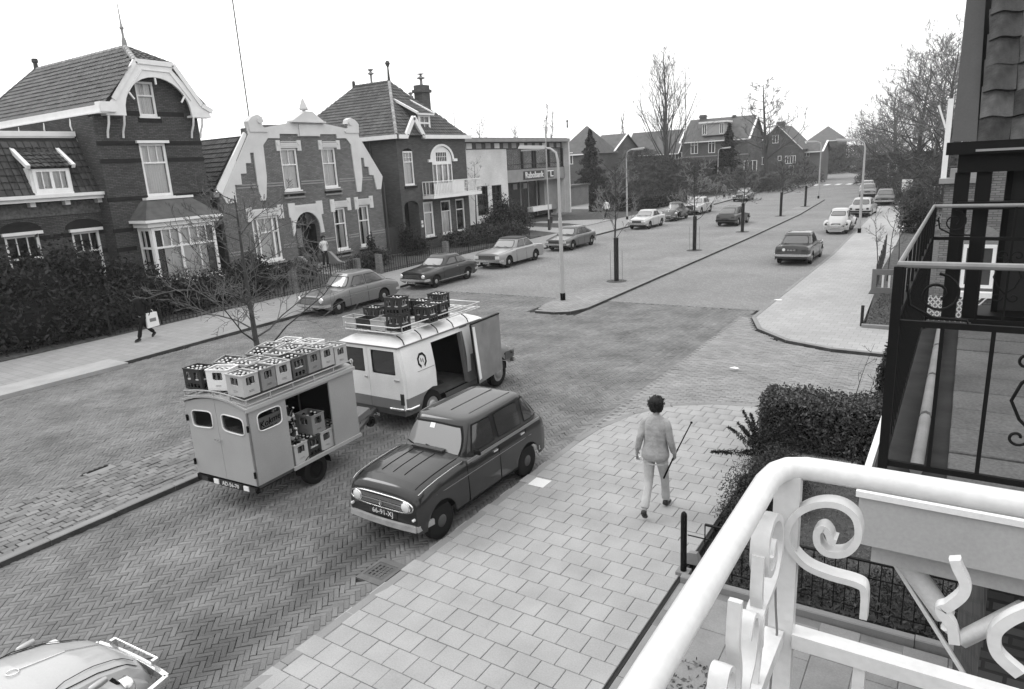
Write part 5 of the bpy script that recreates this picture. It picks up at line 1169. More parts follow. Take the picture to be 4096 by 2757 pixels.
lamp('second lamp head of the far median, facing the left lane', 1692, 350, 5.9, 0, base=Vector((-28.6, 96, 0)))
lamp('distant lamp on the crossing corner', 1840, 398, 6.3, PI, base=Vector((-25.5, 142, 0)))
t = thing('flagpole', 'white flagpole standing in front of the bank glazing', 'flagpole', FG(1250, 525, 0)); tp_ = FG(1250, 525, 0)
MB().tube([(0, 0, 0), (0, 0, 8.3)], [.06, .035], 8).build('pole', m_lamp, t); MB().lathe([(0, 8.28), (.08, 8.34), (0, 8.42)], n=8).build('knob', m_doorw, t); MB().box(-.08, .08, -.08, .08, 0, .9).build('base', m_doorw, t)
p = FG(1243, 520, 0); t = thing('litter_bin', 'dark litter bin on a post beside the bank path', 'bin', (p.x + .8, p.y - .6, 0)); MB().tube([(0, 0, 0), (0, 0, .6)], .03, 6).build('post', m_doorw, t); MB().lathe([(.14, .5), (.19, 1.0), (.19, 1.02)], n=10).build('bin', m_doorw, t)
# aerials
def aerial(label, x, y, z0, z1, r, n):
    t = thing('aerial_mast', label, 'aerial', (x, y, z0)); MB().tube([(0, 0, 0), (0, 0, z1 - z0)], r, 5).build('mast', m_rail, t); R = random.Random(int(z1 * 10))
    for i in range(n):
        z = (z1 - z0) * (i + .6) / n; mb = MB(); a_ = R.uniform(0, 3); mb.bar((-.25 * math.cos(a_), -.25 * math.sin(a_), z), (.25 * math.cos(a_), .25 * math.sin(a_), z), .012, .012); mb.lathe([(0, z - .05), (.04, z), (0, z + .05)], n=6); mb.build('crossbar', m_rail, t)
A_ = FX(566, 262, -38); aerial('very tall thin aerial mast rising behind the gabled house', -38, A_.y, A_.z - 2, A_.z + 12, .035, 9)
A_ = FX(1036, 300, -36); aerial('short aerial above the hipped house roof corner', -36, A_.y, A_.z - 2, A_.z + 1.8, .02, 4)
# ================================================================ vehicles
m_tyre = M('tyre_rubber', .02, .85); m_chrome = M('chrome', .75, .22, metal=.9, grain=0); m_rubber = M('black_rubber', .012, .6, grain=0)
m_alum = M('dull_aluminium', .5, .4, metal=.6); m_under = M('underbody', .008, .95, grain=0); m_lens = M('lamp_glass', .65, .12, spec=.8, grain=0); m_red = M('tail_lamp', .05, .25, grain=0)
m_plate = M('number_plate', .03, .5, grain=0); m_platel = M('plate_letters', .7, .6, grain=0); m_rim = M('rim_paint', .3, .5); m_seam = M('door_seam', .006, .9, grain=0)
m_cabin = M('cabin_dark', .025, .9, grain=0)
def car_glass(name, g, base):
    m = bpy.data.materials.new(name); m.use_nodes = True; p = m.node_tree.nodes['Principled BSDF']; p.inputs['Base Color'].default_value = (base,) * 3 + (1,); p.inputs['Roughness'].default_value = .06; p.inputs['Specular IOR Level'].default_value = g; return m
m_cglass = car_glass('car_glass', .9, .03); m_cglass_l = car_glass('windscreen_glass', 1.0, .16)
PAINT = {}
def paint(name, v, rough=.32, coat=.5):
    if name not in PAINT: PAINT[name] = M('paint_' + name, min(v, .56), rough, var=.04, scale=2, coat=.8, grain=.03, spec=.05)
    return PAINT[name]
def wheel_parts(parent, x, y, r, w_, sgn, cap=m_alum, rim=m_rim):
    mb = MB(); prof = [(r * .58, -w_ / 2), (r * .9, -w_ / 2), (r * .985, -w_ * .38), (r, -w_ * .2), (r, w_ * .2), (r * .985, w_ * .38), (r * .9, w_ / 2), (r * .62, w_ / 2), (r * .6, w_ * .3)]
    mb.lathe(prof, (x, y, r), 22, 'x'); wh = mb.build('wheel', m_tyre, parent, smooth=40)
    mb = MB(); d = w_ / 2 * sgn
    mb.lathe([(r * .6, d * .8), (r * .55, d * .6), (r * .4, d * .75), (r * .36, d * .9)], (x, y, r), 18, 'x') if True else None
    mb.build('rim', rim, wh, smooth=40)
    mb = MB(); mb.lathe([(r * .37, d * .85), (r * .33, d * 1.02), (r * .15, d * 1.12), (0.0, d * 1.14)], (x, y, r), 16, 'x'); mb.build('hubcap', cap, wh, smooth=50)
    return wh
def carbuild(name, label, cat, sp, mat, loc, rz, group=None, roofmat=None, detail=2):
    L_, W_, H_ = sp['L'], sp['W'], sp['H']; hw = W_ / 2; r = sp.get('r', .29); fo = sp['fo']; wb = sp['wb']
    t = thing(name, label, cat, loc, rz, group)
    top = sp['top']; zs0 = sp.get('sill', .22); ax = (fo, fo + wb); ar = r * 1.18
    fz0, rz0 = sp.get('fz', .42), sp.get('rz', .42)
    taper_f, taper_r = sp.get('tf', .12), sp.get('tr', .1); tl_ = sp.get('tlen', .5)
    def hwid(d):
        a = 1.0
        if d < tl_: a -= taper_f * (1 - d / tl_) ** 2.4
        if L_ - d < tl_: a -= taper_r * (1 - (L_ - d) / tl_) ** 2.4
        return hw * a
    def zbot(d):
        z = zs0
        if d < .35: z = lerp(fz0 * .85, zs0, min(1, d / .35)) if fz0 > zs0 else zs0
        if L_ - d < .35: z = max(z, lerp(rz0 * .8, zs0, min(1, (L_ - d) / .35)))
        for a in ax:
            q = ar * ar - (d - a) ** 2
            if q > 0: z = max(z, r + math.sqrt(q))
        return z
    st = sorted(set([round(L_ * i / 40, 4) for i in range(41)] + [round(a + ar * math.cos(PI * k / 8), 4) for a in ax for k in range(9)] + [round(p[0], 4) for p in top if 0 <= p[0] <= L_]))
    crown = sp.get('crown', .03); sh = sp.get('sh', .07); bul = sp.get('bulge', .03); wt = sp.get('wt', .9)
    V = []; ns = 0
    for d in st:
        zt = interp(d, top); w_ = hwid(d); zb = min(zbot(d), zt - sh - .04); zsd = zt - sh
        zm = max(zb + .01, min(.5, zsd - .02))
        half = [(w_ * .985 if zb < r * 1.5 else w_ - .005, zb), (w_ + 0, lerp(zb, zm, .5)), (w_ + .0, zm), (w_ - bul * .35, lerp(zm, zsd, .6)), (w_ - bul, zsd), (w_ * wt, zt - sh * .28), (w_ * wt * .86, zt), (w_ * .45, zt + crown * .8), (0, zt + crown)]
        row = [(x, L_ / 2 - d, z) for x, z in half] + [(-x, L_ / 2 - d, z) for x, z in reversed(half[:-1])]
        ns = len(row); V += row
    F_ = [(i * ns + j, i * ns + j + 1, (i + 1) * ns + j + 1, (i + 1) * ns + j) for i in range(len(st) - 1) for j in range(ns - 1)]
    F_.append(tuple(range(ns))); k0 = (len(st) - 1) * ns; F_.append(tuple(k0 + i for i in reversed(range(ns))))
    MB().mesh(V, F_).build('body', mat, t, smooth=38)
    mb = MB(); mb.box(-hw + .22, hw - .22, -L_ / 2 + .3, L_ / 2 - .3, zs0 - .03, .6); mb.build('chassis', m_under, t)
    for a in ax:
        mb = MB(); mb.box(-hw + .03, hw - .03, L_ / 2 - a - ar * .95, L_ / 2 - a + ar * .95, r + ar * .7, r + ar + .02); mb.build('wheel_arch', m_under, t)
    # greenhouse
    g = sp['gh']; zb, zr = g['zb'], g['zr']; n_ = g.get('n', 6.0)
    def gpar(z):
        q = (z - zb) / (zr - zb); q2 = q - g.get('cv', .12) * q * (1 - q)
        f = lerp(g['f0'], g['f1'], q2); rr = lerp(g['r0'], g['r1'], q - g.get('cvr', g.get('cv', .12)) * q * (1 - q)); b = lerp(g['wb'], g['wr'], q - .22 * q * (1 - q))
        return L_ / 2 - (f + rr) / 2, (rr - f) / 2, b
    def side_pt(y, z, off=0.0, sgn=1):
        c, a, b = gpar(z); q = min(.999, abs(y - c) / a); return (sgn * (b * (1 - q ** n_) ** (1 / n_) + off), y, z)
    def end_pt(x, z, off=0.0, sgn=1):
        c, a, b = gpar(z); q = min(.999, abs(x) / b); return (x, c + sgn * (a * (1 - q ** n_) ** (1 / n_) + off), z)
    mb = MB(); m_ = 44; rings = []
    def ring(z, sc=1.0, zz=None):
        c, a, b = gpar(z); pts = []
        for i in range(m_):
            th_ = 2 * PI * i / m_; cx, sy = math.cos(th_), math.sin(th_)
            e = 2 / n_; pts.append((b * sc * math.copysign(abs(cx) ** e, cx), c + (a - (1 - sc) * b) * math.copysign(abs(sy) ** e, sy), z if zz is None else zz))
        return pts
    zz0 = zb - .05
    rings.append([(p[0], p[1], zz0) for p in ring(zb)])
    for q in (0, .14, .28, .42, .56, .7, .82, .93): rings.append(ring(lerp(zb, zr - .02, q)))
    rh = g.get('crown', .07)
    for sc, dz in ((.975, .35), (.93, .6), (.84, .8), (.6, .95), (.3, 1.0)): rings.append(ring(zr - .02, sc, zr - .02 + rh * dz))
    V = [p for q in rings for p in q]; k = len(rings)
    F_ = [(i * m_ + j, i * m_ + (j + 1) % m_, (i + 1) * m_ + (j + 1) % m_, (i + 1) * m_ + j) for i in range(k - 1) for j in range(m_)]; F_.append(tuple((k - 1) * m_ + j for j in range(m_)))
    mi = [0] * (8 * m_) + [1] * (len(F_) - 8 * m_)
    mb.mesh(V, F_); mb.m = mi; mb.build('roof', [mat, roofmat or mat], t, smooth=45)
    def panel(nm, fn, c4, off, mt, par, nu=14, nv=8, round_=.12):
        """c4: corners (u,z) bl br tr tl mapped through fn(u, z, off)"""
        vs = []
        for j in range(nv + 1):
            for i in range(nu + 1):
                u, v = 2 * i / nu - 1, 2 * j / nv - 1
                u2 = u * math.sqrt(1 - round_ * v * v); v2 = v * math.sqrt(1 - round_ * u * u); a, b = (u2 + 1) / 2, (v2 + 1) / 2
                lo = (lerp(c4[0][0], c4[1][0], a), lerp(c4[0][1], c4[1][1], a)); hi = (lerp(c4[3][0], c4[2][0], a), lerp(c4[3][1], c4[2][1], a))
                vs.append(fn(lerp(lo[0], hi[0], b), lerp(lo[1], hi[1], b), off))
        m = MB(); m.mesh(vs, [(j * (nu + 1) + i, j * (nu + 1) + i + 1, (j + 1) * (nu + 1) + i + 1, (j + 1) * (nu + 1) + i) for j in range(nv) for i in range(nu)]); return m.build(nm, mt, par, smooth=60)
    def grow(c4, e):
        cx = sum(p[0] for p in c4) / 4; cz = sum(p[1] for p in c4) / 4
        return [(p[0] + math.copysign(e, p[0] - cx), p[1] + math.copysign(e, p[1] - cz)) for p in c4]
    zw0, zw1 = zb + g.get('m0', .04), zr - g.get('m1', .1)
    trimm = m_chrome if sp.get('ctrim') else m_rubber
    for sgn, nm, mt in ((1, 'windscreen', sp.get('wsm', m_cglass_l)), (-1, 'rear_window', m_cglass)):
        bw0, bw1 = gpar(zw0)[2] * g.get('wsw', .84), gpar(zw1)[2] * g.get('wsw', .84) * .96
        c4 = [(-bw0, zw0), (bw0, zw0), (bw1, zw1), (-bw1, zw1)]
        if sgn < 0 and g.get('rear_z'): c4 = [(-bw0 * .9, g['rear_z'][0]), (bw0 * .9, g['rear_z'][0]), (bw1 * .85, g['rear_z'][1]), (-bw1 * .85, g['rear_z'][1])]
        fn = lambda x, z, off, s=sgn: end_pt(x, z, off, s)
        fr_ = panel('window_seal', fn, grow(c4, .024), .01, trimm, t); panel(nm, fn, c4, .016, mt, fr_)
    for sgn in (1, -1):
        for wn in g['win']:
            # (front bottom, rear bottom, front top, rear top) as distance from the front
            yb0, yb1, yt0, yt1 = [L_ / 2 - v for v in wn[:4]]
            z0_, z1_ = (wn[4], wn[5]) if len(wn) > 4 else (zw0, zw1)
            c4 = [(yb1, z0_), (yb0, z0_), (yt0, z1_), (yt1, z1_)]
            fn = lambda y, z, off, s=sgn: side_pt(y, z, off, s)
            fr_ = panel('window_seal', fn, grow(c4, .02), .005, trimm, t, 8, 4, .06); panel('side_window', fn, c4, .009, m_cglass, fr_, 8, 4, .06)
    # door seams, handles, trims on the body side
    def sidex(d, z): 
        w_ = hwid(d); zt = interp(d, top); zsd = zt - sh; zm = .5
        if z <= zm: return w_
        return w_ - bul * min(1, (z - zm) / max(.05, zsd - zm))
    for sgn in (1, -1):
        for d in sp.get('doors', []):
            zt = interp(d, top) - sh; mb = MB(); pts = [(sgn * (sidex(d, z) + .004), L_ / 2 - d, z) for z in np.linspace(zbot(d) + .02, zt, 6)]
            for a, b in zip(pts, pts[1:]): mb.bar(a, b, .012, .006, up=(sgn, 0, 0))
            mb.build('door_seam', m_seam, t)
        for d in sp.get('handles', []):
            z = interp(d, top) - sh - .04; mb = MB(); mb.box(sgn * (sidex(d, z) - .0), sgn * (sidex(d, z) + .028), L_ / 2 - d - .06, L_ / 2 - d + .06, z - .012, z + .012); mb.build('door_handle', m_chrome, t)
        for (d0, d1, z, hh, mt) in sp.get('strips', []):
            mb = MB(); pts = [(sgn * (sidex(d, z) + .003), L_ / 2 - d, z) for d in np.linspace(d0, d1, 8)]
            for a, b in zip(pts, pts[1:]): mb.bar(a, b, .012, hh, up=(0, 0, 1))
            mb.build('side_strip', mt, t)
        for a in ax: wheel_parts(t, sgn * (hw - .11), L_ / 2 - a, r, .16, sgn, sp.get('cap', m_alum), sp.get('rim', m_rim))
        if sp.get('sill_strip', 1):
            mb = MB(); mb.box(sgn * (hw - .03), sgn * (hw - .005), L_ / 2 - ax[1] + ar, L_ / 2 - ax[0] - ar, zs0 - .02, zs0 + .02); mb.build('sill', sp.get('sillm', m_under), t)
    # bumpers
    def bumper(d, z, hh, sgn, mt, wrap=.3, nm='bumper'):
        b = hw * (.97 if sgn > 0 else .97); pts = []
        y0 = L_ / 2 - d
        for q in np.linspace(-1, 1, 13):
            x = b * max(-1, min(1, q * 1.12)); back = max(0, abs(q) - .86) / .14 * wrap; pts.append((x, y0 - sgn * (back + .05 * q * q), z))
        mb = MB()
        for a, c in zip(pts, pts[1:]): mb.bar(a, c, .05, hh, up=(0, 0, 1))
        mb.build(nm, mt, t, smooth=60)
    bz, bh = sp.get('bz', .43), sp.get('bh', .11); bm_ = sp.get('bm', m_chrome)
    bumper(-.05, bz, bh, 1, bm_); bumper(L_ + .05, sp.get('bzr', bz + .02), bh, -1, bm_)
    fz = interp(0.0, top); f0 = L_ / 2 + .004; fw = hwid(0)
    # front face
    gz0, gz1 = sp.get('grille') or (bz + .1, fz - .07); gw = sp.get('gw', fw * .66)
    if sp.get('grille') is not False:
        mb = MB(); mb.box(-gw, gw, f0 - .02, f0 + .012, gz0, gz1); gr = mb.build('grille', sp.get('grm', m_rubber), t)
        for i in range(sp.get('bars', 4)):
            z = lerp(gz0, gz1, (i + .5) / sp.get('bars', 4)); mb = MB(); mb.box(-gw + .01, gw - .01, f0 + .012, f0 + .02, z - .006, z + .006); mb.build('grille_bar', m_chrome if sp.get('chbars') else m_rim, gr)
    for sgn in (1, -1):
        lx = sp.get('lx', fw * .8); lr = sp.get('lr', .085); lz = sp.get('lz', (gz0 + gz1) / 2)
        if sp.get('sq'):
            mb = MB(); mb.box(sgn * (lx - lr * 1.2), sgn * (lx + lr * 1.2), f0 - .02, f0 + .02, lz - lr * .75, lz + lr * .75); mb.build('headlight', m_lens, t)
        else:
            mb = MB(); mb.lathe([(lr * 1.12, -.02), (lr * 1.15, .02), (lr, .035)], (sgn * lx, f0, lz), 16, 'y'); hl = mb.build('headlight', m_chrome, t, smooth=50)
            mb = MB(); mb.lathe([(lr, .03), (lr * .6, .05), (0, .058)], (sgn * lx, f0, lz), 16, 'y'); mb.build('lens', m_lens, hl, smooth=60)
            if sp.get('twin'): mb = MB(); mb.lathe([(lr * .95, -.02), (lr * .95, .03), (lr * .5, .045), (0, .05)], (sgn * (lx - lr * 2.2), f0, lz), 14, 'y'); mb.build('headlight', m_lens, t, smooth=50)
    def plate(sgn, z, s):
        mb = MB(); y = sgn * (L_ / 2 + (.09 if sgn > 0 else sp.get('pr', .02))); mb.box(-.26, .26, y - .01 * sgn, y + .004 * sgn, z - .055, z + .055); p_ = mb.build('number_plate', m_plate, t)
        if s: text(s, p_, m_platel, .1, (0, y + .006 * sgn, z), (-sgn, 0, 0), (0, 0, 1), 'lettering', .002)
    plate(1, sp.get('pz', bz - .11), sp.get('ptext')); plate(-1, sp.get('pzr', bz + .17), sp.get('ptextr'))
    rf = -L_ / 2 - .004; rw_ = hwid(L_); tz = interp(L_, top)
    for sgn in (1, -1):
        tw_, th_ = sp.get('tl', (.14, .08)); lz = sp.get('tlz', tz - .12); mb = MB(); x = rw_ * sp.get('tlx', .93) - tw_ / 2 - .02; mb.box(sgn * (x - tw_ / 2), sgn * (x + tw_ / 2), rf - .015, rf + .02, lz - th_ / 2, lz + th_ / 2); mb.build('tail_light', m_red, t)
        if sp.get('mirror') and sgn == sp['mirror']:
            c = L_ / 2 - g['f0'] - .25; mb = MB(); mb.bar((sgn * (hw - .03), c, zb - .02), (sgn * (hw + .07), c + .02, zb + .07), .015, .015); mb.obox((sgn * (hw + .09), c + .02, zb + .09), (1, 0, 0), (0, 1, 0), (0, 0, 1), .055, .012, .04); mb.build('mirror', m_chrome, t)
    # wipers, hood seam
    if detail > 1:
        for x0 in (-.42, .12):
            p0 = end_pt(x0, zb + .03, .03); p1 = end_pt(x0 + .32, zb + .09, .03); mb = MB(); mb.bar(p0, p1, .012, .012); mb.build('wiper', m_rubber, t)
        for sgn in (1, -1):
            mb = MB(); pts = [(sgn * hwid(d) * wt * .93, L_ / 2 - d, interp(d, top) + .004 - sh * .1) for d in np.linspace(.12, g['f0'] - .05, 9)]
            for a, b in zip(pts, pts[1:]): mb.bar(a, b, .008, .006)
            mb.build('bonnet_seam', m_seam, t)
    t['_'] = 1; del t['_']
    return t, dict(end=end_pt, side=side_pt, hwid=hwid, panel=panel, par=gpar, sidex=sidex)
RZN = PI   # nose towards the camera end of the street
def P0(px, py): return FG(px, py, ROADZ)
base_sedan = dict(L=4.2, W=1.6, H=1.4, r=.29, fo=.75, wb=2.5, top=[(0, .62), (.05, .74), (.4, .8), (1.25, .88), (1.6, .9), (3.2, .9), (4.1, .86), (4.2, .72)], doors=[1.45, 2.4, 3.2], handles=[2.2, 3.05], cap=m_alum,
    gh=dict(f0=1.3, f1=1.85, r1=2.95, r0=3.5, zb=.9, zr=1.36, wb=.7, wr=.56, win=[(1.62, 2.34, 1.97, 2.34), (2.42, 3.2, 2.42, 2.85)]), ctrim=0)
def spec(**k):
    s = dict(base_sedan); gh = dict(base_sedan['gh']); gh.update(k.pop('gh', {})); s.update(k); s['gh'] = gh; return s
LP = 'cars parked along the left kerb'
# 1: mid grey saloon, low grille with round lamps
carbuild('parked_car', 'mid grey saloon with round headlights, nearest car at the left kerb', 'car',
    spec(L=4.3, W=1.62, top=[(0, .6), (.03, .74), (.12, .78), (1.2, .88), (1.5, .93), (3.3, .93), (3.55, .93), (4.2, .8), (4.3, .66)], fo=.72, wb=2.55, grille=(.5, .68), gw=.5, grm=M('grille_grey', .3, .5, metal=.5), bars=6, lx=.62, lr=.1, lz=.66, strips=[(.1, 4.2, .66, .012, m_chrome)], bm=m_chrome,
         doors=[1.35, 2.35, 3.15], handles=[2.2], cap=M('hubcap_grey', .35, .4, metal=.3), ptext='00-81-RD', tlx=.95, mirror=-1,
         gh=dict(f0=1.3, f1=1.75, r1=3.0, r0=3.75, zb=.93, zr=1.4, win=[(1.55, 2.3, 1.85, 2.3), (2.4, 3.35, 2.4, 3.0)])), paint('grey', .17), (-20.95, 19.98, ROADZ), RZN, LP)
# 2: dark coupe
carbuild('parked_car', 'dark two-door coupe with black grille, second car at the left kerb', 'car',
    spec(L=4.1, W=1.6, fo=.76, wb=2.45, top=[(0, .66), (.04, .76), (1.2, .85), (1.5, .9), (3.1, .9), (3.4, .93), (4.0, .84), (4.1, .66)], grille=(.52, .68), gw=.45, bars=3, lx=.64, lr=.08, sq=0, doors=[1.35, 2.55], handles=[2.4], cap=m_alum, rim=m_alum, ptext='26-32-UK', strips=[(.9, 3.2, .3, .02, m_chrome)],
         gh=dict(f0=1.3, f1=1.95, r1=2.85, r0=3.55, zb=.9, zr=1.3, win=[(1.66, 2.45, 2.05, 2.42), (2.55, 3.2, 2.52, 2.85)])), paint('charcoal', .035), (-20.95, 25.9, ROADZ), RZN, LP)
# 3: large pale saloon with dark vinyl roof
carbuild('parked_car', 'large silver saloon with dark vinyl roof, third at the left kerb', 'car',
    spec(L=4.65, W=1.76, r=.31, fo=.85, wb=2.75, top=[(0, .64), (.04, .8), (1.4, .9), (1.7, .94), (3.5, .94), (3.75, .97), (4.5, .88), (4.65, .7)], grille=(.52, .72), gw=.52, bars=5, lx=.66, lr=.1, sq=1, doors=[1.6, 2.6, 3.4], handles=[2.5, 3.3], ptext='54-37-HE', cap=m_alum,
         gh=dict(f0=1.5, f1=2.1, r1=3.15, r0=3.85, zb=.95, zr=1.4, wb=.76, wr=.62, win=[(1.85, 2.6, 2.2, 2.6), (2.7, 3.55, 2.7, 3.1)])), paint('silver', .34, .3), (-21.05, 32.3, ROADZ), RZN, LP, roofmat=M('vinyl_roof', .07, .6))
# 4: fastback with flat nose
carbuild('parked_car', 'grey fastback with long sloping tail, fourth at the left kerb', 'car',
    spec(L=4.15, W=1.62, fo=.8, wb=2.6, r=.3, top=[(0, .58), (.05, .68), (1.2, .84), (1.5, .88), (3.2, .88), (4.0, .9), (4.15, .7)], grille=(.5, .64), gw=.7, bars=2, lx=.6, lr=.09, sq=1, doors=[1.45, 2.3, 3.05], handles=[2.2, 2.95], cap=m_alum, rim=m_alum,
         gh=dict(f0=1.15, f1=1.8, r1=2.7, r0=3.95, zb=.88, zr=1.32, cvr=.45, win=[(1.5, 2.2, 1.92, 2.2), (2.28, 2.95, 2.28, 2.9), (3.02, 3.6, 2.98, 3.15)])), paint('fastback', .12), (-20.95, 39.3, ROADZ), RZN, LP)
# 5: white coupe
carbuild('parked_car', 'white two-door coupe parked at the park edge', 'car',
    spec(L=4.15, W=1.6, fo=.75, wb=2.45, grille=(.52, .68), gw=.5, bars=3, lx=.62, lr=.08, twin=1, doors=[1.35, 2.5], handles=[2.35], cap=m_alum,
         gh=dict(f0=1.3, f1=1.95, r1=2.75, r0=3.4, zr=1.32, win=[(1.66, 2.4, 2.05, 2.4), (2.48, 3.1, 2.48, 2.75)])), paint('white', .72), (-20.98, 52.0, ROADZ), RZN, LP)
# 7: white square saloon
carbuild('parked_car', 'white square saloon with tall dark grille beside the walking cyclist', 'car',
    spec(L=4.7, W=1.78, r=.32, fo=.85, wb=2.75, top=[(0, .7), (.04, .88), (1.5, .95), (1.8, .98), (3.6, .98), (4.6, .92), (4.7, .75)], grille=(.5, .85), gw=.36, bars=4, lx=.7, lr=.1, lz=.7, doors=[1.7, 2.7, 3.5], handles=[2.55, 3.4], cap=m_alum,
         gh=dict(f0=1.5, f1=2.05, r1=3.2, r0=3.8, zb=.98, zr=1.46, wb=.78, wr=.64, win=[(1.85, 2.65, 2.15, 2.65), (2.75, 3.5, 2.75, 3.1)])), paint('white', .72), (-21.15, 64.8, ROADZ), RZN, LP)
# 8: dark saloon in the left lane further on
carbuild('parked_car', 'dark saloon with chrome grille, farthest at the left kerb', 'car', spec(W=1.66, grille=(.55, .72), gw=.5, lx=.66, twin=1, cap=m_alum), paint('dark', .06), (-21.3, 81.5, ROADZ), RZN + .04, LP)
# 9: hatchback driving away in the left carriageway
carbuild('moving_car', 'grey sloping hatchback driving away beside the median', 'car',
    spec(L=3.85, W=1.55, fo=.7, wb=2.4, top=[(0, .6), (.05, .74), (1.1, .86), (1.4, .9), (3.3, .9), (3.8, .86), (3.85, .6)], doors=[1.35, 2.5], handles=[2.4], bm=m_rubber, bh=.08, tl=(.2, .1), tlz=.68, pzr=.55,
         gh=dict(f0=1.2, f1=1.7, r1=2.75, r0=3.7, zb=.9, zr=1.38, cvr=.25, win=[(1.5, 2.3, 1.82, 2.3), (2.4, 3.2, 2.4, 2.75)])), paint('grey_dull', .1), (-14.9, 54.2, ROADZ), -.03)
# 10: dark grey saloon on the right, seen from behind
t10, f10 = carbuild('parked_car', 'dark grey saloon with country sticker, seen from behind, nearest on the right', 'car',
    spec(L=4.05, W=1.6, fo=.72, wb=2.42, top=[(0, .62), (.05, .76), (1.2, .86), (1.5, .92), (3.1, .92), (3.95, .9), (4.05, .64)], ptextr='45-66-YE', tl=(.2, .1), tlz=.72, pzr=.74, bzr=.5, strips=[(.1, 4.0, .78, .012, m_chrome)], cap=m_alum,
         gh=dict(f0=1.25, f1=1.75, r1=2.75, r0=3.3, zb=.92, zr=1.38, wb=.71, wr=.58)), paint('slate', .05), (-6.68, 36.15, ROADZ), 0, 'cars parked along the right kerb')
mb = MB(); mb.lathe([(0, 0), (.07, 0), (.07, -.006), (0, -.006)], (-.33, -2.045, .76), 12, 'y'); mb.build('sticker', m_white, t10)
# 12, 13, 14, 15 on the right
RP = 'cars parked along the right kerb'
carbuild('parked_car', 'white saloon with black tail lights between the white beetle and grey saloon', 'car', spec(L=4.1, W=1.6, bm=m_rubber, tl=(.16, .14), tlz=.66, pzr=.62, top=[(0, .62), (.05, .76), (1.2, .86), (3.1, .92), (3.95, .9), (4.05, .74), (4.1, .62)], gh=dict(zb=.92)), paint('white2', .62), (-6.8, 61.2, ROADZ), -.02, RP)
carbuild('parked_car', 'mid grey saloon half on the right pavement', 'car', spec(L=4.3, W=1.65), paint('mid', .2), (-6.2, 71.6, ROADZ + .06), .05, RP)
carbuild('parked_car', 'pale grey saloon with chrome bumper double-parked on the right', 'car', spec(L=4.4, W=1.68), paint('pale', .38), (-8.95, 84.5, ROADZ), .05, RP)
carbuild('parked_car', 'white roofed car ahead of the pale grey saloon', 'car', spec(L=4.3, W=1.65, H=1.5), paint('white3', .66), (-9.9, 92.0, ROADZ), .08, RP)
for i, (x, y, pn, v, lab) in enumerate([(-21.4, 170, 'dark', .06, 'nearest dark car of the distant row at the bend'), (-22.6, 180, 'mid', .2, 'grey car of the distant row at the bend'), (-23.2, 189, 'white3', .66, 'white car of the distant row at the bend'), (-24.5, 199, 'pale', .38, 'last pale car of the distant row at the bend')]):
    carbuild('parked_car', lab, 'car', spec(), paint(pn, v), (x, y, ROADZ), RZN + .1, 'distant cars at the bend', detail=1)

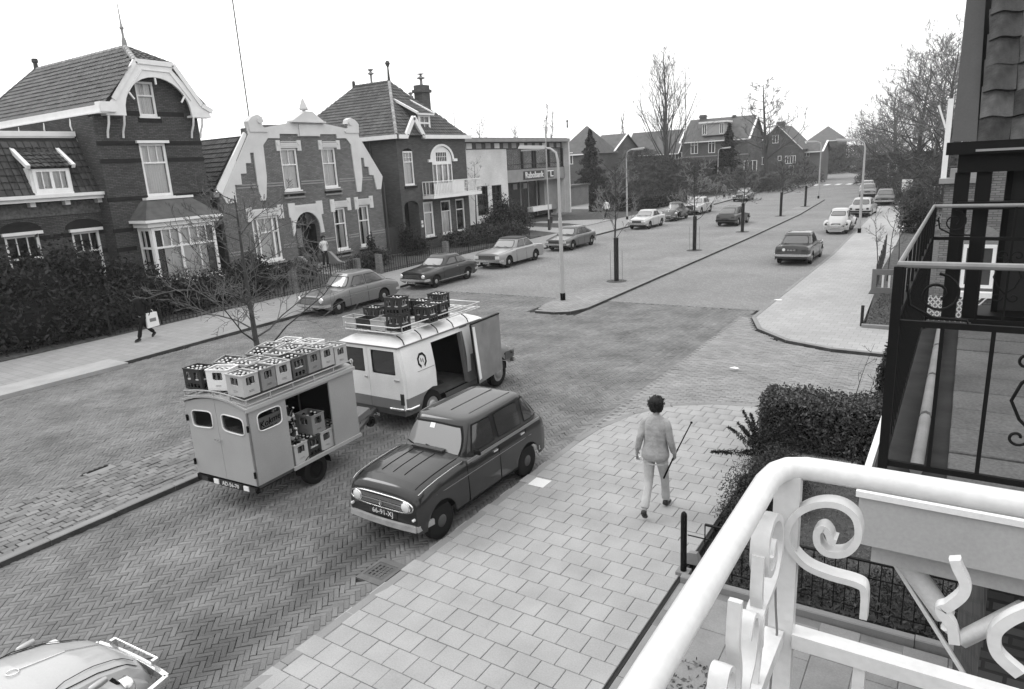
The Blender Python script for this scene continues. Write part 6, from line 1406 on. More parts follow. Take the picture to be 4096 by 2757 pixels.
# ---- beetles
def beetle(label, mat, loc, rz, group=None, roofmat=None):
    s = dict(L=4.03, W=1.3, H=1.5, r=.33, fo=.8, wb=2.4, sill=.3, fz=.38, rz=.38, tf=.42, tr=.42, tlen=1.2,
        top=[(0, .42), (.08, .56), (.25, .74), (.55, .88), (.95, .97), (1.3, .99), (2.2, .96), (2.7, .86), (3.1, .76), (3.5, .6), (3.85, .44), (4.03, .38)], crown=.07, sh=.16, wt=.86, bulge=.05,
        gh=dict(f0=1.0, f1=1.66, r1=2.55, r0=3.92, zb=.58, zr=1.43, wb=.63, wr=.5, n=3.2, cv=.1, cvr=.75, crown=.09, rear_z=(1.12, 1.33), m0=.46, m1=.1, wsw=.84, win=[(1.55, 2.28, 1.72, 2.28, 1.03, 1.34), (2.36, 2.95, 2.36, 2.72, 1.03, 1.34)]),
        doors=[1.42, 2.32], handles=[2.2], grille=False, lx=2.0, lr=.001, bz=.42, bh=.09, pz=.33, pzr=.62, pr=-.14, tl=(.01, .01), sill_strip=0)
    t, f = carbuild('beetle_car', label, 'car', s, mat, loc, rz, group, detail=2, roofmat=roofmat)
    for o in list(t.children):
        if o.name.startswith(('headlight', 'tail_light')):
            for c in list(o.children): bpy.data.objects.remove(c)
            bpy.data.objects.remove(o)
    L2 = 2.015
    for sgn in (1, -1):
        for a, fr in ((.8, 1), (3.2, 0)):
            # swept fender shell over the wheel
            mb = MB(); vs = []; n1_, n2_ = 14, 6; R0 = .5
            for i in range(n1_ + 1):
                th_ = lerp(-.12, PI + .12, i / n1_); yy = math.cos(th_); zz = math.sin(th_)
                sy = R0 * (1.12 if (yy > 0) == bool(fr) else 1.25)
                for j in range(n2_ + 1):
                    q = j / n2_; wx = lerp(.48, .775, q) ; k_ = 1 - .22 * max(0, q - .5) ** 2 * 4 * .6
                    vs.append((sgn * (wx - (.05 if abs(yy) > .9 else 0) * q), L2 - a + yy * sy * k_, max(.24, .33 + zz * R0 * k_ * (1.02))))
            mb.mesh(vs, [(i * (n2_ + 1) + j, i * (n2_ + 1) + j + 1, (i + 1) * (n2_ + 1) + j + 1, (i + 1) * (n2_ + 1) + j) for i in range(n1_) for j in range(n2_)])
            mb.build('fender', mat, t, smooth=60)
        mb = MB(); mb.box(sgn * .6, sgn * .76, -.85, .72, .26, .31); mb.build('running_board', m_rubber, t)
        mb = MB(); mb.lathe([(.1, -.05), (.1, .03), (.085, .05)], (sgn * .62, 1.62, .66), 14, 'y'); hl = mb.build('headlight', m_chrome, t, smooth=50)
        mb = MB(); mb.lathe([(.09, .04), (.05, .065), (0, .07)], (sgn * .62, 1.62, .66), 14, 'y'); mb.build('lens', m_lens, hl, smooth=60)
        mb = MB(); mb.lathe([(.0, -.14), (.03, -.1), (.035, 0), (.03, .05), (0, .06)], (sgn * .62, 1.42, .86), 8, 'y'); mb.build('turn_signal', m_alum, t, smooth=60)
        mb = MB(); mb.lathe([(.07, .05), (.07, -.05), (.05, -.075), (0, -.085)], (sgn * .6, -1.7, .62), 12, 'y'); mb.build('tail_light', m_red, t, smooth=50)
        for e in (1, -1):
            mb = MB(); mb.box(sgn * .36 - .02, sgn * .36 + .02, e * 2.04, e * 2.1, .36, .55); mb.build('overrider', m_chrome, t)
    for e in (1, -1): mb = MB(); mb.tube([(-.37, e * 2.1, .54), (.37, e * 2.1, .54)], .012, 8); mb.build('bumper_tube', m_chrome, t, smooth=60)
    # bonnet centre strip and emblem; engine lid slots at the back
    mb = MB(); pts = [(0, L2 - d, interp(d, s['top']) + .075) for d in np.linspace(.22, .95, 14)]
    for a, b in zip(pts, pts[1:]): mb.bar(a, b, .014, .01)
    mb.build('bonnet_strip', m_chrome, t)
    mb = MB(); mb.tube([(.05 * math.cos(a_), L2 - 1.0 + .05 * math.sin(a_), 1.055 - .006 * math.sin(a_)) for a_ in [2 * PI * i / 14 for i in range(14)]], .006, 5, closed=True); mb.build('emblem', m_chrome, t)
    for sgn in (1, -1):
        mb = MB(); pts = [(sgn * (lerp(.3, .5, min(1, (d - .12) / .9))), L2 - d, interp(d, s['top']) + .035 - .03 * (d > .9)) for d in np.linspace(.12, 1.2, 12)]
        for a, b in zip(pts, pts[1:]): mb.bar(a, b, .006, .005)
        mb.build('bonnet_seam', m_seam, t)
    for k in range(5): mb = MB(); mb.box(-.2 , .2, -1.33 - .02 * k, -1.28 - .02 * k, 1.03 - k * .02, 1.037 - k * .02); mb.build('louvre', m_seam, t)
    return t
beetle('white beetle seen from behind in front of the white saloon, right kerb', paint('cream', .66, .3), (-6.75, 49.4, ROADZ), 0, RP)
beetle('dark grey beetle parked between the white coupe and white square saloon', paint('bgrey', .1, .3), (-20.95, 58.3, ROADZ), RZN, LP)
beetle('white beetle nose entering the picture at the bottom left corner', paint('cream', .66, .3), (-6.83, .93, ROADZ), .06)

# ---- small hatchback with ribbed bonnet and oval grille (nearest car)
r4 = dict(L=3.5, W=1.4, H=1.5, r=.285, fo=.5, wb=2.36, sill=.29, fz=.34, rz=.38, tf=.07, tr=.08, tlen=.25,
    top=[(0, .78), (.025, .86), (.08, .91), (.2, .955), (.5, .995), (.85, 1.02), (1.15, 1.03), (1.25, 1.0), (3.3, 1.0), (3.44, .96), (3.5, .88)], crown=.03, sh=.11, wt=.86, bulge=.025,
    doors=[1.16, 2.02, 2.82], handles=[1.9, 2.7], strips=[(.4, 3.4, .74, .009, M('pressed_line', .25, .4))],
    grille=False, lx=.47, lr=.08, lz=.69, bz=.38, bh=.085, bm=M('painted_bumper', .42, .6, var=.2, scale=6), ptext=None, pz=.3, pzr=.55, cap=M('hub_dark', .08, .5), rim=M('rim_dark', .07, .6), wsm=m_cglass_l,
    gh=dict(f0=1.12, f1=1.42, r1=3.0, r0=3.4, zb=1.0, zr=1.46, wb=.65, wr=.54, n=7, cv=.1, crown=.06, wsw=.86, m0=.02, m1=.07, win=[(1.36, 1.94, 1.52, 1.94), (2.06, 2.72, 2.06, 2.72), (2.84, 3.22, 2.84, 3.04)]))
pr4 = paint('maroon_grey', .03, .3, 1)
R4, fr4 = carbuild('small_hatchback', 'dark hatchback with pale roof sheen and oval chrome grille beside the pavement', 'car', r4, pr4, (-6.69, 8.3, ROADZ), RZN - .01, detail=2)
L2 = 1.75
for o in [c for c in R4.children if c.name.startswith('number_plate') and c.data.vertices[0].co.y > 0]: bpy.data.objects.remove(o)
mb = MB(); N_ = 28; ov = [(.6 * math.copysign(abs(math.cos(a)) ** .55, math.cos(a)), L2 + .02, .69 + .105 * math.copysign(abs(math.sin(a)) ** .75, math.sin(a))) for a in [2 * PI * i / N_ for i in range(N_)]]
mb.tube(ov, .014, 6, closed=True); gs = mb.build('grille_surround', m_chrome, R4, smooth=60)
MB().face([(p[0] * .98, L2 + .008, .69 + (p[2] - .69) * .97) for p in ov][::-1]).build('grille', m_rubber, gs)
for z in (.685, ): mb = MB(); mb.box(-.42, .42, L2 + .02, L2 + .035, z - .008, z + .008); mb.build('grille_bar', m_chrome, gs)
for i in range(12):
    if i != 6: mb = MB(); z = .615 + i * .0125; mb.box(-.43, .43, L2 + .01, L2 + .018, z - .002, z + .002); mb.build('grille_slat', m_rim, gs)
mb = MB(); mb.mesh([(0, L2 + .045, .72), (.035, L2 + .04, .66), (0, L2 + .045, .6), (-.035, L2 + .04, .66), (0, L2 + .055, .66)], [(0, 3, 4), (3, 2, 4), (2, 1, 4), (1, 0, 4)]); mb.build('emblem', m_chrome, gs)
pl_ = MB().box(-.27, .27, L2 + .0, L2 + .012, .455, .545).build('number_plate', m_plate, R4); text('66-91-XJ', pl_, m_platel, .115, (0, L2 + .016, .502), (-1, 0, 0), (0, 0, 1), 'lettering', .002)
for sgn in (1, -1):
    mb = MB(); mb.lathe([(0, -.03), (.022, -.02), (.022, .02), (0, .035)], (sgn * .6, L2 + .02, .52), 8, 'y'); mb.build('turn_signal', m_lens, R4, smooth=60)
# ribs on the bonnet and roof, cowl vent, sticker
for x in (-.2, .02, .24):
    mb = MB(); pts = [(x * (1 - .12 * (d < .3)), L2 - d, interp(d, r4['top']) + .03 - .06 * x * x) for d in np.linspace(.3, 1.0, 24)]
    for a, b in zip(pts, pts[1:]): mb.bar(a, b, .007, .012)
    mb.build('bonnet_rib', m_seam, R4, smooth=70)
mb = MB(); mb.box(-.3, .3, L2 - 1.14, L2 - 1.05, 1.06, 1.095); mb.build('cowl_vent', pr4, R4)
c_, a_, b_ = fr4['par'](1.44)
for x in (-.36, 0.0, .36): mb = MB(); mb.bar((x, c_ + a_ * .62, 1.503 - abs(x) * .02), (x, c_ - a_ * .8, 1.503 - abs(x) * .02), .01, .008); mb.build('roof_rib', M('roof_rib', .05, .5), R4)
p_ = fr4['end'](.08, 1.36, .02); mb = MB(); mb.obox(p_, (1, 0, 0), (0, -.55, .83), (0, .83, .55), .045, .04, .002); mb.build('sticker', m_white, R4)
for x0, x1 in ((-.3, .1), (.12, .5)):
    p0 = fr4['end'](x0, 1.03, .03); p1 = fr4['end'](x1, 1.1, .03); mb = MB(); mb.bar(p0, p1, .014, .012); mb.build('wiper', m_rubber, R4)
mb = MB(); mb.bar((-.68, L2 - 1.3, .98), (-.78, L2 - 1.28, 1.06), .014, .014); mb.obox((-.8, L2 - 1.28, 1.08), (1, 0, 0), (0, 1, 0), (0, 0, 1), .06, .012, .035); mb.build('mirror', m_rubber, R4)
for sgn in (1, -1):
    mb = MB(); pts = [(sgn * (fr4['sidex'](d, .95) - .004), L2 - d, .925) for d in np.linspace(1.18, 3.3, 8)]
    for a, b in zip(pts, pts[1:]): mb.bar(a, b, .02, .045)
    mb.build('belt_strip', M('belt_strip', .22, .4), R4)
    mb = MB(); pts = [(sgn * (fr4['hwid'](d) * .93), L2 - d, interp(d, r4['top']) - .045) for d in np.linspace(.08, 1.08, 20)]
    for a, b in zip(pts, pts[1:]): mb.bar(a, b, .006, .008)
    mb.build('bonnet_edge', m_chrome, R4)
# ================================================================ the delivery van
VX, VY = -10.2, 10.02          # centre line and tail of the van; it faces up the street
van = thing('delivery_van', 'white delivery van with open side door and crates on its roof rack', 'van', (VX, VY, ROADZ))
m_vanw = M('van_white', .74, .4, var=.12, scale=1.5, coat=.3); m_vang = M('van_grey', .22, .5, var=.1, scale=2); m_vand = M('van_dark_grey', .1, .5, var=.1)
hw = .95; VL = 4.15; zf = .62; zt_ = 1.98
# cross-section: half widths by height
def vw(z): return hw if z < 1.1 else hw - .13 * ((z - 1.1) / .8) ** 1.3
Pv = []
def side_panel(x_sgn, hole):
    """side skin as a strip of heights so that it leans in towards the roof; openings left out cell by cell"""
    ys = sorted(set([0, .06, .3, .42, .55, .7, .85, 1.0, 1.15, 1.25, 1.3, 1.6, 1.85, 2.12, 2.35, 2.62, 2.75]))
    zs = [.38, .5, .62, .74, .92, 1.1, 1.3, 1.5, 1.7, 1.82]
    mats = []
    out_ = {0: MB(), 1: MB(), 2: MB()}
    wy, wr = .85, .42
    for i in range(len(ys) - 1):
        for j in range(len(zs) - 1):
            y0, y1, z0, z1 = ys[i], ys[i + 1], zs[j], zs[j + 1]
            if hole and y0 >= .999 and y1 <= 2.121 and z0 >= .5 and z1 <= 1.75: continue
            k = 2 if z0 < .5 else (1 if z0 < .7 else 0)
            def zz(y, z):
                q = wr * wr - (y - wy) ** 2
                a = (.36 + math.sqrt(q)) if q > 0 else 0
                return max(z, a)
            p = [(y0, zz(y0, z0)), (y1, zz(y1, z0)), (y1, zz(y1, z1)), (y0, zz(y0, z1))]
            if p[0][1] >= p[3][1] - 1e-4 and p[1][1] >= p[2][1] - 1e-4: continue
            q4 = [(x_sgn * (vw(z) - (.06 if y < .01 else 0)), y, z) for y, z in p]
            out_[k].face(q4 if x_sgn > 0 else q4[::-1])
    return out_
yo0, yo1 = 1.0, 2.12
for sg in (1, -1):
    o_ = side_panel(sg, sg > 0)
    for k, mt, nm in ((0, m_vanw, 'side_panel'), (1, m_vang, 'side_band'), (2, m_vand, 'sill_band')): o_[k].build(nm, mt, van, smooth=30)
# rear: two doors with windows
for s, (a0, a1) in enumerate(((-hw + .06, -.004), (.004, hw - .06))):
    wx0, wx1 = (a0 + .15, a1 - .1) if s == 0 else (a0 + .1, a1 - .15)
    mb = MB(); mb.prism([(a0, .72), (a1, .72), (a1 * (.995 if a1 > .5 else 1), 1.1), (vw(1.82) - .05 if s else a1, 1.82), (-(vw(1.82) - .05) if not s else a0, 1.82), (a0, 1.1)], [[(wx0, 1.24), (wx1, 1.24), (wx1, 1.74), (wx0, 1.74)]], (0, 0, 0), (1, 0, 0), (0, 0, 1), -.03)
    dr_ = mb.build('rear_door', m_vanw, van)
    mb = MB(); cx_ = (wx0 + wx1) / 2; rr = [(cx_ + (wx1 - wx0) / 2 * 1.04 * math.copysign(abs(math.cos(a)) ** .35, math.cos(a)), 0, 1.49 + .255 * math.copysign(abs(math.sin(a)) ** .35, math.sin(a))) for a in [2 * PI * i / 24 for i in range(24)]]
    mb.tube([(p[0], -.005, p[2]) for p in rr], .022, 6, closed=True); mb.build('window_seal', m_rubber, dr_, smooth=60)
    MB().face([(wx0, .0, 1.24), (wx1, .0, 1.24), (wx1, .0, 1.74), (wx0, .0, 1.74)]).build('pane', m_cglass, dr_)
    mb = MB(); mb.prism([(a0, .5), (a1, .5), (a1, .715), (a0, .715)], [], (0, 0, 0), (1, 0, 0), (0, 0, 1), -.03); mb.build('door_band', m_vang, van)
    mb = MB(); mb.box(cx_ + (.28 if s else .3), cx_ + (.42 if s else .38), -.05, -.01, 1.12, 1.15); mb.build('door_handle', m_chrome, van)
for sg in (1, -1):
    mb = MB(); mb.tube([(sg * (hw - .06), .01, .5), (sg * (hw - .06), .01, 1.1), (sg * (vw(1.82) - .06), .01, 1.82)], .035, 8); mb.build('corner_pillar', m_vanw, van, smooth=60)
    mb = MB(); mb.box(sg * (hw - .13), sg * (hw - .04), -.035, .01, .62, .86); mb.build('tail_light', m_red, van)
    mb = MB(); mb.tube([(sg * .55, -.06, .52), (sg * .8, -.05, .52), (sg * .98, .06, .52), (sg * .985, .32, .52)], .032, 7); mb.build('bumper_end', m_chrome, van, smooth=60)
mb = MB(); mb.box(-hw + .06, hw - .06, 0, .04, .36, .5); mb.build('rear_skirt', m_vand, van)
mb = MB(); mb.lathe([(0, 0), (.05, 0), (.05, -.008), (0, -.008)], (-.5, -.012, 1.42), 12, 'y'); mb.build('sticker', m_white, van)
# roof with gutter and ribs
mb = MB(); vs = []; ny, nx = 14, 12; RY = 2.95
for i in range(ny + 1):
    y = lerp(-.02, RY, i / ny); e = min(1, (y + .02) / .25) ** .5 if y < .23 else 1
    ef = 1 - max(0, (y - 2.55) / .4) ** 2 * .6
    for j in range(nx + 1):
        u = 2 * j / nx - 1; x = math.copysign(abs(u) ** .8, u) * (vw(1.82) + .01); z = 1.82 + .17 * (1 - abs(u) ** 3.5) * e * ef; vs.append((x, y, z))
mb.mesh(vs, [(i * (nx + 1) + j, i * (nx + 1) + j + 1, (i + 1) * (nx + 1) + j + 1, (i + 1) * (nx + 1) + j) for i in range(ny) for j in range(nx)]); mb.build('roof', m_vanw, van, smooth=60)
mb = MB(); g_ = vw(1.82) + .02
for sg in (1, -1): mb.bar((sg * g_, 0, 1.82), (sg * g_, RY - .1, 1.82), .03, .025)
mb.bar((-g_, -.03, 1.82), (g_, -.03, 1.82), .03, .025); mb.build('gutter', m_vang, van)
for y in (.2, .75, 1.3, 1.85, 2.4): mb = MB(); mb.tube([(g_ - .01, y, 1.84), (g_ - .05, y, 1.93), (g_ - .13, y, 1.99), (g_ - .2, y, 2.02)], .012, 5); mb.build('rack_strap', m_seam, van)
# dark cargo inside
mb = MB(); mb.box(-.86, .84, .06, 2.5, .48, .52); mb.build('cargo_floor', M('cargo_floor', .1, .7, var=.3, scale=5), van)
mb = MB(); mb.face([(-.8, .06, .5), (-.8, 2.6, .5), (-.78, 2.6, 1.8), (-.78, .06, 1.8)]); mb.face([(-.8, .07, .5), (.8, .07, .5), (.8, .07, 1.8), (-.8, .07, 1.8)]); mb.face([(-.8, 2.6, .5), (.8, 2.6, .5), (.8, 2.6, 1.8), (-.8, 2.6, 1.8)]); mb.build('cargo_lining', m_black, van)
# pillar behind the opening, cab with side window, windscreen, bonnet
mb = MB()
for a, b in (((yo1, .5), (yo1 + .06, .5)),): pass
mb.mesh([(vw(.5) + .004, 2.12, .5), (vw(.5) + .004, 2.25, .5), (vw(1.8) + .004, 2.33, 1.8), (vw(1.8) + .004, 2.05, 1.8), (vw(.5) - .1, 2.12, .5), (vw(.5) - .1, 2.25, .5), (vw(1.8) - .1, 2.33, 1.8), (vw(1.8) - .1, 2.05, 1.8)], [(0, 1, 2, 3), (4, 7, 6, 5), (0, 3, 7, 4), (1, 5, 6, 2)]); mb.build('door_pillar', m_vang, van)
def vsec(y, w_, z0, z1, hood): return None
cab = dict(L=1.7, W=1.88)
mb = MB(); st = [(2.7, .5, 1.12, .95), (2.95, .46, 1.12, .95), (3.25, .42, 1.1, .94), (3.5, .42, 1.06, .93), (3.8, .42, 1.0, .91), (4.02, .44, .93, .86), (4.12, .46, .82, .8)]
vs = []
for y, z0, z1, w_ in st:
    zb_ = z0
    q = .42 ** 2 - (y - 3.42) ** 2
    if q > 0: zb_ = max(z0, .36 + math.sqrt(q))
    half = [(w_, zb_), (w_ + .005, lerp(zb_, z1, .6)), (w_ - .03, z1 - .1), (w_ - .14, z1), (.3, z1 + .05), (0, z1 + .06)]
    vs += [(x, y, z) for x, z in half] + [(-x, y, z) for x, z in reversed(half[:-1])]
ns = 11; mb.mesh(vs, [(i * ns + j, (i + 1) * ns + j, (i + 1) * ns + j + 1, i * ns + j + 1) for i in range(len(st) - 1) for j in range(ns - 1)] + [tuple((len(st) - 1) * ns + i for i in range(ns))]); mb.build('bonnet', m_vang, van, smooth=40)
mb = MB(); mb.face([(-.84, 3.3, 1.12), (.84, 3.3, 1.12), (.74, 2.82, 1.84), (-.74, 2.82, 1.84)]); ws = mb.build('windscreen', m_cglass_l, van)
for sg in (1, -1):
    mb = MB(); mb.tube([(sg * .87, 3.32, 1.1), (sg * .77, 2.84, 1.83)], .03, 6); mb.build('windscreen_pillar', m_vang, van)
    mb = MB(); q4 = [(sg * .94, 2.3, 1.12), (sg * .9, 3.25, 1.12), (sg * .8, 2.84, 1.8), (sg * .81, 2.35, 1.8)]; mb.face(q4 if sg > 0 else q4[::-1]); mb.build('cab_window', m_cglass, van)
    mb = MB(); q4 = [(sg * .955, 2.25, .5), (sg * .95, 3.2, .6), (sg * .94, 3.3, 1.13), (sg * .955, 2.25, 1.13)]; mb.face(q4 if sg > 0 else q4[::-1]); mb.build('cab_door', m_vang, van)
    mb = MB(); mb.lathe([(.1, -.02), (.1, .03), (.05, .05), (0, .05)], (sg * .66, 4.08, .78), 14, 'y'); mb.build('headlight', m_lens, van, smooth=50)
    for y in (.85, 3.42): wheel_parts(van, sg * .82, y, .34, .18, sg, m_alum, m_rim)
mb = MB(); mb.bar((-.88, 4.18, .5), (.88, 4.18, .5), .06, .12); mb.build('front_bumper', m_alum, van)
mb = MB(); mb.box(.62, .93, 3.72, 4.1, .6, .8); mb.lathe([(0, -.04), (.05, -.02), (.05, .05), (0, .07)], (.93, 4.0, .76), 8, 'x'); mb.build('front_wing', m_vand, van)
mb = MB(); mb.box(-.75, .75, .1, 4.0, .3, .48); mb.build('chassis', m_under, van)
for y in (.85, 3.42): mb = MB(); mb.box(-.92, .92, y - .4, y + .4, .74, .78); mb.build('wheel_arch', m_under, van)
# opened side door lying alongside the cab
sd_ = thing('tmp', None, None); bpy.data.objects.remove(sd_)
mb = MB(); D0, D1 = 2.12, 3.32
mb.mesh([(1.22, D0, .5), (1.06, D1, .5), (1.04, D1, 1.86), (1.1, D0, 1.86), (1.26, D0, .5), (1.1, D1, .5), (1.08, D1, 1.86), (1.14, D0, 1.86)], [(4, 5, 6, 7), (3, 2, 1, 0), (0, 4, 7, 3), (1, 2, 6, 5), (7, 6, 2, 3), (0, 1, 5, 4)]); dd_ = mb.build('side_door', M('door_inner', .27, .6, var=.2, scale=3), van)
mb = MB(); mb.bar((1.12, D0, 1.87), (1.06, D1, 1.87), .06, .03); mb.bar((1.24, D0 - .01, .5), (1.12, D0 - .01, 1.86), .05, .03, up=(1, 0, 0)); mb.build('door_edge', m_rubber, dd_)
mb = MB(); mb.mesh([(1.24, D0 - .012, .55), (1.27, D0 + .1, .6), (1.17, D0 + .08, 1.8), (1.13, D0 - .012, 1.8)], [(0, 1, 2, 3)]); mb.build('door_trim', m_vanw, dd_)
# emblem on the side: dark octagon ring with a white shape
ex, ey, ez = 0, .62, 1.42
mb = MB(); ring_ = [(ey + .15 * math.cos(PI / 8 + PI / 4 * i), ez + .17 * math.sin(PI / 8 + PI / 4 * i)) for i in range(8)]; r2_ = [(ey + .1 * math.cos(PI / 8 + PI / 4 * i), ez + .115 * math.sin(PI / 8 + PI / 4 * i)) for i in range(8)]
def onside(y, z, o=.004): return (vw(z) + o, y, z)
for i in range(8):
    j = (i + 1) % 8
    if i == 5: continue
    mb.face([onside(*ring_[i]), onside(*ring_[j]), onside(*r2_[j]), onside(*r2_[i])])
mb.build('emblem', m_rubber, van)
mb = MB()
for yy, zz, a, b in ((.59, 1.43, .013, .05), (.65, 1.41, .013, .05)): mb.face([onside(yy + a * math.cos(2 * PI * i / 10), zz + b * math.sin(2 * PI * i / 10)) for i in range(10)])
mb.build('emblem_mark', m_rubber, van)
mb = MB(); pts = [onside(y, 1.22 + .0 * y, .004) for y in (.42, .6, .8, .98)]
for a, b in zip(pts, pts[1:]): mb.bar(a, b, .008, .006)
mb.build('pressed_line', m_vang, van)
mb = MB(); mb.box(-.26, .26, -.04, -.03, .28, .37); np_ = mb.build('number_plate', m_plate, van); text('AD-56-70', np_, m_platel, .095, (0, -.043, .325), (1, 0, 0), (0, 0, 1))
# roof rack
m_rack = M('rack_tube', .62, .35, metal=.3)
rk = thing('roof_rack', 'pale tubular roof rack on the white van', 'roof rack', (VX, VY, ROADZ))
rz_ = 2.1; rx = .8; ry0, ry1 = .12, 2.95
for zz in (rz_ - .02, rz_ + .1):
    mb = MB(); mb.tube([(-rx, ry0 + .12, zz), (-rx + .1, ry0, zz), (rx - .1, ry0, zz), (rx, ry0 + .12, zz), (rx, ry1, zz + .0), (-rx, ry1, zz)], .014, 6, closed=True); mb.build('rail', m_rack, rk, smooth=60)
for i in range(8): mb = MB(); x = lerp(-rx + .12, rx - .12, i / 7); mb.bar((x, ry0, rz_ - .015), (x, ry1, rz_ - .015), .035, .015); mb.build('slat', m_rack, rk)
for y in np.linspace(ry0 + .1, ry1 - .1, 6):
    mb = MB(); mb.bar((-rx, y, rz_ - .035), (rx, y, rz_ - .035), .03, .02); mb.build('cross_slat', m_rack, rk)
    for sg in (1, -1): mb = MB(); mb.bar((sg * rx, y, rz_ - .03), (sg * rx, y, rz_ + .1), .015, .015); mb.build('upright', m_rack, rk)

# ================================================================ crates and bottles
m_bot = M('bottle_glass', .025, .12, spec=.9, grain=0); m_cap = M('bottle_cap', .7, .4, grain=0); m_lab = M('bottle_label', .6, .7, grain=0)
def bottle_mesh():
    mb = MB(); n = 8
    prof = [(.0, 0, 0), (.033, .002, 0), (.035, .02, 0), (.035, .06, 0), (.0355, .061, 2), (.0355, .12, 2), (.035, .121, 0), (.035, .14, 0), (.02, .185, 0), (.0135, .215, 0), (.0135, .235, 0), (.0165, .236, 1), (.0165, .25, 1), (0, .252, 1)]
    vs = []
    for r, z, _ in prof:
        for j in range(n): a = 2 * PI * j / n; vs.append((r * math.cos(a), r * math.sin(a), z))
    for i in range(len(prof) - 1): mb.mesh([], [(i * n + j, i * n + (j + 1) % n, (i + 1) * n + (j + 1) % n, (i + 1) * n + j) for j in range(n)], prof[i + 1][2])
    mb.v = vs; mb.f = mb.f; o = mb.build('bottle', [m_bot, m_cap, m_lab], smooth=None); me = o.data
    me.polygons.foreach_set('use_smooth', [True] * len(me.polygons)); bpy.data.objects.remove(o); return me
botme = bottle_mesh()
CL, CW, CH = .40, .30, .34
def crate_mesh(nm, mat, tall=CH, windows=True):
    mb = MB(); th = .012
    def wall(u0, u1, org, ux, hs):
        mb.prism([(u0, 0), (u1, 0), (u1, tall), (u0, tall)], hs, org, ux, (0, 0, 1), th)
    def hl(c, w_, z0, z1, c2=.015): return [(c - w_ + c2, z0), (c + w_ - c2, z0), (c + w_, z0 + c2), (c + w_, z1 - c2), (c + w_ - c2, z1), (c - w_ + c2, z1), (c - w_, z1 - c2), (c - w_, z0 + c2)]
    L_, W_ = CL / 2, CW / 2
    hw_ = ([hl(0, .09, tall * .5, tall * .88)] if windows == 1 else [hl(-.09, .05, tall * .45, tall * .86), hl(.09, .05, tall * .45, tall * .86)]) if windows else []
    hw2 = ([hl(0, .08, tall * .5, tall * .88)] if windows else [])
    sl_ = [[(-.05, .06), (.05, .06), (.05, .068), (-.05, .068)], [(-.05, .08), (.05, .08), (.05, .088), (-.05, .088)]] if windows == 1 else []
    if windows == 2: hw_ += [hl(-.12, .03, .03, .1, .008), hl(-.04, .03, .03, .1, .008), hl(.04, .03, .03, .1, .008), hl(.12, .03, .03, .1, .008)]; hw2 = [hl(-.0, .1, tall * .45, tall * .86), hl(-.08, .028, .03, .1, .008), hl(0, .028, .03, .1, .008), hl(.08, .028, .03, .1, .008)]
    wall(-L_, L_, (0, -W_, 0), (1, 0, 0), hw_ + sl_); wall(-L_, L_, (0, W_, 0), (-1, 0, 0), hw_ + sl_)
    wall(-W_ + th, W_ - th, (L_, 0, 0), (0, 1, 0), hw2 + sl_); wall(-W_ + th, W_ - th, (-L_, 0, 0), (0, -1, 0), hw2 + sl_)
    mb.box(-L_ + th, L_ - th, -W_ + th, W_ - th, .004, .016)
    r = .008
    for a, b in (((-L_, -W_), (L_, -W_)), ((L_, -W_), (L_, W_)), ((L_, W_), (-L_, W_)), ((-L_, W_), (-L_, -W_))): mb.bar((a[0], a[1], tall), (b[0], b[1], tall), .024, .02)
    o = mb.build(nm, mat); me = o.data; bpy.data.objects.remove(o); return me
mc_l = M('crate_pale', .56, .5, var=.08, scale=4); mc_m = M('crate_mid', .28, .5, var=.08, scale=4); mc_d = M('crate_dark', .035, .5); mc_w = M('crate_white', .75, .5)
crm = {'l': crate_mesh('crate', mc_l, windows=1), 'm': crate_mesh('crate', mc_m, windows=1), 'd': crate_mesh('crate', mc_d, windows=2), 'w': crate_mesh('crate', mc_w, windows=1), 'dm': crate_mesh('crate', M('crate_dark_mid', .1, .5), windows=2), 'box': crate_mesh('crate', mc_l, .2, 0), 'dbox': crate_mesh('crate', mc_d, .2, 0), 'mbox': crate_mesh('crate', mc_m, .2, 0)}
Rb = random.Random(12)
grp = {}
def crate(kind, x, y, z, rz, label, bottles='full', tilt=(0, 0), grp_='drink crates', tall=None):
    m4 = Matrix.Translation((x, y, z)) @ Matrix.Rotation(rz, 4, 'Z') @ Matrix.Rotation(tilt[0], 4, 'X') @ Matrix.Rotation(tilt[1], 4, 'Y')
    o = bpy.data.objects.new('crate', crm[kind]); COL.objects.link(o); o.matrix_world = m4; tag(o, label, 'crate', grp_)
    if bottles:
        for i in range(4):
            for j in range(3):
                if bottles == 'some' and Rb.random() < .4: continue
                b = bpy.data.objects.new('bottle', botme); COL.objects.link(b)
                s_ = Rb.uniform(1.18, 1.3)
                b.matrix_world = m4 @ Matrix.Translation(((i - 1.5) * .092, (j - 1) * .088, .02)) @ Matrix.Rotation(Rb.uniform(0, 6), 4, 'Z') @ Matrix.Diagonal((s_, s_, s_, 1))
                tag(b, 'dark bottle in the ' + label, 'bottle', 'bottles in the ' + label[:60])
    return o
VR = ROADZ + rz_ + .0
def vp(dx, dy): return VX + dx, VY + dy
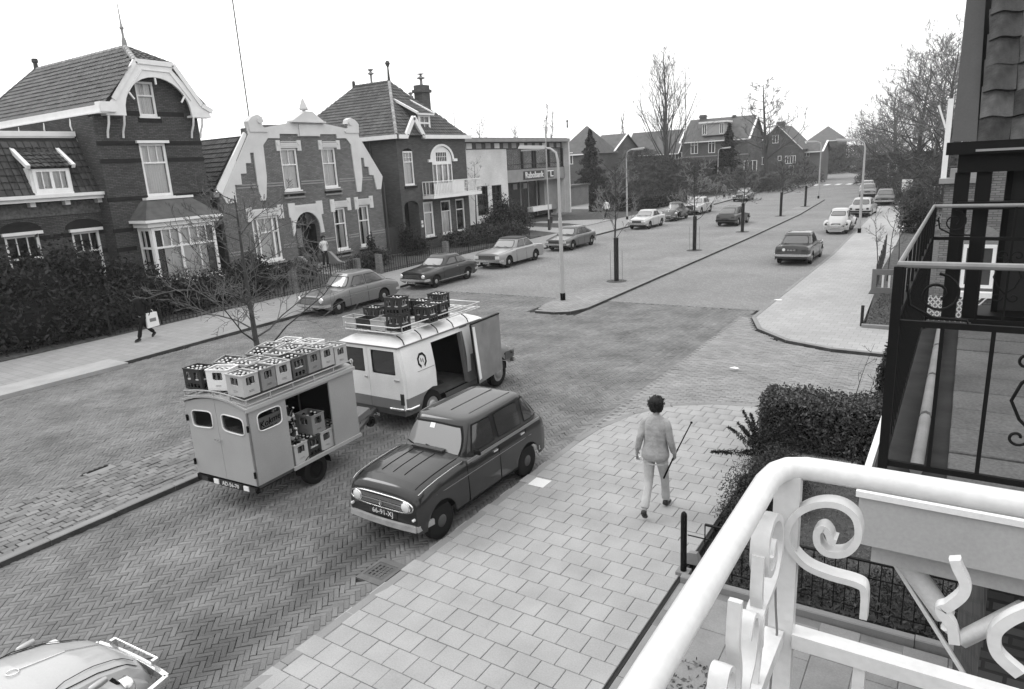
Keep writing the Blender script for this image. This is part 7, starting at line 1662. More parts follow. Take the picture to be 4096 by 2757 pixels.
vc = [('box', -.66, .36, 0, 'low pale box at the left rear corner of the van rack', None), ('dbox', -.24, .34, 0, 'low dark box in the rear row of the van rack', None), ('box', .18, .33, 0, 'low pale box next to the stacked dark crates', None),
      ('d', .6, .36, 0, 'lower dark crate of the right rear stack, van rack', 'full'), ('d', .6, .36, 1, 'upper dark crate of the right rear stack, van rack', 'full'),
      ('d', -.45, .78, 0, 'dark crate at the left side of the van rack', 'full'), ('d', -.2, 1.15, 0, 'dark crate in the middle of the van rack', 'full'), ('d', -.3, 1.62, 0, 'dark crate toward the front left of the van rack', 'full'), ('d', .1, 1.72, 0, 'dark crate behind the tall front crate', 'full'),
      ('d', .62, 1.22, 0, 'dark crate at the right edge, middle of the van rack', 'full'), ('d', .6, 1.62, 0, 'dark crate at the right edge, front of the van rack', 'full'), ('d', .2, 2.2, .45, 'single dark crate highest and farthest forward on the van rack', 'full')]
for k, dx, dy, lv, lab, bt in vc:
    x, y = vp(dx, dy); crate(k, x, y, VR + lv * (CH + .015) * (1 if lv == 1 else (.45 if lv else 0)), Rb.gauss(0, .03) + (PI / 2 if lv == .45 else 0) * 0, lab, bt)
mb = MB(); mb.box(-.3, .3, -.25, .25, 0, .13); 

# ================================================================ trailer
TA = .06
tr = thing('drinks_trailer', 'pale box trailer full of drink crates with open side', 'trailer', (-9.82, 6.18, ROADZ), TA)
m_tw = M('trailer_paint', .47, .5, var=.08, scale=1.5); m_tws = M('trailer_side', .42, .55, var=.1, scale=1.5)
tw2, tl2, tz0, tz1 = .73, 2.42, .52, 1.83; pk = .13
def rnd_rect(cx, cz, a, b, skew=0, p=.4, n=20): return [(cx + a * math.copysign(abs(math.cos(t)) ** p, math.cos(t)), cz + b * math.copysign(abs(math.sin(t)) ** p, math.sin(t)) + skew * a * math.copysign(abs(math.cos(t)) ** p, math.cos(t))) for t in [2 * PI * i / n for i in range(n)]]
# rear doors
for s in (0, 1):
    a0, a1 = (-tw2, -.003) if s == 0 else (.003, tw2); c = (a0 + a1) / 2
    hole = rnd_rect(c, 1.52, .25, .14, -.06 if s else .06)
    topz = lambda x: tz1 + pk * (1 - (x / tw2) ** 2)
    poly = [(a0, tz0), (a1, tz0)] + [(lerp(a1, a0, i / 8), topz(lerp(a1, a0, i / 8)) - .06) for i in range(9)]
    mb = MB(); mb.prism(poly, [hole], (0, 0, 0), (1, 0, 0), (0, 0, 1), -.03 if False else .03); dr_ = mb.build('rear_door', m_tw, tr)
    mb = MB(); mb.tube([(p[0], -.004, p[1]) for p in rnd_rect(c, 1.52, .255, .145, -.06 if s else .06)], .011, 6, closed=True); mb.build('window_frame', m_vanw, dr_, smooth=60)
    MB().face([(p[0], .02, p[1]) for p in hole]).build('pane', m_glass, dr_)
mb = MB(); mb.bar((-.1, -.03, 1.22), (.05, -.03, 1.2), .02, .02); mb.build('door_handle', m_chrome, tr)
for z in (.72, 1.5):
    for sg in (1, -1): mb = MB(); mb.tube([(sg * tw2, -.02, z - .05), (sg * tw2, -.02, z + .05)], .02, 6); mb.build('hinge', m_seam, tr)
# right side wall with opening and window
oy0, oy1 = .78, 1.78
hole = rnd_rect(.42, 1.53, .24, .15, .0)
mb = MB(); mb.prism([(0, tz0), (oy0, tz0), (oy0, tz1 - .1), (oy1, tz1 - .1), (oy1, tz0), (tl2, tz0), (tl2, tz1), (0, tz1)], [hole], (tw2, 0, 0), (0, 1, 0), (0, 0, 1), .03); mb.build('side_wall', m_tws, tr)
mb = MB(); mb.tube([(tw2 + .004, p[0], p[1]) for p in rnd_rect(.42, 1.53, .245, .155)], .011, 6, closed=True); wf = mb.build('window_frame', m_vanw, tr, smooth=60)
MB().face([(tw2 - .015, p[0], p[1]) for p in hole]).build('pane', m_glass, wf)
mb = MB(); mb.box(tw2 - .05, tw2 - .03, .2, .66, 1.4, 1.58); sg_ = mb.build('shop_sign', m_concrete, tr); text('Kokme', sg_, m_seam, .15, (tw2 - .026, .44, 1.48), (0, 1, .12), (0, -.12, 1), shear=.3)
MB().box(-tw2, -tw2 + .03, 0.03, tl2, tz0, tz1).build('side_wall', m_tws, tr)
MB().box(-tw2 + .03, tw2 - .03, tl2 - .03, tl2, tz0, tz1).build('front_wall', m_tws, tr)
MB().box(-tw2 + .03, tw2 - .0, .03, tl2 - .03, tz0 - .05, tz0 - .0).build('floor', M('trailer_floor', .07, .8, var=.3, scale=5), tr)
mb = MB(); mb.box(tw2 - .02, tw2 + .03, oy0 - .02, tl2 + .02, tz0 - .05, tz0 + .01); mb.build('sill_rail', m_tw, tr)
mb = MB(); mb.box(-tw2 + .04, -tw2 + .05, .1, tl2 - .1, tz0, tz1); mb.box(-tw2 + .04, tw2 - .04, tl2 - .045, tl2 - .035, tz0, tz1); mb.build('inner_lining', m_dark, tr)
mb = MB(); vs = []
for i in range(2):
    for j in range(13): x = lerp(-tw2 - .02, tw2 + .02, j / 12); vs.append((x, [-.03, tl2 + .03][i], tz1 + pk * (1 - (x / (tw2 + .02)) ** 2)))
mb.mesh(vs, [(j, j + 1, 14 + j, 13 + j) for j in range(12)])
V2 = [(x, y, z - .035) for x, y, z in vs]; mb.mesh(V2, [(13 + j, 14 + j, j + 1, j) for j in range(12)])
for i in (0, 12): mb.face([vs[i], vs[13 + i], V2[13 + i], V2[i]])
for k in (0, 13): mb.mesh([vs[k + j] for j in range(13)] + [V2[k + j] for j in range(13)], [(j, 13 + j, 14 + j, j + 1) for j in range(12)])
mb.build('roof', m_tw, tr, smooth=30)
for sg in (1, -1): MB().bar((sg * (tw2 + .02), -.03, tz1 - .03), (sg * (tw2 + .02), tl2 + .03, tz1 - .03), .03, .06).build('roof_edge', m_tw, tr)
# guard rail round the roof, slatted floor
gz = tz1 + .13
mb = MB(); arcp = [(lerp(-tw2, tw2, j / 10), 0.0, gz + pk * .55 * (1 - (lerp(-1, 1, j / 10)) ** 2)) for j in range(11)]
mb.tube([(-tw2, tl2, gz)] + arcp + [(tw2, tl2, gz)], .013, 6); mb.build('guard_rail', m_tw, tr, smooth=60)
mb = MB(); mb.tube([(-tw2, tl2, gz - .09)] + [(p[0], p[1], p[2] - .09) for p in arcp] + [(tw2, tl2, gz - .09)], .011, 6); mb.build('guard_rail', m_tw, tr, smooth=60)
for y in np.linspace(0.02, tl2, 6):
    for sg in (1, -1): mb = MB(); mb.bar((sg * tw2, y, tz1 + .02), (sg * tw2, y, gz), .02, .02); mb.build('upright', m_tw, tr)
for x in (-.4, 0, .4): mb = MB(); mb.bar((x, 0, tz1 + pk * (1 - (x / tw2) ** 2)), (x, 0, gz + pk * .55 * (1 - (x / tw2) ** 2)), .018, .018); mb.build('upright', m_tw, tr)
for i in range(9): x = lerp(-.62, .62, i / 8); mb = MB(); mb.box(x - .03, x + .03, .06, tl2 - .04, tz1 + .145, tz1 + .165); mb.build('rack_slat', m_vand, tr)
for sg in (1, -1): wheel_parts(tr, sg * .63, 1.28, .27, .15, sg, m_under, m_seam)
for sg in (1, -1): mb = MB(); vs = []; 
for sg in (1, -1):
    mb = MB(); q = [(math.cos(a), math.sin(a)) for a in [PI * i / 10 for i in range(11)]]; vs = [(sg * x, 1.28 + c * .35, .28 + s_ * .33) for c, s_ in q for x in (.55, .72)]
    mb.mesh(vs, [(2 * i, 2 * i + 2, 2 * i + 3, 2 * i + 1) for i in range(10)]); mb.build('mudguard', m_under, tr, smooth=60)
mb = MB(); mb.box(-.6, .6, .1, tl2, .38, .47); mb.build('chassis', m_under, tr)
mb = MB(); mb.bar((-.55, tl2, .42), (0, tl2 + 1.2, .42), .06, .07); mb.bar((.55, tl2, .42), (0, tl2 + 1.2, .42), .06, .07); mb.bar((0, tl2 + 1.15, .42), (-.14, tl2 + 1.5, .4), .08, .08); mb.build('drawbar', m_vand, tr)
mb = MB(); mb.obox((-.02, tl2 + .8, .52), (1, 0, 0), (0, 1, .2), (0, -.2, 1), .16, .2, .06); mb.build('hitch_cover', m_vang, tr)
mb = MB(); mb.lathe([(.11, -.03), (.11, .03), (.06, .04), (.06, -.04)], (.16, tl2 + .95, .34), 12, 'x'); mb.build('jockey_wheel', m_tyre, tr, smooth=50)
mb = MB(); mb.box(-tw2, tw2, -.02, .04, .4, .5); lb = mb.build('lamp_board', m_under, tr)
mb = MB(); mb.box(-.15, .38, -.035, -.02, .4, .5); p_ = mb.build('number_plate', m_plate, tr); text('AD-56-70', p_, m_platel, .1, (.115, -.038, .45), (1, 0, 0), (0, 0, 1))
for x0, x1, mt in ((-.3, -.18, m_white), (.42, .54, m_white), (-.6, -.45, m_red), (.56, .7, m_red)): mb = MB(); mb.box(x0, x1, -.036, -.02, .41, .49); mb.build('reflector', mt, tr)
# crates on the trailer: front row along the right edge, loose ones behind
MT = Matrix.Translation((-9.82, 6.18, ROADZ)) @ Matrix.Rotation(TA, 4, 'Z')
def tc(kind, dx, dy, z, rz, label, bt='full', tilt=(0, 0)):
    p = MT @ Vector((dx, dy, z)); crate(kind, p.x, p.y, p.z, TA + rz, label, bt, tilt)
zr_ = tz1 + .166
row = [('l', 'pale crate at the near right corner of the trailer roof'), ('m', 'mid grey crate, second from the corner of the trailer roof'), ('l', 'pale crate, third from the corner of the trailer roof'), ('dm', 'dark crate, fourth along the right edge of the trailer roof'), ('m', 'mid grey crate, fifth along the right edge of the trailer roof'), ('l', 'pale crate, sixth along the right edge of the trailer roof'), ('l', 'pale crate at the far end of the trailer roof edge')]
for i, (k, lab) in enumerate(row): tc(k, .5, .2 + i * .335, zr_ - (.05 if i == 6 else 0), Rb.gauss(0, .03), lab)
tc('d', -.52, .2, zr_, .05, 'dark crate at the left rear corner of the trailer roof')
tc('w', -.08, .3, zr_, .3, 'white crate with long handle slot behind the corner crate')
tc('m', -.42, .75, zr_, .2, 'mid grey crate tilted in the middle of the trailer roof', 'full', (.16, .05))
tc('l', .0, .95, zr_ - .02, -.1, 'pale crate leaning behind the front row of the trailer', 'some')
tc('m', -.3, 1.35, zr_ + .02, .15, 'mid grey crate leaning at the left side of the trailer roof', 'full', (.22, .0))
tc('l', -.02, 1.75, zr_, .1, 'pale crate beyond the grey leaning one, trailer roof', 'full', (.12, 0)); tc('l', -.5, 1.72, zr_, .1, 'pale crate at the far left, middle of the trailer roof', 'full', (.1, 0)); tc('w', .05, 2.14, zr_, 0, 'white crate at the front end of the trailer roof', 'full'); tc('l', .02, .66, zr_, .1, 'pale crate tucked between the white and the corner row', 'full'); tc('l', .08, 1.34, zr_, .05, 'pale crate in the centre of the trailer roof', 'full')
tc('w', -.45, 2.1, zr_, .05, 'white crate at the far left end of the trailer roof', 'full', (.1, 0))
# inside the trailer
tc('l', .5, 1.0, tz0 + .005, 0, 'pale crate on the trailer floor behind the side wall', 'some'); tc('d', .5, 1.22 + .09, tz0 + .005, 0, 'dark crate on the trailer floor in the opening', 'full')
tc('l', .48, 1.63, tz0 + .005, 0, 'pale crate on the trailer floor under the stacked one', None); tc('m', .46, 1.5, tz0 + .005 + CH + .01, 0, 'mid grey crate stacked upon the pale floor crate', 'some'); tc('m', .48, 1.93, tz0 + .005, 0, 'mid grey crate at the front end of the trailer opening', 'full')
tc('dm', -.1, 1.3, tz0 + .005, 0, 'dark crate deep inside the trailer', 'full'); tc('dm', .1, .9, tz0 + CH, 0, 'dark crate high inside the trailer near the doors', 'full')
for i in range(16):
    b = bpy.data.objects.new('bottle', botme); COL.objects.link(b); s_ = 1.25
    dx, dy, dz = Rb.uniform(.2, .6), Rb.uniform(.84, 1.28), tz0 + CH + .02 + (.32 if i > 8 else 0)
    b.matrix_world = MT @ Matrix.Translation((dx, dy, dz)) @ Matrix.Rotation(Rb.gauss(0, .35), 4, 'Y') @ Matrix.Rotation(Rb.gauss(0, .3), 4, 'X') @ Matrix.Diagonal((s_, s_, s_, 1)); tag(b, 'loose dark bottle piled inside the open trailer', 'bottle', 'loose bottles inside the trailer')

# ================================================================ people
m_skin = M('skin', .42, .6); m_hair = M('hair_dark', .035, .7, var=.4, scale=30); m_jacket = M('denim_jacket', .46, .9, var=.22, scale=9, bump=.9, bscale=16); m_jeans = M('light_jeans', .59, .85, var=.12, scale=7, bump=.3, bscale=22); m_shoe = M('boot_leather', .02, .5)
m_tshirt = M('pale_tshirt', .62, .85, var=.1); m_trous = M('dark_trousers', .03, .85); m_whites = M('white_shirt', .75, .85); m_coat = M('dark_coat', .015, .9)
def skin_mesh(name, chains, mat, parent, sub=2, root=0, matfn=None):
    """chains: lists of (key, xyz, radius); shared keys join"""
    keys = {}; vs = []; rad = []; es = []
    for ch in chains:
        prev = None
        for k, p, r in ch:
            if k not in keys: keys[k] = len(vs); vs.append(p); rad.append(r if isinstance(r, tuple) else (r, r))
            if prev is not None: es.append((prev, keys[k]))
            prev = keys[k]
    me = bpy.data.meshes.new(name + '_sk'); me.from_pydata(vs, es, []); o = bpy.data.objects.new(name + '_sk', me); COL.objects.link(o)
    md = o.modifiers.new('skin', 'SKIN'); md.use_smooth_shade = True; md.branch_smoothing = .6
    for i, sv in enumerate(me.skin_vertices[0].data): sv.radius = rad[i]; sv.use_root = (i == root)
    ms = o.modifiers.new('sub', 'SUBSURF'); ms.levels = sub; ms.render_levels = sub
    dg = bpy.context.evaluated_depsgraph_get(); dg.update(); m2 = bpy.data.meshes.new_from_object(o.evaluated_get(dg)); bpy.data.objects.remove(o)
    mats = mat if isinstance(mat, (list, tuple)) else [mat]
    m2.materials.clear()
    for m_ in mats: m2.materials.append(m_)
    if matfn:
        for p in m2.polygons: p.material_index = matfn(p.center)
    m2.polygons.foreach_set('use_smooth', [True] * len(m2.polygons))
    r = bpy.data.objects.new(name, m2); COL.objects.link(r); r.parent = parent; return r
def person(label, loc, rz, pose, mats, sc=1.0, group=None, fingers=False, hairlong=True):
    """pose: joint positions in metres, x right, y forward, z up"""
    skin_, hair_, top_, leg_, shoe_ = mats
    t = thing('person', label, 'person', loc, rz, group); t.scale = (sc,) * 3; J = pose
    P = lambda k: J[k]
    def mid(a, b, q=.5): return tuple(lerp(P(a)[i], P(b)[i], q) for i in range(3))
    body = [[('pel', P('pel'), (.13, .1)), ('wst', mid('pel', 'chest', .4), (.12, .09)), ('chest', P('chest'), (.15, .105)), ('nb', P('nb'), (.06, .06)), ('nk', mid('nb', 'head', .45), (.048, .05)), ('jaw', mid('nb', 'head', .8), (.062, .072)), ('head', P('head'), (.078, .092)), ('crn', P('crown'), (.062, .075))]]
    for s in 'lr':
        body.append([('chest', P('chest'), 0), ('sh' + s, P('sh' + s), (.062, .062)), ('ue' + s, mid('sh' + s, 'el' + s), .047), ('el' + s, P('el' + s), .04), ('fa' + s, mid('el' + s, 'wr' + s, .4), .04), ('wr' + s, P('wr' + s), .026), ('pm' + s, P('hd' + s), (.042, .022))])
        body.append([('pel', P('pel'), 0), ('hp' + s, P('hp' + s), .09), ('th' + s, mid('hp' + s, 'kn' + s), .078), ('kn' + s, P('kn' + s), .058), ('cf' + s, mid('kn' + s, 'an' + s, .35), .055), ('an' + s, P('an' + s), .038), ('to' + s, P('to' + s), (.042, .03))])
    bd = skin_mesh('body', body, skin_, t)
    # clothes: garments lofted round the body
    def V_(k): return Vector(P(k))
    def loft(name, rings, mat, cap=True, n=18, wob=.0, seed=0, par=t):
        """rings: (centre, half width vector, half depth vector)"""
        R = random.Random(seed); mb = MB(); vs = []
        for i, (c, a_, d_) in enumerate(rings):
            for j in range(n):
                th_ = 2 * PI * j / n; k_ = 1 + wob * math.sin(j * 2.3 + i * 1.7 + seed) + wob * .7 * R.uniform(-1, 1)
                e = .8; cx_, sy_ = math.copysign(abs(math.cos(th_)) ** e, math.cos(th_)), math.copysign(abs(math.sin(th_)) ** e, math.sin(th_)); vs.append(c + a_ * cx_ * k_ + d_ * sy_ * k_)
        k = len(rings); fs = [(i * n + j, i * n + (j + 1) % n, (i + 1) * n + (j + 1) % n, (i + 1) * n + j) for i in range(k - 1) for j in range(n)]
        if cap: fs += [tuple(reversed(range(n))), tuple((k - 1) * n + j for j in range(n))]
        o = mb.mesh(vs, fs).build(name, mat, par, smooth=75)
        sb = o.modifiers.new('sub', 'SUBSURF'); sb.levels = 1; sb.render_levels = 1; return o
    X3, Y3 = Vector((1, 0, 0)), Vector((0, 1, 0))
    pel, che, nb_ = V_('pel'), V_('chest'), V_('nb'); axs = (V_('shr') - V_('shl')); axs.z = 0; axs.normalize(); dep = Vector((-axs.y, axs.x, 0))
    long_ = J.get('long', 1); hem = -.1 if long_ else -.02
    tors = [(pel.lerp(che, hem / .4 if hem else 0) + Vector((0, 0, -.0)), .215 if long_ else .175, .15), (pel.lerp(che, .12), .2 if long_ else .165, .14), (pel.lerp(che, .4), .158, .12), (pel.lerp(che, .75), .17, .125), (che, .182, .128), (che.lerp(nb_, .5), .182, .118), (che.lerp(nb_, .78), .14, .1), (nb_, .082, .075), (nb_.lerp(V_('head'), .22), .07, .066)]
    loft('jacket' if long_ else 'shirt', [(c, axs * a_, dep * d_) for c, a_, d_ in tors], top_, True, 22, .036, 3)
    if long_:
        c_ = tors[0][0]; loft('hem', [(c_ + Vector((0, 0, z_)), axs * .179, dep * .131) for z_ in (-.012, .0, .01)], M('hem_pale', .55, .9), False, 22, .03, 3)
    for s in 'lr':
        sg = -1 if s == 'l' else 1
        def arm(pts, rad, nm, mt, wob):
            rg = []
            for i, p in enumerate(pts):
                d = (pts[min(i + 1, len(pts) - 1)] - pts[max(i - 1, 0)]).normalized(); u = d.cross(dep).normalized(); v = d.cross(u); rg.append((p, u * rad[i], v * rad[i]))
            return loft(nm, rg, mt, True, 12, wob, ord(s))
        sh, el, wr = V_('sh' + s), V_('el' + s), V_('wr' + s)
        if long_: arm([sh - axs * sg * .08 + Vector((0, 0, .0)), sh - Vector((0, 0, .01)), sh.lerp(el, .35), sh.lerp(el, .75), el, el.lerp(wr, .3), el.lerp(wr, .7), el.lerp(wr, .95)], [.05, .074, .064, .056, .053, .05, .046, .042], 'sleeve', top_, .04)
        else: arm([sh - axs * sg * .05 + Vector((0, 0, .01)), sh, sh.lerp(el, .35), sh.lerp(el, .6)], [.062, .068, .064, .064], 'sleeve', top_, .03)
        hp, kn, an = V_('hp' + s), V_('kn' + s), V_('an' + s)
        fl_ = .085 if J.get('flare', 1) else .065
        arm([hp + Vector((0, 0, .06)), hp, hp.lerp(kn, .3), hp.lerp(kn, .7), kn, kn.lerp(an, .3), kn.lerp(an, .65), kn.lerp(an, .97)], [.085, .095, .085, .07, .063, .06, .064, fl_ * .85], 'trouser_leg', leg_, .03)
    loft('trouser_seat', [(pel + Vector((0, 0, -.1)), axs * .11, dep * .09), (pel + Vector((0, 0, -.04)), axs * .158, dep * .12), (pel + Vector((0, 0, .05)), axs * .155, dep * .115), (pel + Vector((0, 0, .12)), axs * .145, dep * .115)], leg_, True, 18, .01, 5)
    for s in 'lr':
        a, b = Vector(P('an' + s)), Vector(P('to' + s)); back = a + (a - b) * .35; back.z = a.z - .05 + (back.z - a.z) * .3
        skin_mesh('shoe', [[('a', tuple(a + Vector((0, 0, .02))), .05), ('h', tuple(back), (.042, .04)), ('m', tuple(a.lerp(b, .5) - Vector((0, 0, .035))), (.047, .036)), ('t', tuple(b + (b - a) * .15 - Vector((0, 0, .01))), (.042, .026))]], shoe_, t, 2)
    h = Vector(P('head')); c = Vector(P('crown')); f = Vector(J.get('face', (0, 1, 0))).normalized(); up = (c - h).normalized(); sd2 = f.cross(up).normalized()
    # hair cap: shell of tufts round the back and top of the head
    mb = MB(); vs = []; nn, mm = 16, 10
    for i in range(mm + 1):
        th_ = PI * .78 * i / mm
        for j in range(nn):
            ph = 2 * PI * j / nn; d = f * math.sin(th_) * math.cos(ph) + sd2 * math.sin(th_) * math.sin(ph) + up * math.cos(th_)
            rr = .112 + .004 * math.sin(j * 5.3 + i * 2.9) ; 
            if d.dot(f) > .35 and th_ > 1.0: rr = .07
            low = max(0, th_ - 1.4) * .03 if hairlong else 0
            vs.append(h + up * .03 + Vector(d) * rr * (1.0 if d.dot(f) < 0 else .95) - up * low)
    mb.mesh(vs, [(i * nn + j, (i + 1) * nn + j, (i + 1) * nn + (j + 1) % nn, i * nn + (j + 1) % nn) for i in range(mm) for j in range(nn)]); mb.build('hair', hair_, t, smooth=70)
    def hfn_(R, n):
        d = R.normal(size=(n, 3)); d /= np.linalg.norm(d, axis=1)[:, None]; fv = np.array(f); uv = np.array(up); k_ = (d @ fv > .15) & (d @ uv < .35); d[k_] -= 2 * (d[k_] @ fv)[:, None] * fv
        p = np.array(h) + uv * .025 + d * R.uniform(.095, .127, (n, 1)); lo = (d @ uv) < -.2; p[lo] -= uv * .03; p[lo] = p[lo] - (p[lo] - np.array(h)) * .12; return p
    leaf_cloud('hair_tufts', hair_, t, 700, hfn_, .02, 5, kind=None, asp=.3)
    # nose, ears
    mb = MB(); q = h + f * .1; mb.mesh([q + up * .02, q + sd2 * .014 - up * .025, q - sd2 * .014 - up * .025, q + f * .024 - up * .02], [(0, 1, 3), (1, 2, 3), (2, 0, 3)]); mb.build('nose', skin_, t)
    for sg in (1, -1):
        mb = MB(); mb.lathe([(.0, -.006), (.02, -.004), (.022, .004), (0, .006)], h + sd2 * sg * .085, 8, 'x'); mb.build('ear', skin_, t)
        mb = MB(); mb.lathe([(0, -.006), (.011, 0), (0, .006)], h + f * .089 + sd2 * sg * .032 + up * .012, 6, 'y'); mb.build('eye', m_hair, t)
    mb = MB(); mb.bar(h + f * .098 - up * .05 - sd2 * .022, h + f * .098 - up * .05 + sd2 * .022, .006, .006); mb.build('mouth', m_hair, t)
    # hands: five fingers each, curling
    for s in 'lr':
        hd = Vector(P('hd' + s)); wr = Vector(P('wr' + s)); d = (hd - wr).normalized(); ax = Vector(J.get('grip' + s, (0, 1, 0))).normalized(); nrm = d.cross(ax).normalized() * (1 if s == 'r' else -1); ax = nrm.cross(d) * (1 if s == 'r' else -1)
        for k in range(4):
            o_ = ax * (.027 - k * .018); ln = [.07, .078, .072, .056][k]; base = hd + o_ + d * .018; cu = J.get('curl', .8)
            p1 = base + (d + nrm * -.25 * cu) * ln * .45; p2 = p1 + (d * .55 - nrm * 1.0 * cu).normalized() * ln * .35; p3 = p2 + (-nrm * cu + d * -.1).normalized() * ln * .3
            mb = MB(); mb.tube([hd + o_ * .8, base, p1, p2, p3], [.01, .0105, .0095, .0085, .006], 6); mb.build('finger', skin_, bd, smooth=70)
        b0 = wr.lerp(hd, .55) + ax * .02; p1 = b0 + (ax * .8 + d * .6 - nrm * .3).normalized() * .038; p2 = p1 + (d * .8 - nrm * .5 + ax * .1).normalized() * .03
        mb = MB(); mb.tube([b0, p1, p2], [.013, .011, .008], 6); mb.build('thumb', skin_, bd, smooth=70)
    return t
# the walking man in denim: walks up the pavement away from the camera, fishing rod or cane in the right hand
walk = dict(pel=(0, 0, .93), chest=(.0, .03, 1.32), nb=(0, .035, 1.5), head=(.0, .06, 1.66), crown=(.0, .055, 1.74), face=(.1, 1, -.05),
    shl=(-.15, .03, 1.44), ell=(-.21, -.05, 1.18), wrl=(-.27, .0, .95), hdl=(-.285, .03, .87), gripl=(0, 1, .2),
    shr=(.15, .03, 1.44), elr=(.215, -.0, 1.17), wrr=(.25, .1, .93), hdr=(.245, .14, .86), gripr=(.5, .8, .6),
    hpl=(-.09, 0, .9), knl=(-.09, -.03, .5), anl=(-.1, -.34, .2), tol=(-.1, -.31, .06),
    hpr=(.09, 0, .9), knr=(.1, .16, .5), anr=(.09, .26, .1), tor=(.1, .42, .04))
walk['anl'] = (-.09, -.3, .17); walk['tol'] = (-.09, -.23, .05)
pm = person('man in pale denim jacket and jeans walking away with a cane', (-3.52, 9.0, 0), .12, walk, (m_skin, m_hair, m_jacket, m_jeans, m_shoe), 1.02)
t = thing('walking_cane', 'thin black cane held in the right hand of the denim man', 'cane', (-3.52, 9.0, 0), .12)
mb = MB(); mb.tube([(.14, -.08, .62), (.245, .13, .9), (.42, .48, 1.32)], [.014, .011, .008], 7); mb.build('shaft', m_seam, t, smooth=60); mb = MB(); mb.lathe([(0, 0), (.018, .01), (.018, .03), (0, .04)], (.42, .48, 1.3), 8); mb.build('knob', m_seam, t)
o = MB(); o.obox((-.29, .05, .8), (1, 0, .3), (0, 1, 0), (-.3, 0, 1), .04, .03, .03); o = o.build('held_cup', m_whites, loc=(-3.52, 9.0, 0)); tag(o, 'small white item held in the left hand of the denim man', 'cup')
# person on the doorstep, hands on hips
door = dict(pel=(0, 0, .9), chest=(.0, -.02, 1.25), nb=(0, -.01, 1.43), head=(0, .02, 1.58), crown=(0, .02, 1.66), face=(.3, 1, 0), long=0, flare=1,
    shl=(-.18, 0, 1.37), ell=(-.36, -.08, 1.14), wrl=(-.2, .06, 1.02), hdl=(-.13, .1, 1.0), gripl=(1, 0, 0), shr=(.18, 0, 1.37), elr=(.28, -.06, 1.12), wrr=(.22, .08, .95), hdr=(.2, .12, .88), gripr=(0, 1, 0),
    hpl=(-.09, 0, .87), knl=(-.13, .04, .48), anl=(-.15, -.02, .09), tol=(-.18, .14, .04), hpr=(.09, 0, .87), knr=(.12, .03, .48), anr=(.14, -.02, .09), tor=(.17, .14, .04))
person('person in pale t-shirt and dark trousers standing on the doorstep', (-29.45, 26.5, .3), -PI / 2, door, (m_skin, m_hair, m_tshirt, m_trous, m_trous), 1.0)
stride = dict(pel=(0, 0, .9), chest=(0, .04, 1.25), nb=(0, .06, 1.44), head=(0, .1, 1.59), crown=(0, .1, 1.67), shl=(-.18, .04, 1.38), ell=(-.22, -.14, 1.14), wrl=(-.2, -.1, .9), hdl=(-.2, -.06, .82), shr=(.18, .04, 1.38), elr=(.22, .14, 1.13), wrr=(.2, .3, .95), hdr=(.2, .35, .88),
    hpl=(-.09, 0, .88), knl=(-.09, .22, .52), anl=(-.09, .36, .1), tol=(-.09, .52, .05), hpr=(.09, 0, .88), knr=(.09, -.06, .47), anr=(.09, -.36, .16), tor=(.09, -.26, .04))
person('person in dark coat walking past the black bushes, left pavement', (-23.55, 12.75, .02), PI + .1, stride, (m_coat, m_hair, m_coat, m_coat, m_shoe), 1.0)
t = thing('carrier_bag', 'white printed carrier bag carried beside the dark walker', 'bag', (-23.35, 12.95, .42), .1)
mb = MB(); mb.prism([(-.22, 0), (.22, .02), (.2, .5), (-.2, .52)], [], (0, 0, 0), (0, 1, 0), (0, 0, 1), .08); mb.build('bag', m_whites, t); mb = MB(); mb.box(.002, .006, -.12, .12, .2, .32); mb.build('print', m_vang, t)
mb = MB(); mb.tube([(-.04, -.1, .5), (-.04, -.06, .6), (-.04, .06, .6), (-.04, .1, .5)], .01, 5); mb.build('handle', m_whites, t)
person('man in white shirt striding past the clipped hedge near the bank', (-27.2, 57.9, .04), PI - .3, stride, (m_skin, m_hair, m_whites, m_trous, m_shoe), 1.05)
cy = FG(1648, 452, 0)
person('distant person in grey coat walking with a bicycle, left pavement', (cy.x, cy.y, 0), PI - .2, stride, (m_skin, m_hair, M('coat_grey', .2, .9), m_trous, m_shoe), 1.05)
t = thing('bicycle', 'parked-upright bicycle pushed by the distant grey walker', 'bicycle', (cy.x + .6, cy.y, 0), .1)
for y in (-.52, .52): mb = MB(); mb.tube([(0, y + .33 * math.cos(a), .34 + .33 * math.sin(a)) for a in [2 * PI * i / 18 for i in range(18)]], .018, 5, closed=True); mb.build('wheel', m_tyre, t)
mb = MB(); mb.tube([(0, -.52, .34), (0, -.1, .36), (0, -.2, .85), (0, -.52, .34)], .015, 5); mb.tube([(0, -.1, .36), (0, .35, .85), (0, .52, .34)], .015, 5); mb.tube([(0, -.18, .8), (0, .35, .85)], .015, 5); mb.build('frame', m_rail, t)
mb = MB(); mb.tube([(-.28, .3, 1.0), (0, .38, 1.0), (.28, .3, 1.0)], .012, 5); mb.build('handlebar', m_chrome, t); MB().box(-.06, .06, -.34, -.1, .88, .93).build('saddle', m_rubber, t)
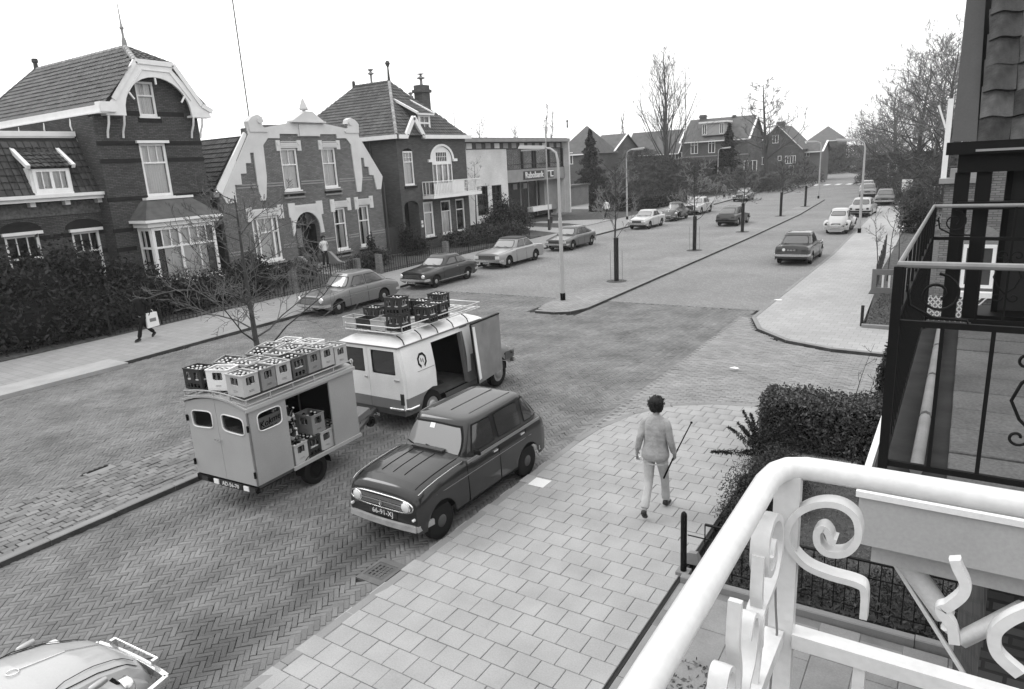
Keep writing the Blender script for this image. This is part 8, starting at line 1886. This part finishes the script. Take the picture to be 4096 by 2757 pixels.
# ================================================================ our own white balcony rail (nearest things)
m_enamel = M('enamel_white', .61, .35, var=.05, scale=6, coat=.2, bump=.1, bscale=30, world=True); m_enam2 = M('enamel_worn', .59, .5, var=.15, scale=30, world=True)
CXr, CYr, CZr = -.25, 1.25, 4.61
bal = thing('white_balcony_railing', 'thick white wrought-iron balcony railing with scrolls, lower right foreground', 'railing')
mb = MB(); cpts = [(CXr, -.6, CZr), (CXr, .2, CZr), (CXr, CYr - .09, CZr), (CXr + .006, CYr - .045, CZr), (CXr + .02, CYr - .018, CZr), (CXr + .05, CYr - .003, CZr), (CXr + .1, CYr, CZr), (.3, CYr + .002, CZr), (1.2, CYr + .004, CZr)]
mb.tube(cpts, .021, 18); mb.build('handrail', m_enamel, bal, smooth=60)
mb = MB(); mb.box(CXr - .0, CXr + .045, CYr - .03, CYr - .006, 3.6, CZr - .01); mb.build('corner_post', m_enamel, bal)
mz = 4.27
mb = MB(); mb.box(CXr + .045, 1.2, CYr - .035, CYr, mz - .018, mz + .012); mb.build('mid_rail', m_enamel, bal)
mb = MB(); mb.box(CXr - .004, CXr + .03, -.6, CYr - .032, mz - .018, mz + .012); mb.build('mid_rail', m_enamel, bal)
def ribbon(pts, wd, th_, plane, off, name='scroll', par=bal, mat=None):
    """flat iron bar bent along pts (s, z) in the plane of the railing; wd = depth across the plane, th_ = thickness in it"""
    mb = MB(); P_ = []
    # smooth the control points
    def cr(p0, p1, p2, p3, t): return tuple(.5 * ((2 * p1[i]) + (-p0[i] + p2[i]) * t + (2 * p0[i] - 5 * p1[i] + 4 * p2[i] - p3[i]) * t * t + (-p0[i] + 3 * p1[i] - 3 * p2[i] + p3[i]) * t ** 3) for i in (0, 1))
    for k in range(len(pts) - 1):
        a, b, c, d = pts[max(0, k - 1)], pts[k], pts[k + 1], pts[min(len(pts) - 1, k + 2)]
        for j in range(6): P_.append(cr(a, b, c, d, j / 6))
    P_.append(pts[-1]); vs = []
    for i, (s, z) in enumerate(P_):
        a, b = P_[max(0, i - 1)], P_[min(len(P_) - 1, i + 1)]; dx, dz = b[0] - a[0], b[1] - a[1]; l = math.hypot(dx, dz) or 1; nx, nz = -dz / l, dx / l
        for u, v in ((-1, -1), (-1, -.0), (-1, 1), (1, 1), (1, 0), (1, -1)):
            e = th_ / 2 * (1 if v else 1.15); ss, zz, dd = s + nx * e * u, z + nz * e * u, wd / 2 * v
            vs.append((CXr + ss, off + dd, zz) if plane == 'x' else (off + dd, CYr - .02 - ss, zz))
    n = len(P_); mb.mesh(vs, [(i * 6 + j, i * 6 + (j + 1) % 6, (i + 1) * 6 + (j + 1) % 6, (i + 1) * 6 + j) for i in range(n - 1) for j in range(6)] + [tuple(range(6)), tuple((n - 1) * 6 + 5 - j for j in range(6))]); return mb.build(name, mat or m_enamel, par, smooth=50)
def fy(px, py): p = FY(px, py, CYr - .02); return (p.x - CXr, p.z)
sc_ = [fy(*q) for q in ((1905, 1228), (1893, 1222), (1888, 1208), (1876, 1196), (1862, 1205), (1864, 1232), (1885, 1252), (1925, 1252), (1953, 1222), (1950, 1175), (1915, 1146), (1865, 1142), (1818, 1162), (1795, 1200), (1800, 1240), (1835, 1280), (1885, 1303), (1950, 1322), (1968, 1340), (1966, 1400))]
ribbon(sc_, .03, .012, 'x', CYr - .02); ribbon([(s + .012, z) for s, z in sc_], .03, .012, 'y', CXr + .012)
MB().box(CXr + sc_[-1][0] - .01, CXr + sc_[-1][0] + .01, CYr - .03, CYr - .01, 3.62, mz - .018).build('baluster', m_enamel, bal)
for k in range(5): MB().box(CXr + .002, CXr + .024, CYr - .3 - .24 * k - .01, CYr - .3 - .24 * k + .01, 3.62, mz - .018).build('baluster', m_enamel, bal)
w1_ = [fy(*q) for q in ((2173, 1270), (2180, 1290), (2196, 1325), (2190, 1350), (2160, 1375), (2140, 1385), (2165, 1420), (2172, 1460))]
ribbon(w1_, .02, .016, 'x', CYr - .02, 'lyre_bar')
w2_ = [fy(*q) for q in ((2345, 1385), (2300, 1405), (2268, 1430), (2262, 1460), (2275, 1490), (2320, 1530))]
ribbon(w2_, .02, .018, 'x', CYr - .02, 'lyre_bar')
for k, s0 in enumerate((.335, .48, .66)): MB().box(CXr + s0, CXr + s0 + .02, CYr - .03, CYr - .01, 3.62, mz - .018).build('baluster', m_enamel, bal)
# ornaments of the street-side rail, seen end on
for s0 in (.2, .34): ribbon([(s0 + .05, 4.42), (s0 + .035, 4.45), (s0 + .01, 4.44), (s0, 4.41), (s0 + .015, 4.36), (s0 + .05, 4.33), (s0 + .06, 4.28)], .028, .008, 'y', CXr + .012, 'leaf_scroll')
for s0 in (.16, .3): ribbon([(s0, 4.52), (s0 + .006, 4.45), (s0 - .01, 4.38), (s0 + .012, 4.28)], .02, .012, 'y', CXr + .012, 'spear')
MB().box(-.36, 1.4, -.8, CYr + .06, 3.45, 3.6).build('balcony_floor', m_enam2, bal)
# wire hanging at the post
t = thing('loose_wire', 'thin grey wire hanging down beside the white corner post', 'wire')
a = FY(1757, 1292, CYr - .06); mb = MB(); mb.tube([FY(q[0], q[1], CYr - .05) for q in ((1757, 1290), (1764, 1320), (1765, 1380), (1768, 1440), (1758, 1500), (1752, 1575))], .0022, 6); mb.build('wire', m_vang, t, smooth=60)

# ================================================================ neighbour's flat bay roof with black railing
m_biron = M('black_iron', .014, .6, grain=0); m_railtop = M('railtop_grey', .3, .5, var=.15, scale=8)
nb = thing('neighbour_bay', 'white-edged flat bay roof with worn concrete slabs, right', 'bay roof')
m_fas = M('fascia_paint', .56, .8, var=.08, scale=2, world=True); MB().box(-.33, 4, 3.66, 7.75, 3.16, 3.44).build('fascia', m_fas, nb); MB().box(-.26, 4, 3.74, 7.7, 3.03, 3.16).build('soffit', m_fas, nb)
mb = MB(); mb.box(-.345, 4.02, 3.645, 3.68, 3.43, 3.462); mb.box(-.345, -.31, 3.69, 7.77, 3.43, 3.462); mb.build('edge_strip', m_white, nb)
MB().box(-.3, 4, 3.69, 7.74, 3.445, 3.455).build('roofing_felt', M('roofing_felt', .045, .8, var=.4, scale=5), nb)
m_slab = M('roof_slab', .14, .9, var=.25, scale=2.5, isl=.12, bump=.4, bscale=30, world=True, grain=.25)
slm = small_box_mesh('roof_slab', .58, .38, .035, m_slab, .006); Rs = random.Random(9)
for i in range(5):
    for j in range(9): inst(slm, 'roof_slab', nb, Matrix.Translation((.33 + i * .595, 4.1 + j * .395, 3.495 + Rs.gauss(0, .004))) @ Matrix.Rotation(Rs.gauss(0, .008), 4, 'Z') @ Matrix.Rotation(Rs.gauss(0, .006), 4, 'X'))
mb = MB(); 
for k in range(4): mb2 = MB(); mb2.tube([(-.1, 3.95 + k * .9, 3.5), (-.1, 4.8 + k * .9, 3.5)], .032, 8); mb2.build('edge_tube', M('edge_tube', .3, .6, var=.2, scale=5), nb, smooth=60)
MB().box(.3, 4, 4.3, 7.6, -.05, 3.03).build('bay_wall', m_brickB, nb)
# downpipe under it
dp = thing('downpipe', 'grey-white slanting rainwater pipe under the neighbour bay roof', 'pipe')
a, b, c = FY(2078, 1300, 3.9), FY(2150, 1400, 3.9), FY(2235, 1520, 3.9); a = a + (a - b) * .35
MB().tube([a, b], .055, 16).build('pipe', m_plaster, dp, smooth=60); mb = MB(); mb.bar(a - Vector((.07, 0, 0)), FY(2215, 1568, 3.9), .02, .02); mb.build('pipe_batten', m_plaster, dp)
MB().tube([b + Vector((.02, 0, -.05)), b + Vector((.09, .02, -.13)), FY(2330, 1385, 3.85)], .045, 12).build('pipe_elbow', m_white, dp, smooth=60)
# black railing
br = thing('black_balcony_railing', 'black wrought-iron railing with pale top tube and scrolls round the bay roof', 'railing')
NX0, NY0, NY1, NZ0, NZ1 = -.25, 3.85, 7.5, 3.56, 4.6; nm = 4.31
mb = MB(); mb.tube([(4, NY0, NZ1), (NX0, NY0, NZ1), (NX0, NY1, NZ1), (4, NY1, NZ1)], .017, 8); mb.build('top_tube', m_railtop, br)
for y in (NY0, NY1): MB().box(NX0 - .022, NX0 + .022, y - .02, y + .02, NZ0 - .1, NZ1 - .01).build('corner_post', m_biron, br)
for y in (NY0, NY1):
    for z in (nm, NZ0): mb = MB(); mb.bar((NX0, y, z), (4, y, z), .022, .03); mb.build('rail', m_biron, br)
for z in (nm, NZ0): mb = MB(); mb.bar((NX0, NY0, z), (NX0, NY1, z), .022, .03); mb.build('rail', m_biron, br)
for i in range(1, 20):
    x = NX0 + i * .205
    for y in (NY0, NY1): MB().box(x - .009, x + .009, y - .009, y + .009, NZ0, nm if i % 3 else NZ1).build('baluster', m_biron, br)
for i in range(1, 29): y = NY0 + i * .13; MB().box(NX0 - .008, NX0 + .008, y - .008, y + .008, NZ0, nm if i % 3 else NZ1).build('baluster', m_biron, br)
def curl(cx, cz, r, Y, turns, start, sgn=1, plane='x', X=None, name='scroll'):
    pts = []
    for k in range(22):
        a = start + sgn * turns * 2 * PI * k / 21; rr = r * (1 - .75 * k / 21); s_, z_ = cx + rr * math.cos(a), cz + rr * math.sin(a); pts.append((s_, Y, z_) if plane == 'x' else (X, s_, z_))
    MB().tube(pts, .007, 5).build(name, m_biron, br, smooth=60)
for Y in (NY0, NY1):
    curl(NX0 + .17, 4.46, .1, Y, 1.4, PI * .5, -1)
    mb = MB(); mb.tube([(NX0 + .04, Y, 4.5), (NX0 + .06, Y, 4.4), (NX0 + .16, Y, 4.345), (NX0 + .3, Y, 4.34), (NX0 + .31, Y, nm)], .008, 5); mb.build('scroll', m_biron, br, smooth=60)
    for c in (.85, 1.9):
        for sg in (1, -1):
            curl(NX0 + c + sg * .09, 4.5, .06, Y, 1.1, PI / 2, sg); curl(NX0 + c + sg * .09, 4.37, .06, Y, 1.1, -PI / 2, -sg)
            mb = MB(); mb.tube([(NX0 + c + sg * .05, Y, 4.47), (NX0 + c + sg * .14, Y, 4.42), (NX0 + c + sg * .05, Y, 4.38)], .007, 5); mb.build('scroll', m_biron, br, smooth=60)
    # lyre on the lower part
    c = .61
    for sg in (1, -1):
        mb = MB(); mb.tube([(NX0 + c, Y, 4.13), (NX0 + c + sg * .07, Y, 4.06), (NX0 + c + sg * .1, Y, 3.97), (NX0 + c + sg * .06, Y, 3.88), (NX0 + c, Y, 3.82)], .008, 5); mb.build('lyre', m_biron, br, smooth=60)
        curl(NX0 + c + sg * .06, 4.16, .045, Y, 1.0, PI if sg > 0 else 0, -sg); curl(NX0 + c + sg * .06, 3.79, .045, Y, 1.0, PI if sg > 0 else 0, sg)
# steep tiled roof and dark balcony front of the neighbour
YN = 8.0
nh = thing('neighbour_house', 'dark steep tiled roof edge above shaded veranda, upper right corner', 'house')
pN = Plane((0, YN, 0), UX)
q = {k: FY(*v, YN) for k, v in dict(a=(2200, -40), b=(2166, 322), c=(2222, 322), d=(2246, -40)).items()}
mb = MB(); mb.mesh([(q['b'].x, YN - .12, q['b'].z), (q['c'].x, YN - .12, q['c'].z), (q['d'].x, YN + .5, q['d'].z), (q['a'].x, YN + .5, q['a'].z), (q['b'].x, YN + .1, q['b'].z), (q['c'].x, YN + .1, q['c'].z), (q['d'].x, YN + .7, q['d'].z), (q['a'].x, YN + .7, q['a'].z)], [(0, 1, 2, 3), (7, 6, 5, 4), (0, 3, 7, 4), (1, 5, 6, 2)]); mb.build('verge_board', M('verge_board', .11, .6, var=.06), nh)
m_nt = M('old_tile', .1, .75, var=.45, scale=9, isl=.45, bump=.4, bscale=60)
ntm = pantile_mesh('roof_tile', .24, .3, .07, m_nt, 8, .03)
zc = q['b'].z
mb = MB(); mb.bar((q['c'].x + .02, YN + .3, zc), (q['d'].x + .06, YN + .9, q['d'].z), .26, .04, up=(0, 1, 0)); mb.build('verge_flashing', m_biron, nh)  # dark board added to close the bright gap between verge board and tiles
roof_face(nh, (q['c'].x - .0, YN - .05, zc), (1, 0, 0), (0, .62, 2.0), [(0, 0), (3.2, 0), (3.2, 2.6), (.12, 2.6)], m_nt, tw=.25, tl=.24, limit=120, me=ntm, base=m_black, th=.1, jitter=.012)
cb_ = FY(2160, 392, YN)
mb = MB(); mb.box(q['b'].x - .03, 4, YN - .35, YN + .3, zc - .12, zc - .01); mb.box(q['b'].x + .07, 4, YN - .28, YN + .3, cb_.z, zc - .12); mb.build('cornice', m_biron, nh)
mb = MB(); mb.box(q['c'].x, 4, YN - .36, YN - .34, zc - .1, zc - .08); mb.build('cornice_line', M('cornice_line', .35, .5), nh)
for px in (2192, 2240): p_ = FY(px, 392, YN); MB().box(p_.x - .06, p_.x + .06, YN - .25, YN - .1, 3.5, cb_.z).build('veranda_post', m_biron, nh)
p_ = FY(2262, 392, YN)
MB().box(p_.x + .15, 4, YN + .1, YN + .2, 3.5, cb_.z).build('veranda_back', M('veranda_back', .06, .7, var=.2, scale=3), nh)
for k in range(6): MB().box(p_.x + .1 + k * .33, p_.x + .15 + k * .33, YN - .0, YN + .1, 3.5, cb_.z).build('glazing_bar', m_biron, nh)
mb = MB(); mb.box(q['c'].x - .1, 4, YN - .3, YN - .2, 4.55, 4.62); mb.box(q['c'].x - .1, 4, YN - .1, YN + .0, 5.05, 5.12); mb.build('veranda_rail', m_biron, nh)
MB().box(p_.x - .05, 4, YN - .2, YN + .3, 3.35, 3.55).build('veranda_floor', m_biron, nh)
# house across the side road (glimpsed through the railings)
xh = thing('corner_villa', 'brick villa with white gutter post across the side road, behind railings', 'house')
YX = 24.0
def X_(px, py, Y=YX): return FY(px, py, Y)
a = X_(2137, 430); 
MB().box(a.x, a.x + 12, YX, YX + 8, -.1, 8.2).build('wall', m_brickB, xh) if False else None
wl = Plane((0, YX, 0), UX)
x0_ = X_(2142, 500).x; zt2 = X_(2140, 418).z
mb = MB(); wl.prism(mb, [(x0_, -.1), (x0_ + 9, -.1), (x0_ + 9, zt2), (x0_, zt2)], [arch_top(x0_ + .55, x0_ + 1.5, .9, zt2 - 1.7, zt2 - 1.2)], 0, .3); mb.build('wall', m_brickC, xh)
MB().box(x0_ - .15, x0_ + 1.1, YX - .15, YX + .5, zt2, zt2 + .14).build('stone_cap', m_concrete, xh); MB().box(x0_ + .1, x0_ + 1.0, YX, YX + .4, zt2 + .14, zt2 + .4).build('stone_block', m_concrete, xh)
simple_win(xh, wl, x0_ + .62, x0_ + 1.42, 1.0, zt2 - 1.75, 2)
for k in (2.2, 3.6, 5): simple_win(xh, wl, x0_ + k, x0_ + k + .9, 1.2, 3.2, 2)
MB().box(x0_ + .35, x0_ + 1.8, YX - .25, YX + .02, .75, .9).build('window_sill', m_white, xh)
p_ = X_(2157, 300); mb = MB(); mb.box(p_.x - .07, p_.x + .07, YX - .02, YX + .06, zt2 + .1, X_(2160, 225).z); mb.build('gutter_post', m_white, xh)
MB().box(x0_ + 1.1, x0_ + 9, YX + .3, YX + 7, zt2, zt2 + 2.4).build('upper_wall', m_brickC, xh)
t = thing('flag_stick', 'short white flag stick leaning out beyond the roof board', 'flagpole'); mb = MB(); mb.bar(X_(2152, 292), X_(2136, 240), .05, .05); mb.build('stick', m_white, t)
t = thing('lattice_panel', 'pale diamond lattice panel glimpsed through the black railing', 'lattice'); YL = 19.5 + 3.2
for k in range(14):
    for sg in (1, -1):
        xa = FY(2060, 650, YL).x + k * .13; mb = MB(); mb.bar((xa - sg * .28, YL, .25), (xa + sg * .28, YL, .95), .03, .02, up=(0, 1, 0)); mb.build('slat', m_plaster, t)
# ================================================================ gardens on the right
fl = FG(1556, 1302, 0)
bo = thing('fence_post', 'round-topped black iron post at the corner of the near garden', 'post', (-2.63, 7.68, 0)); MB().lathe([(.04, -.05), (.04, .8), (.035, .84), (.015, .865), (0, .87)], n=12).build('post', m_biron, bo, smooth=50); MB().box(-.08, .08, -.08, .08, -.05, .04).build('foot', m_kerb, bo)
mb = MB()
gf = thing('near_garden_fence', 'black iron picket fence crossing the near front garden', 'fence'); yF = 7.74; zF = .72
def fz(x): return 0
mb.bar((-2.38, yF, zF), (2.5, yF + .05, zF), .035, .02); mb.build('rail', m_biron, gf); mb = MB(); mb.bar((-2.6, yF, .52), (2.5, yF + .05, .52), .012, .012); mb.bar((-2.38, yF, .12), (2.5, yF + .05, .12), .02, .012); mb.build('rail', m_biron, gf)
for i in range(44): x = -2.38 + i * .115; MB().box(x - .006, x + .006, yF - .006, yF + .006, .05, zF).build('picket', m_biron, gf)
kerb([(2.5, 7.62), (-2.6, 7.56)], .1, .09, -.05, m_kerb, 'fence_kerb', seg=1.3)
o = MB().mesh(*(lambda v, f: (v, f))([(0, 0, 0), (.22, .02, 0), (.2, .2, 0), (.02, .16, 0), (.05, .04, .14), (.17, .05, .15), (.16, .15, .13), (.06, .14, .12)], [(0, 1, 5, 4), (1, 2, 6, 5), (2, 3, 7, 6), (3, 0, 4, 7), (4, 5, 6, 7)])).build('rough_stone', m_kerb, loc=(-2.72, 7.9, 0)); tag(o, 'small rough stone beside the black iron corner post', 'stone')
# hedge, spiky conifer, fuzzy shrub
def hfn(R, n):
    x = R.uniform(-2.75, 2.8, n); y0 = 12.15; w_ = .95; z = R.uniform(.02, .92, n); y = R.uniform(y0, y0 + w_, n); k = R.randint(0, 5, n)
    top_ = .95 + .035 * x + R.normal(0, .045, n) + .04 * np.sin(x * 5); z = np.where(k <= 1, top_, z); y = np.where(k == 2, y0 + R.normal(0, .03, n), y); y = np.where(k == 3, y0 + R.normal(0, .04, n), y); x = np.where(k == 4, -2.75 + R.normal(0, .04, n), x); return np.stack([x, y, z], 1)
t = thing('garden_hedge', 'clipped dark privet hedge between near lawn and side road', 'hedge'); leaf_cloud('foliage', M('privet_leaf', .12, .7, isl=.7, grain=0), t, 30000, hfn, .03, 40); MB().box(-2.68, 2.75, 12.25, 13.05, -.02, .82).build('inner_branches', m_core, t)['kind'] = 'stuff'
def hfn2(R, n):
    y = R.uniform(13.0, 19.2, n); x = -1.1 + R.uniform(0, 1.6, n); z = R.uniform(.02, 1.45, n); k = R.randint(0, 4, n); z = np.where(k < 2, 1.45 + R.normal(0, .04, n), z); x = np.where(k == 2, -1.1 + R.normal(0, .04, n), x); return np.stack([x, y, z], 1)
t = thing('garden_hedge', 'taller hedge wing running back toward the side road corner', 'hedge'); 
def hfn3(R, n): 
    p = hfn2(R, n); p[:, 1] = 13.0 + (p[:, 1] - 13) * .32; p[:, 0] += .1; return p
leaf_cloud('foliage', m_leafd, t, 12000, hfn3, .032, 41); MB().box(-.9, .5, 13.06, 14.85, -.02, 1.35).build('inner_branches', m_core, t)['kind'] = 'stuff'
slab('verge', [(-1.0, 11.9), (6, 11.9), (6, 14.9), (-1.0, 14.2)], -.3, -.01, m_soil)
# spiky conifer at the hedge end
t = thing('spiky_conifer', 'dark spiky low conifer at the corner of the privet hedge', 'shrub', (-2.55, 11.5, 0))
def spk(R, n):
    k = 26; an = R.uniform(0, 2 * PI, k); el = R.uniform(.25, 1.3, k); ln = R.uniform(.45, 1.0, k); i = R.randint(0, k, n); s_ = R.uniform(.1, 1, n) ** .8
    d = np.stack([np.cos(an) * np.cos(el), np.sin(an) * np.cos(el), np.sin(el)], 1)[i]; p = d * (ln[i] * s_)[:, None] + R.normal(0, .045, (n, 3)) * (1.15 - s_)[:, None]; p[:, 2] += .1 - .12 * s_ ** 2; p[:, 2] = np.maximum(p[:, 2], .02); return p
leaf_cloud('foliage', m_leafd, t, 9000, spk, .035, 42, asp=.25)
bl = [(-2.25, 9.7, .35, .45, .55, .42), (-2.05, 10.3, .3, .5, .5, .4), (-2.35, 9.2, .2, .3, .35, .25), (-2.2, 10.9, .25, .4, .4, .35)]
t = thing('fuzzy_shrub', 'fuzzy grey-green heather shrub overhanging the near pavement edge', 'shrub'); leaf_cloud('foliage', m_leafm, t, 14000, blob_pts(bl, .16), .028, 43, asp=.25); blob_core(bl, t, .6)
def gfn(R, n): return np.stack([R.uniform(-2.4, 2.6, n), R.uniform(7.85, 12.1, n), R.uniform(0, .05, n)], 1)
o = leaf_cloud('lawn_grass', M('grass_blade', .17, .8, isl=.5, grain=0), None, 26000, gfn, .022, 44, asp=.2)
def gfn2(R, n): return np.stack([R.uniform(-2.4, 2.4, n), R.uniform(1.5, 6.2, n), -.02 + R.uniform(0, .06, n) ** 1.0], 1)
leaf_cloud('ground_leaves', M('bed_leaf', .16, .8, isl=.8, grain=0), None, 9000, gfn2, .03, 45, asp=.5)
def gfn3(R, n): return np.stack([R.uniform(-2.3, 2.6, n), R.uniform(7.62, 8.7, n), np.abs(R.normal(0, .1, n))], 1)
leaf_cloud('border_undergrowth', m_leafm, None, 7000, gfn3, .03, 46, asp=.4)
def gfn4(R, n): return np.stack([R.uniform(-2.3, 3.4, n), R.uniform(22.4, 27.4, n), .03 + R.uniform(0, .06, n)], 1)
leaf_cloud('corner_grass', M('grass_blade2', .13, .8, isl=.5, grain=0), None, 9000, gfn4, .05, 47, asp=.2)
# bare canes
for i, (x, y, h_, lab) in enumerate([(-1.2, 11.6, 1.9, 'slender bare sapling bending over the near lawn'), (-1.5, 12.3, 2.3, 'thin bare cane rising out of the privet hedge')]):
    bare_tree('bare_sapling', lab, (x, y, 0), h_, .35, 120 + i, .014, .5, 5, .8, 2, mt=m_barkd, mtw=m_barkd, lean=(.1, -.1), nsub=2, tw_r=.003)
for i in range(7): x = -2.0 + i * .55; bare_tree('rose_bush', ['bare rose bush behind the fence, nearest the corner post', 'second bare rose bush behind the picket fence', 'third bare rose bush behind the picket fence', 'fourth bare rose bush, under the big white scroll', 'fifth bare rose bush behind the picket fence', 'sixth bare rose bush by the slanting pipe', 'last bare rose bush near the brick bay'][i], (x, 8.1, 0), .55, .28, 130 + i, .01, .1, 7, .9, 2, mt=m_barkd, mtw=m_barkd, nsub=3, tw_r=.003)
# corner garden beyond the side road
railing('corner_garden_fence', 'dark wooden fence along the far pavement garden', [(-2.5, 27.8), (-3.1, 38)], 1.0, .3, m_doorw, z=0)
t = thing('garden_gate', 'grey board garden gate with white slats at the corner lawn', 'gate', (-2.15, 27.3, 0))
mb = MB(); mb.box(-.45, -.3, 0, .04, .1, .95); mb.box(.45, .6, 0, .04, .1, .95); mb.box(-.3, .45, 0, .04, .75, .95); mb.box(-.3, .45, 0, .04, .1, .3); mb.build('frame', m_vang, t)
for x in (-.1, .1, .3): MB().box(x - .03, x + .03, .005, .03, .3, .75).build('slat', m_white, t)
o = MB().box(-2.35, -2.27, 22.35, 22.43, 0, .62).build('short_post', m_stake); tag(o, 'short dark post at the corner of the far lawn', 'post')
for i, (px, py, h_, lab) in enumerate([(2018, 640, 3.2, 'taller young bare tree behind the board gate'), (1995, 640, 2.6, 'thin bare sapling beside the garden gate'), (2045, 600, 3.6, 'young bare tree in the far corner garden')]):
    p = FG(px, py, 0); bare_tree('young_tree', lab, p, h_, .9, 140 + i, .03, .35, 9, .7, 3, mt=m_bark, mtw=m_twigf, nsub=4, tw_r=.006)
p = FG(2085, 530, 0); shrub('round_bush', 'dark round clipped bush beside the black railing corner', 'bush', [(p.x, p.y, .9, 1.0, 1.0, .95)], 5000, .07, m_leafd, 50)
p = FG(2060, 468, 0); t = thing('board_sign', 'white notice board beside the far garden gate', 'sign', p); mb = MB(); mb.box(-.4, .4, 0, .06, .2, 2.2); mb.build('board', m_white, t)
railing('white_fence', 'white picket fence in the far garden on the right', [(p.x + 1, p.y + 1), (p.x + 4.5, p.y + 1)], 1.5, .5, m_white, z=0)
p = FY(2040, 386, 100); t = thing('bus_sign', 'white-framed sign with dark panels under the great trees', 'sign', (p.x, 100, 0)); mb = MB(); mb.prism(rect(-1.0, 1.0, p.z - .9, p.z + .8), [rect(-.75, -.1, p.z + .1, p.z + .6), rect(.1, .75, p.z + .1, p.z + .6), rect(-.8, .8, p.z - .8, p.z - .2)], (0, 0, 0), (1, 0, 0), (0, 0, 1), .05); mb.build('frame', m_white, t)
for x in (-.6, .6): MB().box(x - .04, x + .04, .06, .12, 0, p.z).build('post', m_lead, t)
MB().box(-.9, .9, .05, .06, p.z - .85, p.z + .7).build('panel', m_doorw, t)
# checkered patio and house foot below the rail
pt = thing('patio_tiles', None, None); tag(pt, kind='structure'); cm_ = [small_box_mesh('patio_tile', .19, .19, .02, m_, .003) for m_ in (M('tile_light', .4, .8, world=True), M('tile_dark2', .09, .8, world=True))]
for i in range(9):
    for j in range(8): inst(cm_[(i + j) % 2], 'patio_tile', pt, Matrix.Translation((.45 + i * .195, 5.2 + j * .195, .02)))
MB2 = slab('patio_bed', [(.3, 5.0), (3.5, 5.0), (3.5, 7.0), (.3, 7.0)], -.3, 0.0, m_bed)
kerb([(.2, 5.95), (-.9, 6.05)], .1, .05, -.1, m_kerb, 'bed_edging', seg=1.2)
# zebra stripes at the far crossing
m_paint = M('road_paint', .6, .7, world=True)
for i in range(9): o = sheet('crossing_stripe', [(-22.5 + i * 1.5, 112 + i * .0), (-21.8 + i * 1.5, 112), (-21.8 + i * 1.5, 115.5), (-22.5 + i * 1.5, 115.5)], ROADZ + .006, m_paint)
# ================================================================ air
hz = MB().box(-205, 155, -65, 405, -1.4, 27).build('haze', None); hz['kind'] = 'stuff'
hm = bpy.data.materials.new('haze'); hm.use_nodes = True; hn = hm.node_tree; hn.nodes.clear()
ho = hn.nodes.new('ShaderNodeOutputMaterial'); hv = hn.nodes.new('ShaderNodeVolumePrincipled'); hv.inputs['Density'].default_value = .00045; hv.inputs['Color'].default_value = (.9, .9, .9, 1); hn.links.new(hv.outputs[0], ho.inputs['Volume'])
hz.data.materials.clear(); hz.data.materials.append(hm)
